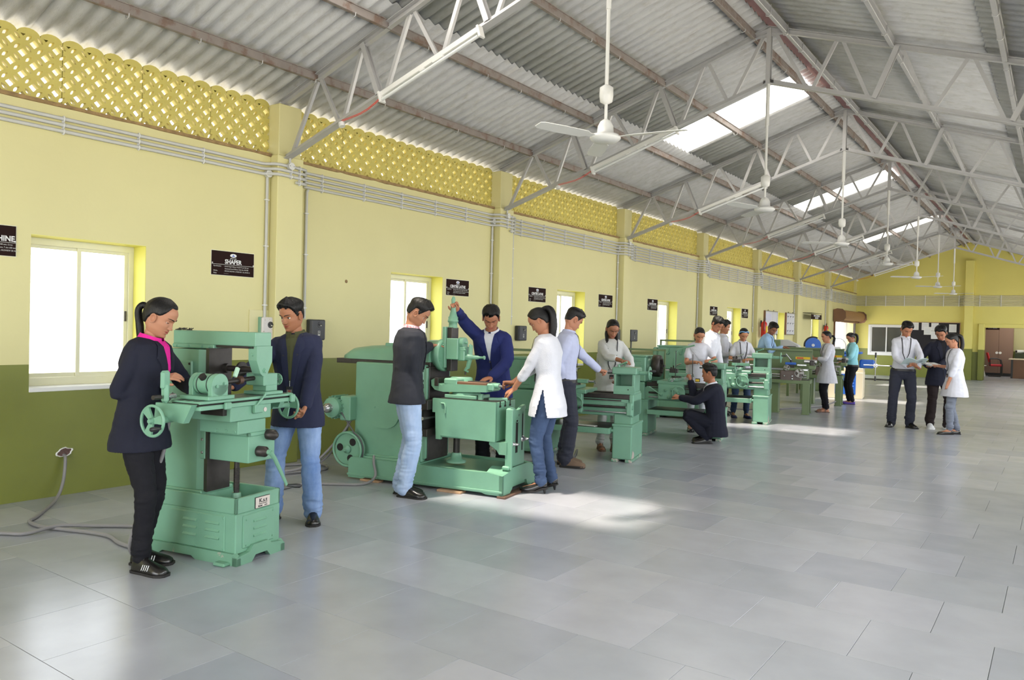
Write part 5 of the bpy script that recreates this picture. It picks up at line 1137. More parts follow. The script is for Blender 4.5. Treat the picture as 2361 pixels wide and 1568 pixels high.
YFS = [(-.06, .20), (0, .29), (.06, .345), (.14, .37), (.3, .378), (.5, .375), (.62, .40), (.72, .395), (.82, .35), (.9, .26), (.96, .15), (1.0, .02)]
YBK = [(-.06, -.02), (0, -.06), (.08, -.14), (.16, -.24), (.25, -.33), (.4, -.42), (.55, -.455), (.68, -.45), (.8, -.39), (.9, -.28), (.96, -.17), (1.0, -.02)]
WD = [(-.06, .13), (0, .15), (.04, .185), (.1, .225), (.2, .27), (.3, .29), (.42, .308), (.58, .325), (.7, .325), (.8, .29), (.9, .215), (.96, .13), (1.0, .02)]
def smooth01(x): x = max(0, min(1, x)); return x*x*(3-2*x)
def headp(th, z):
    # th 0 = face front, +th towards the left ear
    yf, yb, w_ = interp(YF, z), interp(YBK, z), interp(WD, z)
    s_, co = math.sin(th), math.cos(th)
    c = -.03; yf = interp(YFS, z)+(yf-interp(YFS, z))*g(w_*s_, .12)
    e = .86+.14*smooth01((.36-z)/.34)
    x = w_*math.copysign(abs(s_)**e, s_)
    y = c+(yf-c)*math.copysign(abs(co)**.92, co) if co > 0 else c+(c-yb)*co
    if co > 0:
        ax = abs(x)
        # nose
        t = max(0, min(1, (.56-z)/.24)); bridge = (.022+.072*t**1.35) if z >= .318 else (.094*max(0, 1-(.318-z)/.03))
        wn = .036+.03*t**2
        y += bridge*g(ax, wn)*smooth01((.64-z)/.1)+(.05*g(ax-.068, .028)*g(z-.335, .028))
        # eye sockets, brow, cheeks
        y -= .05*g(ax-.14, .075)*g(z-.5, .05); y += .014*g(ax-.13, .1)*g(z-.6, .03)
        y += .022*g(ax-.19, .08)*g(z-.37, .07); x += math.copysign(.012, x)*g(ax-.27, .06)*g(z-.38, .08)
        # lips
        y += .02*g(ax, .085)*(g(z-.243, .016)+g(z-.188, .02)); y -= .02*g(ax, .065)*g(z-.215, .008)
        y -= .008*g(ax-.112, .025)*g(z-.215, .025); y -= .014*g(ax, .07)*g(z-.135, .02); y += .012*g(ax, .07)*g(z-.06, .035)
        y -= .006*g(ax, .012)*g(z-.275, .02)
    return Vector((-x, y, z))
ZS = [-.06, -.03, 0, .02, .04, .06, .08, .1, .12, .135, .15, .165, .18, .192, .202, .21, .215, .22, .228, .238, .248, .26, .275, .29, .3, .31, .32, .33, .345, .36, .38, .4, .42, .44, .46, .48, .495, .51, .53, .55, .57, .585, .6, .62, .64, .67, .7, .73, .76, .79, .82, .85, .88, .905, .93, .95, .97, .985, 1.0]
def thetas(nf):
    out = []
    for k in range(nf): 
        u = k/nf*2-1; out.append(math.pi*(.42*u+.58*u**3) if True else 0)
    return out
THS = thetas(56)
def head_mesh(mb, M, SK, LIP, gaze, hs=1.0):
    n = len(THS); vs = [M @ headp(t, z) for z in ZS for t in THS]; nz = len(ZS)
    fl_, fs = [], []
    for i in range(nz-1):
        for k in range(n):
            f = (i*n+k, i*n+(k+1) % n, (i+1)*n+(k+1) % n, (i+1)*n+k); z = (ZS[i]+ZS[i+1])/2; p = headp((THS[k]+THS[(k+1) % n])/2 if k < n-1 else math.pi, z); ax = abs(p.x)
            lw = .108; up = .262-.02*(ax/lw)**2-(.006*g(ax, .012)); lo = .168+.045*(ax/lw)**2
            (fl_ if (p.y > .2 and ax < lw and lo < z < up) else fs).append(f)
    mb.add(vs, fs, SK, True); o = len(mb.v)-len(vs); k_ = mb.mi(LIP)
    for f in fl_: mb.f.append(tuple(i+o for i in f)); mb.m.append(k_); mb.sm.append(True)
    mb.add(vs[-n:], [tuple(range(n))], SK, True)
    # ears
    for sx in (-1, 1):
        def E(a, r_, dy): return M @ Vector((sx*(.318+.028*(r_-.3)+dy), -.03-.02*r_*math.cos(a)-.07*r_*math.cos(a)*1.0-.015*math.sin(a)*r_, .44+.135*r_*math.sin(a)))
        rows = []
        for (r_, dy) in ((.75, -.04), (.95, .01), (1.0, .035), (.88, .05), (.72, .036), (.5, .012), (.25, .006), (.05, .01)): rows.append([E(2*math.pi*k/14, r_, dy) for k in range(14)])
        vs = [p for q in rows for p in q]; mb.add(vs, [(i*14+k, i*14+(k+1) % 14, (i+1)*14+(k+1) % 14, (i+1)*14+k) for i in range(7) for k in range(14)], SK, True)
        mb.add([M @ Vector((sx*.335, -.015, .335)), M @ Vector((sx*.318, .01, .37)), M @ Vector((sx*.33, -.04, .36))], [(0, 1, 2)], SK, True)
    # eyes
    for sx in (-1, 1):
        c = Vector((sx*.138, .262, .497)); r_ = .066
        def ball(cc, ax, ang0, ang1, rr, m, nseg=14, rows=7, sy=1.0):
            a = ax.normalized(); u = a.orthogonal().normalized(); v = a.cross(u); vs = []
            for i in range(rows+1):
                t = ang0+(ang1-ang0)*i/rows
                for k in range(nseg):
                    q = 2*math.pi*k/nseg; vs.append(M @ (cc+(a*math.cos(t)+(u*math.cos(q)+v*math.sin(q))*math.sin(t))*rr))
            mb.add(vs, [(i*nseg+k, i*nseg+(k+1) % nseg, (i+1)*nseg+(k+1) % nseg, (i+1)*nseg+k) for i in range(rows) for k in range(nseg)], m, True)
        ball(c, Vector((0, 1, 0)), 0.01, 1.7, r_, EYEW)
        ga = Vector((gaze[0], 1, -.22 if gaze[1] else 0)); ball(c, ga, 0.01, .46, r_*1.012, EYEB, rows=3)
        up = Vector((sx*.12, .62, .78)) if gaze[1] else Vector((sx*.1, .22, .97))
        lo = Vector((0, .12, -.99))
        ball(c, up, 0.01, 1.22 if gaze[1] else 1.03, r_*1.08, SK); ball(c, lo, 0.01, 1.05, r_*1.06, SK)
        a = up.normalized(); u = a.orthogonal().normalized(); v = a.cross(u); tt = 1.22 if gaze[1] else 1.03
        pts = [c+(a*math.cos(tt)+(u*math.cos(q)+v*math.sin(q))*math.sin(tt))*r_*1.09 for q in [2*math.pi*k/24 for k in range(24)]]
        pts = [p for p in pts if p.y > c.y+.03 and abs(p.x-c.x) < .062]
        pts.sort(key=lambda p: p.x)
        if len(pts) > 2: mb.tube([M @ p for p in pts], .0062*M.to_scale()[0], HAIRM, 5)
        # brow
        bp = []
        for j in range(7):
            x = .052+.032*j; z = .585+.026*math.sin(j/6*2.2)
            lo_t, hi_t = 0, 1.5
            for _ in range(16):
                mid = (lo_t+hi_t)/2
                if abs(headp(mid, z).x) < x: lo_t = mid
                else: hi_t = mid
            q = headp(lo_t, z); bp.append(M @ Vector((sx*abs(q.x), q.y+.004, z)))
        mb.tube(bp, [s_*M.to_scale()[0] for s_ in (.011, .0145, .0145, .013, .0115, .009, .004)], HAIRM, 6)
def hair_mesh(M, style, seed=0):
    mb = MB(); n = len(THS); fem = style.startswith('f'); vs = []
    zs = [.1, .14, .18, .22, .26, .3, .34, .38, .42, .46, .5, .54, .57, .6, .63, .66, .69, .72, .75, .78, .81, .84, .87, .9, .92, .94, .96, .975, .99, 1.0]
    nth = 72; ths = [math.pi*(2*k/nth-1) for k in range(nth)]
    for z in zs:
        for t in ths:
            a = abs(t); dg = math.degrees(a)
            K = [(0, .87), (30, .86), (50, .79), (64, .66), (76, .56), (92, .53), (112, .34), (125, .2), (180, .18)] if fem else [(0, .83), (28, .83), (46, .80), (58, .70), (68, .56), (76, .45), (83, .46), (90, .60), (102, .60), (114, .42), (128, .27), (180, .24)]
            hz = interp(K, dg)+.012*math.sin(t*5+seed)
            m_ = smooth01((z-hz)/.05)
            p = headp(t, z); nx = Vector((p.x, p.y+.03, (z-.5)*.75)).normalized()
            rid = .5+.5*noise.noise(Vector((t*9, z*2.2, seed)))+.25*noise.noise(Vector((t*30, z*4, seed+9)))
            if fem: T = .028+.022*smooth01((z-.7)/.25)+.016*rid
            else: T = .02+.07*smooth01((z-.6)/.25)+.045*smooth01((62-dg)/45)*smooth01((z-.76)/.08)+.045*rid*(.25+smooth01((z-.6)/.25))
            vs.append(M @ (p+nx*(T*m_-.035*(1-m_))))
    N = nth; fs = [(i*N+k, i*N+(k+1) % N, (i+1)*N+(k+1) % N, (i+1)*N+k) for i in range(len(zs)-1) for k in range(N)]
    mb.add(vs, fs, HAIRM, True); mb.add(vs[-N:], [tuple(range(N))], HAIRM, True)
    rr = random.Random(seed); S_ = M.to_scale()[0]
    if style == 'm':
        # small front locks breaking the outline
        for k in range(26):
            t = rr.uniform(-2.6, 2.6); z = rr.uniform(.86, .97) if abs(t) > .9 else rr.uniform(.80, .95); p = headp(t, z); q = p+Vector((p.x*.16, (p.y+.03)*.16+.02, .075))
            mb.tube([M @ p, M @ (p*.4+q*.6+Vector((0, 0, .03))), M @ (q+Vector((p.x*.14, p.y*.14, -.005)))], [.04*S_, .03*S_, .006*S_], HAIRM, 6)
    return mb
def tail(mb, pts, rad, seed=0):
    rr = random.Random(seed)
    P = spline(pts, 5)
    for k in range(9):
        o = Vector((rr.uniform(-1, 1), rr.uniform(-1, 1), rr.uniform(-.4, .4)))*rad[0]*.42
        Q = [p+o*(.5+.5*math.sin(i*.35+k))*(1-.3*i/len(P)) for i, p in enumerate(P)]
        R_ = []
        for i in range(len(P)):
            u = i/(len(P)-1)*(len(rad)-1); j = min(int(u), len(rad)-2); R_.append((rad[j]*(1-(u-j))+rad[j+1]*(u-j))*.62)
        mb.tube(Q, R_, HAIRM, 8)

# ---- hand: palm and five bent fingers ----
def hand(mb, W, D, Nn, side, s, curl=.6, spread=.12, thumb=.5):
    # W wrist, D finger direction, Nn palm normal (out of the palm), side +1 if the thumb lies along D x Nn
    D = Vector(D).normalized(); Nn = Vector(Nn); Nn = (Nn-D*Nn.dot(D)).normalized(); T = D.cross(Nn)*side
    rings = []
    for d_, a, b in ((-.03, .026, .021), (0, .026, .019), (.025, .034, .0175), (.055, .040, .016), (.082, .040, .0135), (.092, .036, .010)):
        rings.append(sring(W+D*d_*s, T, Nn, a*s, b*s, 14, 2.6))
    loft(mb, rings)
    for j, (o, L, r_) in enumerate(((.029, .068, .0088), (.0095, .076, .009), (-.0105, .071, .0086), (-.0295, .056, .0077))):
        base = W+D*(.078-.004*abs(j-1))*s+T*o*s; ang = 0; pts = [base-D*.015*s, base]; p = base; fan_ = (1.2-j)*spread*.35
        for q, (f, c) in enumerate(((.45, 1.0), (.31, 1.15), (.24, .8))):
            ang += curl*c*(.85+.1*j); dr = D*math.cos(ang)+Nn*math.sin(ang)+T*fan_*math.cos(ang); p = p+dr.normalized()*L*f*s; pts.append(p)
        mb.tube(pts+[p+dr.normalized()*.004*s], [r_*s*1.08, r_*s*1.05, r_*s, r_*s*.92, r_*s*.8, r_*s*.5], WHT, 8)
    b0 = W+D*.018*s+T*.022*s+Nn*.004*s
    d1 = (D*.62+T*.72+Nn*.28*thumb).normalized(); d2 = (D*.86+T*.32+Nn*.55*thumb).normalized(); d3 = (D*.95+T*.02+Nn*.6*thumb).normalized()
    p1 = b0+d1*.036*s; p2 = p1+d2*.032*s; p3 = p2+d3*.026*s
    mb.tube([b0-d1*.012*s, b0, p1, p2, p3, p3+d3*.004*s], [.012*s, .015*s, .0125*s, .0105*s, .0085*s, .005*s], WHT, 8)

def foot_rings(A, F, Lf, s, grow=0, z0=.0, heel=0):
    out = []; U = Vector((0, 0, 1))
    for x, w_, h_ in ((-.055, .018, .045), (-.045, .028, .07), (-.02, .034, .092), (.02, .036, .10), (.06, .039, .078), (.10, .044, .06), (.14, .048, .047), (.175, .044, .036), (.195, .030, .027), (.205, .016, .02)):
        c = Vector((A.x, A.y, 0))+F*x*s; lift = heel*smooth01((.09-x)/.12); hh = h_*s+grow; ring = []
        for k in range(14):
            t = 2*math.pi*k/14; a = math.cos(t)*(w_*s+grow); b = math.sin(t); b = (b if b > 0 else b*.0)
            ring.append(c+Lf*a+U*(z0+lift+b*hh if b > 0 else z0+lift))
        # keep ring non-degenerate below
        for k in range(14):
            if math.sin(2*math.pi*k/14) < -.01: ring[k] = ring[k]+U*(-.004)
        out.append(ring)
    return out

def person(lab, base, hd, h=1.66, fem=False, feet=None, pelvis=None, lean=(0, 0), shyaw=0, look=None, hands=None, elb=None, fingers=None, hair='m', tails=None,
           top='shirt', top_m=None, pants_m=None, shoe='shoe', shoe_m=None, sk=(168, 112, 80), sleeve=1.0, hem=None, vneck=None, collar=None, lany=None, gaze_down=True, fine=True, slim=0, seed=1, wr=1.0, group='students in the workshop', slit=None, shoe_lab=None, band=None, kneepole=None):
    s = h/1.70; bx_, by_ = base; root = empty('person', (bx_, by_, 0), 0, label=lab, cat='person', group=group)
    O = Vector((bx_, by_, 0)); a = R(hd); F = Vector((math.cos(a), math.sin(a), 0)); Lf = Vector((-math.sin(a), math.cos(a), 0)); U = Vector((0, 0, 1))
    SK = skin(seed, sk); LIP = mat('lip_%d' % seed, (sk[0]*.92, sk[1]*.68, sk[2]*.72), .4)
    vox = 1.0 if fine else 1.6
    loc = lambda v: Vector(v)-O
    if feet is None: feet = [((base[0], base[1]), None), None]
    FT = []
    for i, f in enumerate(feet):     # (x, y, heading deg, lift)
        fa = R(f[2]) if len(f) > 2 and f[2] is not None else a
        FT.append((Vector((f[0]-bx_, f[1]-by_, (f[3] if len(f) > 3 else 0))), Vector((math.cos(fa), math.sin(fa), 0)), Vector((-math.sin(fa), math.cos(fa), 0))))
    P = loc(pelvis) if pelvis else (FT[0][0]+FT[1][0])/2+U*(.905*s); P = Vector(P)
    if pelvis and pelvis[2] > .7: P.z = .924*s
    if not pelvis: P.z = .924*s
    ll = .545*s; up = math.sqrt(max(.05, 1-lean[0]**2-lean[1]**2)); N_ = P+(F*lean[0]+Lf*lean[1]+U*up)*ll
    sa = a+R(shyaw); LS = Vector((-math.sin(sa), math.cos(sa), 0))
    C1 = P+U*ll*.45
    def sp(t):
        if t < 0: return P+U*t*ll
        return P*(1-t)**2+C1*2*t*(1-t)+N_*t*t
    def fr(t):
        tt = max(t, 0); tan = ((C1-P)*2*(1-tt)+(N_-C1)*2*tt).normalized() if t >= 0 else U
        l_ = (Lf*(1-min(1, tt))+LS*min(1, tt)); l_ = (l_-tan*l_.dot(tan)).normalized(); return l_, l_.cross(tan).normalized(), tan
    MR = [(-.25, .10, .085), (-.17, .155, .105), (-.04, .165, .115), (.1, .152, .108), (.3, .138, .10), (.5, .152, .108), (.7, .166, .116), (.84, .168, .102), (.93, .135, .082), (1.0, .072, .06)]
    FR = [(-.25, .10, .085), (-.17, .16, .108), (-.04, .172, .12), (.1, .155, .108), (.32, .122, .092), (.5, .135, .102), (.68, .148, .122), (.84, .150, .098), (.93, .12, .078), (1.0, .06, .052)]
    RG = FR if fem else MR; SW = (.138 if fem else .155)*s; thin = 1-slim
    def torso(mb, off, t0=-.25, t1=1.0, extra=0):
        rings = []
        for t, w_, d_ in RG:
            if t < t0-1e-6 or t > t1+1e-6: continue
            l_, f_, _ = fr(t); rings.append(sring(sp(t), l_, f_, (w_*thin*s+off+extra*0), (d_*thin*s+off), 20, 2.35))
        return rings
    # joints
    ls, fs_, _ = fr(.88); SJ = {1: sp(.86)+ls*SW, -1: sp(.86)-ls*SW}
    hl = .30*s; EJ, WJ, HD_, HN = {}, {}, {}, {}
    for k in (1, -1):
        tgt = (hands or {}).get(k); tgt = loc(tgt) if tgt else SJ[k]+LS*k*.07*s-U*.50*s+fs_*.08*s
        pole = Vector((elb or {}).get(k, tuple(-F*.6+Lf*k*.5-U*.4)))
        EJ[k], WJ[k] = ik(SJ[k], tgt, .285*s, .25*s, pole)
        fg = (fingers or {}).get(k, {}); HD_[k] = Vector(fg['d']) if 'd' in fg else (WJ[k]-EJ[k]).normalized(); HN[k] = Vector(fg['n']) if 'n' in fg else (-LS*k if not tgt is None and HD_[k].z < -.6 else -U)
    # head frame
    ntop = N_+(fr(1)[2]*.55+U*.45+F*.12).normalized()*.085*s
    lk = loc(look)-ntop if look else F.copy(); HFw = lk.normalized()
    if HFw.z < -.62: q = Vector((HFw.x, HFw.y, 0)).normalized(); HFw = (q*.785+Vector((0, 0, -.62))).normalized()
    HL = U.cross(HFw).normalized(); HU = HFw.cross(HL).normalized(); HS = .228*s
    Mh = Matrix((-HL*HS, HFw*HS, HU*HS)).transposed().to_4x4(); org = ntop-(HFw*-.06+HU*.26)*HS; Mh.translation = org
    # ---- body ----
    bmb = MB(); loft(bmb, torso(bmb, -.014))
    limb(bmb, [sp(.93), N_+(ntop-N_)*.45, ntop+HU*.02, org+HU*HS*.2-HFw*HS*.05], [.062*s, .05*s, .05*s, .055*s] if not fem else [.052*s, .042*s, .043*s, .05*s])
    KJ = {}
    hipj = {1: P+Lf*.088*s-U*.02, -1: P-Lf*.088*s-U*.02}
    for i, k in enumerate((1, -1)):
        A_ = FT[i][0]+U*.085*s; kp = Vector(kneepole[i]) if kneepole else FT[i][1]
        KJ[k], AJ = ik(hipj[k], A_, .42*s, .41*s, kp); lt = thin
        limb(bmb, [hipj[k]+U*.03, hipj[k]*.55+KJ[k]*.45, KJ[k], KJ[k]*.6+AJ*.4, AJ], [.074*s*lt, .068*s*lt, .046*s*lt, .047*s*lt, .034*s], 12)
        loft(bmb, foot_rings(FT[i][0], FT[i][1], FT[i][2], s*.94, 0, FT[i][0].z+(.012 if shoe != 'heel' else .02), .045 if shoe == 'heel' else 0))
    bm_ = temp_eval(bmb, .013*vox, 2, SK)
    amb = MB()
    for k in (1, -1):
        limb(amb, [SJ[k], SJ[k]*.5+EJ[k]*.5, EJ[k], EJ[k]*.65+WJ[k]*.35, WJ[k]], [(.045 if sleeve < .05 else .034)*s*lt, (.042 if sleeve < .5 else .034)*s*lt, (.034 if sleeve < .9 else .028)*s*lt, .033*s*lt if sleeve < .9 else .028*s*lt, .0235*s], 12)
        fg = (fingers or {}).get(k, {}); hand(amb, WJ[k], HD_[k], HN[k], fg.get('side', k), s*1.0, fg.get('c', .45), fg.get('sp', .15), fg.get('th', .6))
    am_ = temp_eval(amb, .0042*(1 if fine else 1.45), 1, SK)
    fb = MB()
    for me in (bm_, am_):
        fb.add([v.co.copy() for v in me.vertices], [tuple(p.vertices) for p in me.polygons], SK, True); bpy.data.meshes.remove(me)
    head_mesh(fb, Mh, SK, LIP, (0, gaze_down)); body = fb.obj('body', root)
    # ---- hair ----
    hm = hair_mesh(Mh, hair, seed)
    if tails:
        for (pts, rad) in tails: tail(hm, [Mh @ Vector(p) if len(p) == 3 else Mh @ Vector(p[:3])+Vector(p[3:6]) for p in pts], [r_*s for r_ in rad], seed)
    hm.obj('hair', root, 'black hair' if not tails else 'long black hair tied back')
    if band: part('hair_band', root, lambda m: m.tube([Mh @ (headp(t, z)+Vector((math.sin(-t)*0, 0, .0)) + Vector((headp(t, z).x*.16, headp(t, z).y*.1, .055))) for t, z in [(-1.6, .5), (-1.5, .64), (-1.3, .78), (-.9, .88), (0, .90), (.9, .88), (1.3, .78), (1.5, .64), (1.6, .5)]], .009, band, 6), 'pale blue hair band')
    # ---- trousers ----
    pm = MB(); loose = {'jeans': .011, 'slim': .004, 'formal': .015}[('slim' if slim or fem else 'jeans')]
    hipo = .010; rr_ = [r_ for r_ in RG if r_[0] <= .12]
    loft(pm, [sring(sp(t), *fr(t)[:2], w_*thin*s+hipo, d_*thin*s+hipo, 20, 2.3) for t, w_, d_ in rr_])
    zon = []
    for i, k in enumerate((1, -1)):
        A_ = FT[i][0]+U*.10*s; kp = Vector(kneepole[i]) if kneepole else FT[i][1]; _, AJ = ik(hipj[k], FT[i][0]+U*.085*s, .42*s, .41*s, kp)
        e_ = 0 if fem else .012
        lo = AJ+(KJ[k]-AJ).normalized()*.0
        limb(pm, [hipj[k]+U*.02, hipj[k]*.55+KJ[k]*.45, KJ[k], KJ[k]*.6+lo*.4, lo-U*(.03 if not fem else -.005)*s*(1 if kneepole is None else 0)], [.094*s*thin+loose*.6, .082*s*thin+loose, .057*s*thin+loose, .055*s*thin+loose+e_*.6, .040*s+loose+e_], 14)
        zon += [(tuple(KJ[k]), .09, 1.0), (tuple(AJ+U*.06), .10, 1.6), (tuple(hipj[k]), .12, .8)]
    tm = temp_eval(pm, .0095*vox, 1, pants_m); wrinkle(tm, .015*wr, (10, 10, 34), seed, zon, .3); set_smooth(tm)
    # ---- upper garment ----
    off = {'shirt': .014, 'blazer': .024, 'kurta': .014, 'tunic': .016, 'kameez': .016}[top]; um = MB()
    hem_z = hem if hem is not None else {'shirt': .918, 'blazer': .74, 'kurta': .66, 'tunic': .70, 'kameez': .50}[top]*s
    for v in tm.vertices:
        d_ = v.co.z-hem_z
        if d_ > .0 and P.z > .6:
            c_ = P; q = 1-(.10 if hem_z < .8*s else .03)*smooth01(d_/.06); v.co.x = c_.x+(v.co.x-c_.x)*q; v.co.y = c_.y+(v.co.y-c_.y)*q
    mobj('trousers', tm, root)
    tuck = top == 'shirt' and hem_z > .88*s
    rings = torso(um, off, -.05 if not tuck else .05, .93)
    if tuck: rings = [sring(sp(.015), *fr(.015)[:2], .158*thin*s+off, .110*thin*s+off, 20, 2.35)]+rings
    l_, f_, _ = fr(0); w0, d0 = [(r_[1], r_[2]) for r_ in RG if abs(r_[0]+.04) < .001][0]
    zz = sp(-.04).z; dn = []; nd = max(1, int((zz-hem_z)/.045)); flare = {'shirt': .0, 'blazer': .04, 'kurta': .10, 'tunic': .16, 'kameez': .16}[top]
    for q in range(nd, 0, -1):
        dz = (zz-hem_z)*q/nd; c = sp(-.04)-U*dz; gx = .012*min(1, dz/.08); dn.append(sring(c, l_, f_, w0*thin*s+off+gx+flare*dz, d0*thin*s+off+gx*1.6+flare*dz*1.1, 20, 2.2))
    l1, f1, _ = fr(1.0); neck_r = sring(sp(.985), l1, f1, .078*s, .062*s, 20, 2)
    loft(um, (dn if hem_z < zz-.01 and not tuck else [])+rings+[neck_r])
    tbm = list(um.v), list(um.f)
    # shoulders caps
    zon = []
    for k in (1, -1):
        r0 = (.041 if fem else .046)*s*thin+off*.8; e2 = EJ[k]; w2 = WJ[k]
        if sleeve >= .99: pts = [SJ[k]-ls*k*.02, SJ[k]*.5+e2*.5, e2, e2*.5+w2*.5, w2*.95+e2*.05]; rd = [r0*.98, r0, r0*.86, r0*.80, .031*s+off*.6]
        elif sleeve > .55: q = sleeve-.5; q = q*2; wq = e2*(1-q)+w2*q; pts = [SJ[k]-ls*k*.02, SJ[k]*.5+e2*.5, e2, wq]; rd = [r0*1.05, r0, r0*.9, r0*.82]
        else: eq = SJ[k]*(1-sleeve*2)+e2*sleeve*2; pts = [SJ[k]-ls*k*.02, SJ[k]*.4+eq*.6, eq]; rd = [r0*1.06, r0*1.04, r0*1.02]
        limb(um, pts, rd, 14); zon += [(tuple(e2), .08, 1.2), (tuple(SJ[k]-ls*k*.05-U*.05), .09, .7)]
    if fem:
        for k in (1, -1):
            l2, f2, _ = fr(.62); um.lathe(sp(.64)+l2*k*.06*s+f2*.04*s, f2, [(0, .07*s), (.04*s, .066*s), (.07*s, .045*s), (.082*s+off*.6, .015*s)], WHT, 14)
    om = temp_eval(um, (.0075 if fine else .0115), 2 if not fem else 3, top_m)
    wrinkle(om, {'blazer': .012, 'shirt': .015, 'kurta': .010, 'tunic': .014, 'kameez': .014}[top]*wr, (11, 11, 17) if top != 'blazer' else (9, 9, 14), seed+3, zon, .45)
    # open the hem and the side slits
    bm2 = bmesh.new(); bm2.from_mesh(om); dead = []
    for f in bm2.faces:
        c = f.calc_center_median()
        if c.z < hem_z+.012 and f.normal.z < -.7: dead.append(f); continue
        if slit and hem_z <= c.z < slit:
            rel = c-sp(0); x = rel.dot(Lf); y = rel.dot(F)
            if abs(y) < (slit-c.z)*.22+.004 and abs(x) > .08 and abs(x) < .34: dead.append(f)
    bmesh.ops.delete(bm2, geom=dead, context='FACES'); bm2.to_mesh(om); bm2.free(); set_smooth(om)
    garment = mobj({'shirt': 'shirt', 'blazer': 'blazer', 'kurta': 'kurta', 'tunic': 'tunic', 'kameez': 'kameez'}[top], om, root)
    bvh = BVHTree.FromPolygons([Vector(v) for v in tbm[0]], [tuple(f) for f in tbm[1]])
    # project torso-plane points (l, t) from the front on to the cloth
    def proj(l0, t, o, back=False):
        l2, f2, tn = fr(t); sg = -1 if back else 1; st = sp(t)+l2*l0*s+f2*sg*.6
        hit = bvh.ray_cast(st, -f2*sg, 1.2)
        p = hit[0] if hit[0] is not None else sp(t)+l2*l0*s+f2*sg*.09*s
        return p+f2*sg*o
    def panel(name, polyL, polyR, o, m, thick=.003, lab_=None, back=False):
        # strip between two polylines (l,t)
        def rs(pl):
            out = []
            for q in range(len(pl)-1):
                for r_ in range(4): u = r_/4; out.append((pl[q][0]*(1-u)+pl[q+1][0]*u, pl[q][1]*(1-u)+pl[q+1][1]*u))
            return out+[pl[-1]]
        polyL, polyR = rs(polyL), rs(polyR)
        mb = MB(); n = len(polyL); K = 5; vs = []
        for off_ in (o, o-thick):
            for i in range(n):
                for j in range(K):
                    u = j/(K-1); l0 = polyL[i][0]*(1-u)+polyR[i][0]*u; t = polyL[i][1]*(1-u)+polyR[i][1]*u; vs.append(proj(l0, t, off_, back))
        h_ = n*K; fs = [(i*K+j, i*K+j+1, (i+1)*K+j+1, (i+1)*K+j) for i in range(n-1) for j in range(K-1)]
        fs += [(h_+a_, h_+d_, h_+c_, h_+b_) for a_, b_, c_, d_ in fs]
        fs += [(j, h_+j, h_+j+1, j+1) for j in range(K-1)]+[((n-1)*K+j, (n-1)*K+j+1, h_+(n-1)*K+j+1, h_+(n-1)*K+j) for j in range(K-1)]
        fs += [(i*K, (i+1)*K, h_+(i+1)*K, h_+i*K) for i in range(n-1)]+[(i*K+K-1, h_+i*K+K-1, h_+(i+1)*K+K-1, (i+1)*K+K-1) for i in range(n-1)]
        mb.add(vs, fs, m, False); return mb.obj(name, root, lab_)
    if vneck:   # blazer front: shirt showing in the V, lapels, buttons
        sm_, tb = vneck; n = 8; tt = [.975-(.975-tb)*i/n for i in range(n+1)]
        panel('shirt_front', [(-.055*(1-i/n)-.002, tt[i]) for i in range(n+1)], [(.055*(1-i/n)+.002, tt[i]) for i in range(n+1)], .009, sm_, lab_='shirt showing between the lapels')
        for k in (1, -1):
            prof = [(.066, .975, .052), (.082, .93, .047), (.098, .86, .038), (.108, .80, .030), (.092, .76, .027), (.085, .74, .024), (.03, tb+.02, .006), (.012, tb-.01, .002)]
            panel('lapel', [(k*b_, t_) for a_, t_, b_ in prof], [(k*a_, t_) for a_, t_, b_ in prof], .015, top_m, .008)
        panel('front_edge', [(.004, tb-.01), (.006, tb-.2), (.008, tb-.45)], [(.010, tb-.01), (.012, tb-.2), (.018, tb-.45)], .007, mat('seam_dark', (14, 14, 20), .9), .003)
        for j in range(2):
            q = proj(.0, tb-.03-j*.17, .008); part('button', root, lambda m: m.cyl(q, q+fr(.3)[1]*.004, .009, BLACK, n=10))
        for k in (1, -1): q1 = [(k*.07, .12), (k*.07, .10)]; panel('pocket_flap', [(k*.06, .10), (k*.06, .03)], [(k*.135, .10), (k*.135, .03)], .006, top_m, .004)
    if collar:
        l1, f1, u1 = fr(1.0); c0 = sp(.985)
        cb = MB(); n = 20; vs = []
        for (dr, dz) in ((.004, -.012), (.0, .022), (.006, .024), (.016, -.006)):
            for k in range(n+1):
                t = -math.pi*.5+.22+(2*math.pi-.44)*k/n+math.pi; t = math.pi/2+.2+(2*math.pi-.4)*k/n
                vs.append(c0+l1*math.cos(t)*(.064*s+dr)+f1*math.sin(t)*(.058*s+dr)+u1*(dz*s-.012*max(0, math.sin(t)))+f1*.012*max(0, math.sin(t)))
        cb.add(vs, [(i*(n+1)+k, i*(n+1)+k+1, (i+1)*(n+1)+k+1, (i+1)*(n+1)+k) for i in range(3) for k in range(n)], collar, False)
        for k in (1, -1):
            a_ = c0+l1*k*.03*s+f1*.066*s+u1*.006; b_ = c0+l1*k*.058*s+f1*.045*s+u1*.008; c_ = proj(k*.062, .90, .012); d_ = proj(k*.018, .935, .012)
            cb.add([a_, b_, c_, d_, a_-f1*.004, b_-f1*.004, c_-f1*.004, d_-f1*.004], [(0, 1, 2, 3), (7, 6, 5, 4), (0, 4, 5, 1), (1, 5, 6, 2), (2, 6, 7, 3), (3, 7, 4, 0)], collar)
        cb.obj('collar', root)
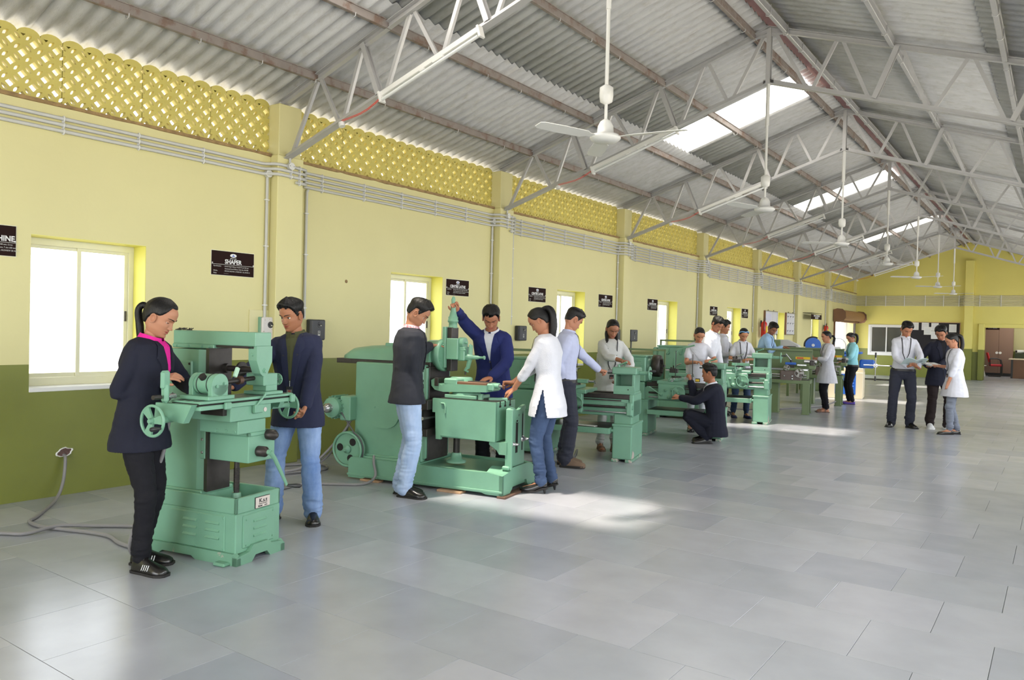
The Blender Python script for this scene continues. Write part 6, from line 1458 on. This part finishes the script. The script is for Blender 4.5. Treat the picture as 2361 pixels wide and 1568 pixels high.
    if top == 'shirt' and not fem or (top == 'shirt'):
        for j in range(5):
            q = proj(0, .86-j*.17, .002); part('button', root, lambda m: m.cyl(q, q+fr(.3)[1]*.003, .0045, SWHT, n=8))
        panel('placket', [(-.012, .92), (-.012, .6), (-.012, .3), (-.012, .02)], [(.012, .92), (.012, .6), (.012, .3), (.012, .02)], .002, top_m, .002)
        if hem_z > .8*s:
            BM = mat('belt_black', (26, 22, 22), .4); bb = MB(); n = 24; vs = []
            for t in (-.02, .05):
                l2, f2, _ = fr(t); rg = sring(sp(t), l2, f2, .163*s*thin+.02, .114*s*thin+.02, n, 2.3); vs += rg
            bb.add(vs, [(k, (k+1) % n, n+(k+1) % n, n+k) for k in range(n)], BM, True); bb.obj('belt', root, 'black belt')
    if lany:
        LM_ = mat('lanyard_black', (30, 30, 36), .6); tb = lany
        for k in (1, -1):
            panel('lanyard', [(k*.062, .97), (k*.06, .9), (k*.04, tb+.18), (k*.004, tb)], [(k*.075, .97), (k*.073, .9), (k*.052, tb+.18), (k*.013, tb-.0)], .013, LM_, .004)
        q = proj(0, tb, .012); l2, f2, u2 = fr(.3)
        cd_ = MB(); MM = Matrix((l2, f2, U)).transposed().to_4x4(); MM.translation = q-U*.075
        cd_.box(-.026, -.002, -.035, .026, .002, .035, BLACK, .001, MM); cd_.box(-.020, .0021, -.026, .020, .003, .012, mat('card_grey', (120, 116, 120), .4), 0, MM); cd_.box(-.010, .0031, -.018, .010, .0035, .008, mat('card_photo', (150, 80, 70), .4), 0, MM); cd_.cyl(MM @ Vector((0, 0, .035)), MM @ Vector((0, 0, .075)), .003, STEEL, n=6)
        cd_.obj('identity_card', root, 'identity card hanging from a black lanyard')
    # ---- shoes ----
    for i in (0, 1):
        fo, ff, fl2 = FT[i]; z0 = fo.z
        if shoe in ('shoe', 'boot', 'sneaker', 'flat', 'heel'):
            sb_ = MB(); gr = {'shoe': .006, 'boot': .012, 'sneaker': .01, 'flat': .003, 'heel': .003}[shoe]
            rg = foot_rings(fo, ff, fl2, s*(.98 if shoe != 'boot' else 1.05), gr, z0+.012+(.008 if shoe == 'heel' else 0), .045 if shoe == 'heel' else 0)
            if shoe in ('flat', 'heel'):
                for j, ring in enumerate(rg):
                    for q, v in enumerate(ring):
                        cap_ = z0+(.045 if shoe == 'heel' else 0)*smooth01((8-j)/6)+.012+(.03 if j > 6 else (.034 if j > 2 else .05))
                        if v.z > cap_: ring[q] = Vector((v.x, v.y, cap_))
            loft(sb_, rg, shoe_m); so = sb_.mesh('shoe'); o = mobj('shoe', so, root, shoe_lab)
            sl_ = MB(); rg2 = []
            for x, w_ in ((-.06, .02), (-.045, .03), (-.01, .036), (.05, .038), (.12, .048), (.16, .049), (.195, .036), (.212, .014)):
                rg2.append((x*s*1.0, w_*s+gr+.002))
            top_ = [Vector((fo.x, fo.y, 0))+ff*x+fl2*w_ for x, w_ in rg2]+[Vector((fo.x, fo.y, 0))+ff*x-fl2*w_ for x, w_ in rg2[::-1]]
            n = len(top_); hx = .0 if shoe != 'heel' else 0
            lift = lambda p: (.045*smooth01((.09-(p-Vector((fo.x, fo.y, 0))).dot(ff)/s)/.12) if shoe == 'heel' else 0)
            th_ = {'shoe': .014, 'boot': .026, 'sneaker': .022, 'flat': .01, 'heel': .012}[shoe]
            vs = [p+U*(z0+lift(p)) for p in top_]+[p+U*(z0+th_+lift(p)) for p in top_]
            sl_.add(vs, [tuple(range(n))[::-1], tuple(range(n, 2*n))]+[(k, (k+1) % n, n+(k+1) % n, n+k) for k in range(n)], mat('sole_dark', (30, 28, 28), .7) if shoe != 'sneaker' else WHT)
            if shoe == 'heel': sl_.cyl(Vector((fo.x, fo.y, z0))-ff*.035*s, Vector((fo.x, fo.y, z0+.05))-ff*.03*s, .008, BLACK, r1=.02, n=8)
            sl_.obj('sole', o)
            if shoe in ('shoe', 'boot', 'sneaker'):
                la = MB()
                for j in range(4): c = Vector((fo.x, fo.y, z0))+ff*(.045+.022*j)*s; la.tube([c-fl2*.022+U*(.088-.012*j)*s, c+U*(.106-.0145*j)*s, c+fl2*.022+U*(.088-.012*j)*s], .0025, BLACK if shoe != 'sneaker' else PIPE, 5)
                la.obj('laces', o)
        elif shoe == 'sandal':
            sb_ = MB()
            pts = ((-.06, .022), (-.04, .034), (.05, .038), (.13, .05), (.19, .045), (.215, .018)); tp = [Vector((fo.x, fo.y, 0))+ff*x*s+fl2*w_*s for x, w_ in pts]+[Vector((fo.x, fo.y, 0))+ff*x*s-fl2*w_*s for x, w_ in pts[::-1]]; n = len(tp)
            sb_.add([p+U*z0 for p in tp]+[p+U*(z0+.016) for p in tp], [tuple(range(n))[::-1], tuple(range(n, 2*n))]+[(k, (k+1) % n, n+(k+1) % n, n+k) for k in range(n)], shoe_m)
            for x, w_, hh in ((.12, .052, .062), (.15, .05, .05), (.03, .042, .105)): c = Vector((fo.x, fo.y, z0))+ff*x*s; sb_.tube([c-fl2*w_*s+U*.012, c-fl2*w_*.7*s+U*hh*.8*s, c+U*hh*s, c+fl2*w_*.7*s+U*hh*.8*s, c+fl2*w_*s+U*.012], .006, shoe_m, 6)
            sb_.obj('sandal', root, shoe_lab)
    return dict(root=root, proj=proj, panel=panel, WJ=WJ, EJ=EJ, SJ=SJ, sp=sp, fr=fr, Mh=Mh, s=s, O=O, F=F, L=Lf, P=P)
def wristwatch(pn, k, m=BLACK):
    w_, e = pn['WJ'][k], pn['EJ'][k]; d = (w_-e).normalized(); c = w_-d*.02
    part('wristwatch', pn['root'], lambda mb: (mb.tube([c+ (d.orthogonal().normalized()*math.cos(t)+d.cross(d.orthogonal().normalized())*math.sin(t))*.028 for t in [2*math.pi*q/14 for q in range(14)]], .006, m, 6, closed=True), mb.cyl(c+Vector((0, 0, .026)), c+Vector((0, 0, .034)), .015, STEEL, n=12)))
def shawl(pn, m, side=1, lab=None):
    # dupatta: broad band from one shoulder across the chest, tail down the back
    p, pj_ = pn['panel'], pn['proj']
    k = side
    pn['panel']('shawl', [(k*.15, .86), (k*.10, .78), (0.03*k, .62), (-k*.06, .42), (-k*.14, .26)], [(k*.02, .94), (-k*.02, .84), (-.06*k, .72), (-k*.12, .54), (-k*.16, .40)], .014, m, .008, lab)
    pn['panel']('shawl', [(k*.15, .90), (k*.165, .6), (k*.17, .2), (k*.18, -.2), (k*.18, -.5)], [(k*.06, .95), (k*.08, .6), (k*.09, .2), (k*.09, -.2), (k*.1, -.5)], .014, m, .006, lab, back=True)
NAVY = cloth('navy_wool', (38, 42, 66)); CHAR = cloth('charcoal_wool', (40, 42, 50)); ROYAL = cloth('royal_blue_wool', (36, 44, 98)); BLK = cloth('black_cotton', (22, 22, 28)); DKN = cloth('dark_navy_wool', (28, 30, 44))
LJ = cloth('light_denim', (150, 176, 216), var=.1, col2=(190, 206, 232), mixscale=4, mixlo=.3, mixhi=.8, stretch=(1.6, 1.6, .7)); LJ2 = cloth('mid_denim', (96, 126, 178), var=.1, col2=(160, 182, 218), mixscale=4, mixlo=.3, mixhi=.8, stretch=(1.6, 1.6, .7)); DJ = cloth('dark_denim', (52, 68, 98), var=.14, col2=(74, 92, 124), mixscale=4, mixlo=.3, mixhi=.8); GJ = cloth('grey_denim', (118, 124, 138), var=.1); SLT = cloth('slate_trousers', (48, 50, 62), var=.1)
WCOT = cloth('white_cotton', (212, 212, 222), bump=.2); WTEX = cloth('white_textured', (216, 216, 224), bump=.4, bscale=120); LAV = cloth('lavender_shirt', (192, 197, 226), bump=.15); LBL = cloth('light_blue_shirt', (160, 192, 226), bump=.15); AQUA = cloth('aqua_shirt', (146, 206, 218), bump=.15); OLS = cloth('olive_shirt', (72, 74, 50)); PINK = cloth('pink_shirt', (206, 36, 140)); WSTR = cloth('striped_white_shirt', (226, 226, 234)); CHK = cloth('checked_shirt', (186, 120, 130), col2=(230, 210, 215), mixscale=60, mixlo=.45, mixhi=.55); CRMW = cloth('off_white_cotton', (200, 200, 198))
SBK = mat('black_leather', (24, 22, 22), .25, spec=.6); SBR = mat('brown_suede', (108, 88, 72), .8, var=.15, vscale=20); SWH = mat('white_leather', (220, 220, 222), .5); SPU = mat('purple_canvas', (84, 60, 160), .7); SSA = mat('sandal_brown', (108, 92, 86), .7); SNV = mat('navy_canvas', (44, 52, 100), .7)
SMW = lambda x, y, z: tuple(SM @ Vector((x, y, z)))
def wt(start, *offs): return [start]+list(offs)
PT = [((0, -.45, .60), ), ]
# tails: first point in head space, following points as (head point, world offset in metres)
def hang(b0, hd, L, th=1.0, sw=.03, x=0):
    a = R(hd); bk = lambda b, z: (-math.cos(a)*b, -math.sin(a)*b, z)
    A = (x, -.40, b0)
    return ([A, (*A, *bk(.035, .012)), (*A, *bk(.065+sw*.4, -.02)), (*A, *bk(.06+sw, -L*.45)), (*A, *bk(.05+sw*.8, -L*.8)), (*A, *bk(.03+sw*.6, -L))], [.022*th, .032*th, .036*th, .04*th, .034*th, .006])
p1 = person('girl in navy blazer and pink shirt with ponytail, holding the milling machine handle', (2.28, 2.43), 34, 1.565, True, feet=[(2.18, 2.46, 40), (2.33, 2.38, 15)], pelvis=(2.25, 2.41, .86), lean=(.10, 0), look=(2.95, 2.95, .98),
  hands={-1: (2.36, 2.47, 1.105), 1: (2.42, 2.66, 1.02)}, elb={-1: (-.35, -.35, -.8), 1: (-.3, .6, -.6)}, fingers={-1: dict(d=(.75, .35, .22), n=(.1, .5, -.7), c=.35), 1: dict(c=.5)}, hair='f',
  tails=[hang(.58, 34, .24, .9, -.01)],
  top='blazer', top_m=DKN, pants_m=BLK, shoe='shoe', shoe_m=SBK, shoe_lab='black canvas shoe with white stripes', sk=(172, 122, 96), hem=.70, vneck=(PINK, .40), collar=PINK, slim=.03, seed=11)
for i, f in enumerate(((2.18, 2.46, 40), (2.33, 2.38, 15))):
    c = Vector((f[0]-2.28, f[1]-2.43, .0)); a = R(f[2]); ff = Vector((math.cos(a), math.sin(a), 0)); fl_ = Vector((-math.sin(a), math.cos(a), 0))
    part('shoe_stripe', p1['root'], lambda m: [m.tube([c+ff*(.05+.014*k)-fl_*.046+Vector((0, 0, .03)), c+ff*(.055+.014*k)-fl_*.036+Vector((0, 0, .06))], .0025, SWHT, 5) for k in range(4)], 'white shoe stripes')
p2 = person('young man in navy blazer, olive shirt and blue jeans, standing behind the milling machine', (2.10, 3.74), -72, 1.60, False, feet=[(2.14, 3.79, -40), (1.90, 3.62, -85)], pelvis=(2.06, 3.70, .86), lean=(.03, -.05), shyaw=18, look=(2.2, 2.5, 1.05),
  hands={1: (2.30, 3.55, .80), -1: (2.0, 3.17, .985)}, elb={1: (.5, .35, -.5), -1: (-.7, 0, -.5)}, fingers={1: dict(d=(.3, -.5, -.5), n=(-.3, -.5, .2), c=.9), -1: dict(d=(.1, -.9, -.1), n=(0, 0, -1), c=.4)},
  top='blazer', top_m=NAVY, pants_m=LJ2, shoe='shoe', shoe_m=SBK, sk=(160, 108, 80), hem=.70, vneck=(OLS, .22), collar=OLS, lany=.35, gaze_down=False, seed=2)
p3 = person('young man in black blazer and pale jeans seen from behind, hand on the shaper ram', (2.06, 4.88), 52, 1.67, False, feet=[(1.98, 4.88, 30), (2.09, 4.81, 15)], pelvis=(2.05, 4.86, .90), lean=(.04, 0), look=(2.85, 5.5, .78),
  hands={-1: (2.16, 4.85, .80), 1: (1.84, 5.38, 1.27)}, elb={-1: (-.3, -.4, -.5), 1: (-.3, .3, -.8)}, fingers={-1: dict(d=(.15, .05, -1), n=(-.5, .8, 0), c=.3), 1: dict(d=(.55, .8, .05), n=(0, 0, -1), c=.15)},
  top='blazer', top_m=CHAR, pants_m=LJ, shoe='shoe', shoe_m=SBK, sk=(160, 112, 86), hem=.79, vneck=(CHK, .35), collar=CHK, seed=3)
wristwatch(p3, 1)
p4 = person('young man in royal blue blazer reaching up to the shaper tool head', (2.02, 6.15), -62, 1.67, False, feet=[(2.12, 6.2, -60), (1.90, 6.14, -60)], pelvis=(2.0, 6.15, .88), lean=(.20, -.02), shyaw=-8, look=(2.38, 5.55, .88),
  hands={-1: (1.955, 5.62, 1.60), 1: (2.24, 5.80, .985)}, elb={-1: (-.6, .3, .25), 1: (.6, .4, -.3)}, fingers={-1: dict(d=(0, -.4, .55), n=(.5, -.6, 0), c=1.0), 1: dict(d=(-.2, -.9, -.2), n=(0, 0, -1), c=.15)},
  top='blazer', top_m=ROYAL, pants_m=BLK, shoe='shoe', shoe_m=SBK, sk=(168, 112, 86), hem=.76, vneck=(WSTR, .5), collar=WSTR, seed=4)
p5 = person('girl in white textured tunic and dark jeans turning the shaper vise screw', (2.86, 5.83), 195, 1.635, True, feet=[(2.88, 5.72, 200), (2.86, 5.92, 190)], pelvis=(2.88, 5.80, .90), lean=(.08, 0), look=(2.3, 5.55, .84),
  hands={1: (2.60, 5.66, .905), -1: (2.53, 5.74, .955)}, elb={1: (.4, -.35, -.7), -1: (.3, .5, -.7)}, fingers={1: dict(d=(-.8, -.15, -.45), n=(0, .3, -.8), c=.55), -1: dict(d=(-.9, -.2, -.05), n=(0, -.3, -.8), c=.8)},
  hair='f', tails=[hang(.76, 195, .33, 1.3, .035)],
  top='kurta', top_m=WTEX, pants_m=DJ, shoe='heel', shoe_m=SBK, sk=(170, 118, 92), sleeve=.72, hem=.68, lany=.42, slit=.92, seed=5)
p6 = person('young man in lavender shirt and dark trousers, brown boots, pointing at the first lathe', (2.33, 7.02), 38, 1.665, False, feet=[(2.25, 7.10, 30), (2.36, 6.98, 20)], pelvis=(2.30, 7.02, .90), lean=(.05, 0), look=(2.75, 7.75, .95),
  hands={-1: (2.38, 6.95, .875), 1: (2.48, 7.50, .985)}, elb={-1: (-.5, -.3, -.5), 1: (-.2, .4, -.8)}, fingers={-1: dict(d=(.15, 0, -1), n=(-.5, .8, 0), c=.95), 1: dict(d=(.5, .75, -.15), n=(0, 0, -1), c=1.1)},
  top='shirt', top_m=LAV, pants_m=SLT, shoe='boot', shoe_m=SBR, shoe_lab='brown hiking boot', sk=(178, 124, 98), lany=.30, collar=LAV, seed=6)
p7 = person('girl in off white dress with draped shawl standing behind the first lathe', (2.10, 8.42), -52, 1.58, True, feet=[(2.18, 8.40, -60), (2.03, 8.32, -50)], pelvis=(2.10, 8.40, .86), lean=(.06, 0), look=(2.75, 7.7, .80),
  hands={-1: (2.41, 8.12, 1.10), 1: (2.30, 8.30, .90)}, elb={-1: (-.4, -.5, -.6), 1: (.6, .3, -.5)}, fingers={-1: dict(d=(.85, -.3, -.05), n=(0, 0, -1), c=.3)},
  hair='f', tails=[([(.25, -.05, .35), (.28, -.05, .25, 0, 0, -.03), (.28, .0, .2, .03, -.04, -.13), (.28, .0, .2, .04, -.06, -.22)], [.03, .034, .03, .006]), ([(-.25, -.05, .35), (-.28, -.05, .25, 0, 0, -.03), (-.28, .0, .2, .03, -.04, -.13), (-.28, .0, .2, .05, -.05, -.26)], [.03, .034, .03, .006])],
  top='kameez', top_m=CRMW, pants_m=CRMW, shoe='sandal', shoe_m=SBR, sk=(148, 100, 76), sleeve=.75, hem=.52, lany=.22, seed=7)
shawl(p7, CRMW, -1, 'off white shawl draped over the shoulders')
p8 = person('young man in navy blazer squatting in front of the second lathe', (2.72, 9.80), 208, 1.64, False, feet=[(2.84, 9.76, 215), (2.76, 9.96, 205)], pelvis=(2.90, 9.88, .27), lean=(.12, 0), look=(2.2, 9.75, .80),
  hands={1: (2.47, 9.70, .58), -1: (2.50, 9.96, .80)}, elb={1: (.2, -.5, -.8), -1: (-.3, .1, -1)}, fingers={1: dict(d=(-.8, -.1, .3), n=(.2, .3, -.8), c=.9), -1: dict(d=(-.2, 0, .8), n=(-.8, 0, -.1), c=1.2)},
  top='blazer', top_m=DKN, pants_m=DKN, shoe='shoe', shoe_m=SBK, sk=(160, 106, 78), hem=.10, vneck=(WCOT, .55), collar=WCOT, seed=8, kneepole=[(-1, -.15, -.25), (-1, -.1, .55)])
wristwatch(p8, 1, SWHT)
p9 = person('girl in white dress with white shawl, working behind the second lathe', (2.22, 10.88), -60, 1.53, True, feet=[(2.30, 10.9, -60), (2.14, 10.85, -60)], lean=(.12, 0), look=(2.55, 10.4, .95),
  hands={1: (2.50, 10.62, 1.06), -1: (2.34, 10.56, 1.03)}, elb={1: (.6, 0, -.7), -1: (-.6, 0, -.7)}, fingers={1: dict(c=.5), -1: dict(c=.5)},
  hair='f', top='kameez', top_m=WCOT, pants_m=WCOT, shoe='flat', shoe_m=SBK, sk=(176, 122, 94), sleeve=.32, hem=.5, seed=9, fine=False)
shawl(p9, WCOT, -1, 'white shawl draped across the chest')
p10 = person('bearded young man in pale shirt bending behind the girl with the shawl', (1.92, 12.02), -5, 1.72, False, feet=[(1.95, 12.1, 0), (1.92, 11.9, 0)], lean=(.18, 0), look=(2.6, 11.7, .95), top='shirt', top_m=WSTR, pants_m=SLT, shoe='shoe', shoe_m=SBK, sk=(158, 106, 80), collar=WSTR, seed=10, fine=False)
p11 = person('young man in white shirt with lanyard, facing right behind the second lathe', (1.62, 13.48), 25, 1.66, False, feet=[(1.62, 13.58, 20), (1.64, 13.38, 20)], look=(2.8, 13.9, 1.25), hands={-1: (1.92, 13.42, 1.06), 1: (2.0, 13.6, 1.05)}, elb={-1: (-.2, -.4, -.8), 1: (-.2, .4, -.8)}, gaze_down=False,
  top='shirt', top_m=WCOT, pants_m=BLK, shoe='shoe', shoe_m=SBK, sk=(160, 108, 82), lany=.35, collar=WCOT, seed=12, fine=False)
p12 = person('girl with hair band in short sleeved white shirt behind the third lathe', (2.06, 13.30), -55, 1.55, True, feet=[(2.16, 13.3, -50), (1.96, 13.22, -60)], lean=(.10, 0), look=(2.35, 12.85, .92),
  hands={1: (2.24, 13.02, 1.02), -1: (2.12, 12.98, .96)}, elb={1: (.5, .3, -.7), -1: (-.6, 0, -.7)}, fingers={1: dict(c=.6), -1: dict(c=.5)}, hair='f', band=LBLUE, top='shirt', top_m=WCOT, pants_m=DJ, shoe='flat', shoe_m=SNV, sk=(186, 130, 98), sleeve=.34, hem=.78, collar=WCOT, lany=.35, seed=13, fine=False)
p13 = person('young man in light blue shirt leaning on the olive lathe', (1.78, 15.28), 0, 1.70, False, feet=[(1.80, 15.38, 0), (1.80, 15.18, 0)], lean=(.22, 0), look=(2.5, 14.9, 1.0), hands={-1: (2.20, 15.20, 1.215), 1: (2.14, 15.36, 1.21)}, elb={-1: (-.2, -.5, -.7), 1: (-.2, .5, -.7)}, fingers={-1: dict(d=(1, 0, 0), n=(0, 0, -1), c=.2), 1: dict(d=(1, 0, 0), n=(0, 0, -1), c=.2)},
  top='shirt', top_m=LBL, pants_m=SLT, shoe='shoe', shoe_m=SBK, sk=(140, 92, 68), lany=.3, collar=LBL, seed=14, fine=False)
p14 = person('girl in long white tunic and black jeans with brown sandals, at the olive lathe', (2.96, 15.50), 212, 1.53, True, feet=[(3.0, 15.40, 205), (2.93, 15.58, 215)], look=(2.2, 15.0, 1.15), hands={1: (2.75, 15.30, 1.02), -1: (2.74, 15.45, 1.0)}, elb={1: (.4, -.4, -.7), -1: (.4, .4, -.7)}, fingers={1: dict(d=(-.5, .2, .5), n=(-.2, .8, .2), c=.9), -1: dict(c=.9)},
  hair='f', tails=[hang(.40, 212, .17, 1.0, 0)], top='tunic', top_m=WCOT, pants_m=BLK, shoe='sandal', shoe_m=SSA, sk=(182, 128, 102), sleeve=.75, hem=.56, lany=.3, seed=15, fine=False)
p15 = person('girl in aqua blue shirt and black jeans with purple shoes', (2.94, 17.82), 212, 1.53, True, feet=[(2.98, 17.72, 185), (2.88, 17.86, 195)], look=(2.4, 17.3, .95), hands={1: (2.74, 17.62, .92), -1: (2.76, 17.80, 1.0)}, elb={1: (.4, -.5, -.7), -1: (.4, .4, -.7)}, fingers={1: dict(c=.8), -1: dict(c=.8)},
  hair='f', tails=[hang(.6, 212, .2, 1.1, .03)], top='shirt', top_m=AQUA, pants_m=BLK, shoe='flat', shoe_m=SPU, shoe_lab='purple shoe', sk=(172, 122, 98), sleeve=.8, hem=.80, lany=.3, collar=AQUA, seed=16, fine=False)
p16 = person('young man in white shirt and dark jeans holding an open book, right of the hall', (4.48, 13.94), -68, 1.71, False, feet=[(4.61, 13.98, -50), (4.35, 13.93, -95)], pelvis=(4.50, 13.95, .90), look=(4.85, 13.35, .95), lean=(.02, .02), hands={-1: (4.60, 13.68, 1.0), 1: (4.76, 13.68, .985)}, elb={-1: (-.6, -.1, -.6), 1: (.6, .2, -.6)}, fingers={-1: dict(d=(.6, -.5, .2), n=(0, 0, 1), c=.4, side=-1), 1: dict(d=(-.4, -.7, .3), n=(0, 0, 1), c=.4)},
  top='shirt', top_m=WCOT, pants_m=cloth('black_denim', (44, 46, 58)), shoe='shoe', shoe_m=SBK, sk=(166, 112, 84), lany=.35, collar=WCOT, seed=17)
p17 = person('young man in dark blazer and black shirt with white sneakers, middle of the right group', (4.98, 14.26), -62, 1.66, False, feet=[(5.12, 14.24, -45), (4.88, 14.17, -75)], pelvis=(4.99, 14.22, .87), look=(4.95, 13.5, 1.0), lean=(.04, 0), hands={-1: (4.86, 13.92, 1.01), 1: (5.02, 13.92, 1.03)}, elb={-1: (-.6, .1, -.6), 1: (.6, .2, -.6)}, fingers={-1: dict(d=(.3, -.8, .1), n=(0, 0, 1), c=.4, side=-1), 1: dict(d=(-.3, -.8, .1), n=(0, 0, -1), c=.4)},
  top='blazer', top_m=DKN, pants_m=cloth('brown_black_trousers', (40, 32, 32)), shoe='sneaker', shoe_m=SWH, shoe_lab='white sneaker', sk=(150, 102, 78), hem=.70, vneck=(BLK, .35), collar=BLK, seed=18)
p18 = person('girl in white tunic and grey jeans with ponytail, rightmost of the group', (5.27, 13.52), 205, 1.53, True, feet=[(5.24, 13.46, 215), (5.32, 13.60, 205)], look=(4.6, 13.3, 1.0), lean=(.03, 0), hands={1: (5.20, 13.38, .76), -1: (5.03, 13.66, 1.03)}, elb={1: (.3, -.3, -.5), -1: (.3, .4, -.7)}, fingers={1: dict(d=(-.05, 0, -1), c=.4), -1: dict(d=(-.8, .3, .1), n=(0, 0, -1), c=.4)},
  hair='f', tails=[hang(.66, 205, .28, 1.2, .035)], top='tunic', top_m=WCOT, pants_m=GJ, shoe='flat', shoe_m=SBK, sk=(178, 126, 100), sleeve=.72, hem=.58, lany=.3, seed=19)
# ---------------- books and papers held by the right group ----------------
t = empty('open_book', (4.70, 13.62, 1.03), R(-62), label='open book with pale pages held by the young man in the white shirt', cat='book')
CV = mat('page_tint', (196, 214, 214), .6)
for sd_ in (-1, 1):
    def pg(m):
        n = 8; vs = []
        for z in (0, .006):
            for k in range(n+1):
                u = k/n; y = sd_*.17*u; h_ = .035*math.sin(u*math.pi*.75)+z
                vs += [(-.10, y, h_-.03), (.12, y, h_+.075)]
        o = 2*(n+1); fs = [(2*k, 2*k+1, 2*k+3, 2*k+2) for k in range(n)]+[(o+2*k, o+2*k+2, o+2*k+3, o+2*k+1) for k in range(n)]+[(2*k, 2*k+2, o+2*k+2, o+2*k) for k in range(n)]+[(2*k+1, o+2*k+1, o+2*k+3, 2*k+3) for k in range(n)]+[(2*n, 2*n+1, o+2*n+1, o+2*n)]
        m.add(vs, fs, CV)
    part('pages', t, pg)
part('diagram', t, lambda m: [m.tube([(-.02+.01*k, .04+.02*k, .035+.005*k), (.03, .06+.015*k, .06), (.05+.01*k, .1, .07)], .0012, INK, 4) for k in range(4)])
t = empty('paper_sheets', (4.94, 13.78, 1.045), R(-40), label='loose paper sheets held between the young man in the blazer and the girl', cat='paper')
for k in range(3): part('sheet', t, lambda m: m.box(-.1, -.14, .004*k, .1, .14, .004*k+.0015, PAPER, 0, Matrix.Rotation(R(6*k-6), 4, 'Z') @ Matrix.Rotation(R(12), 4, 'Y')))
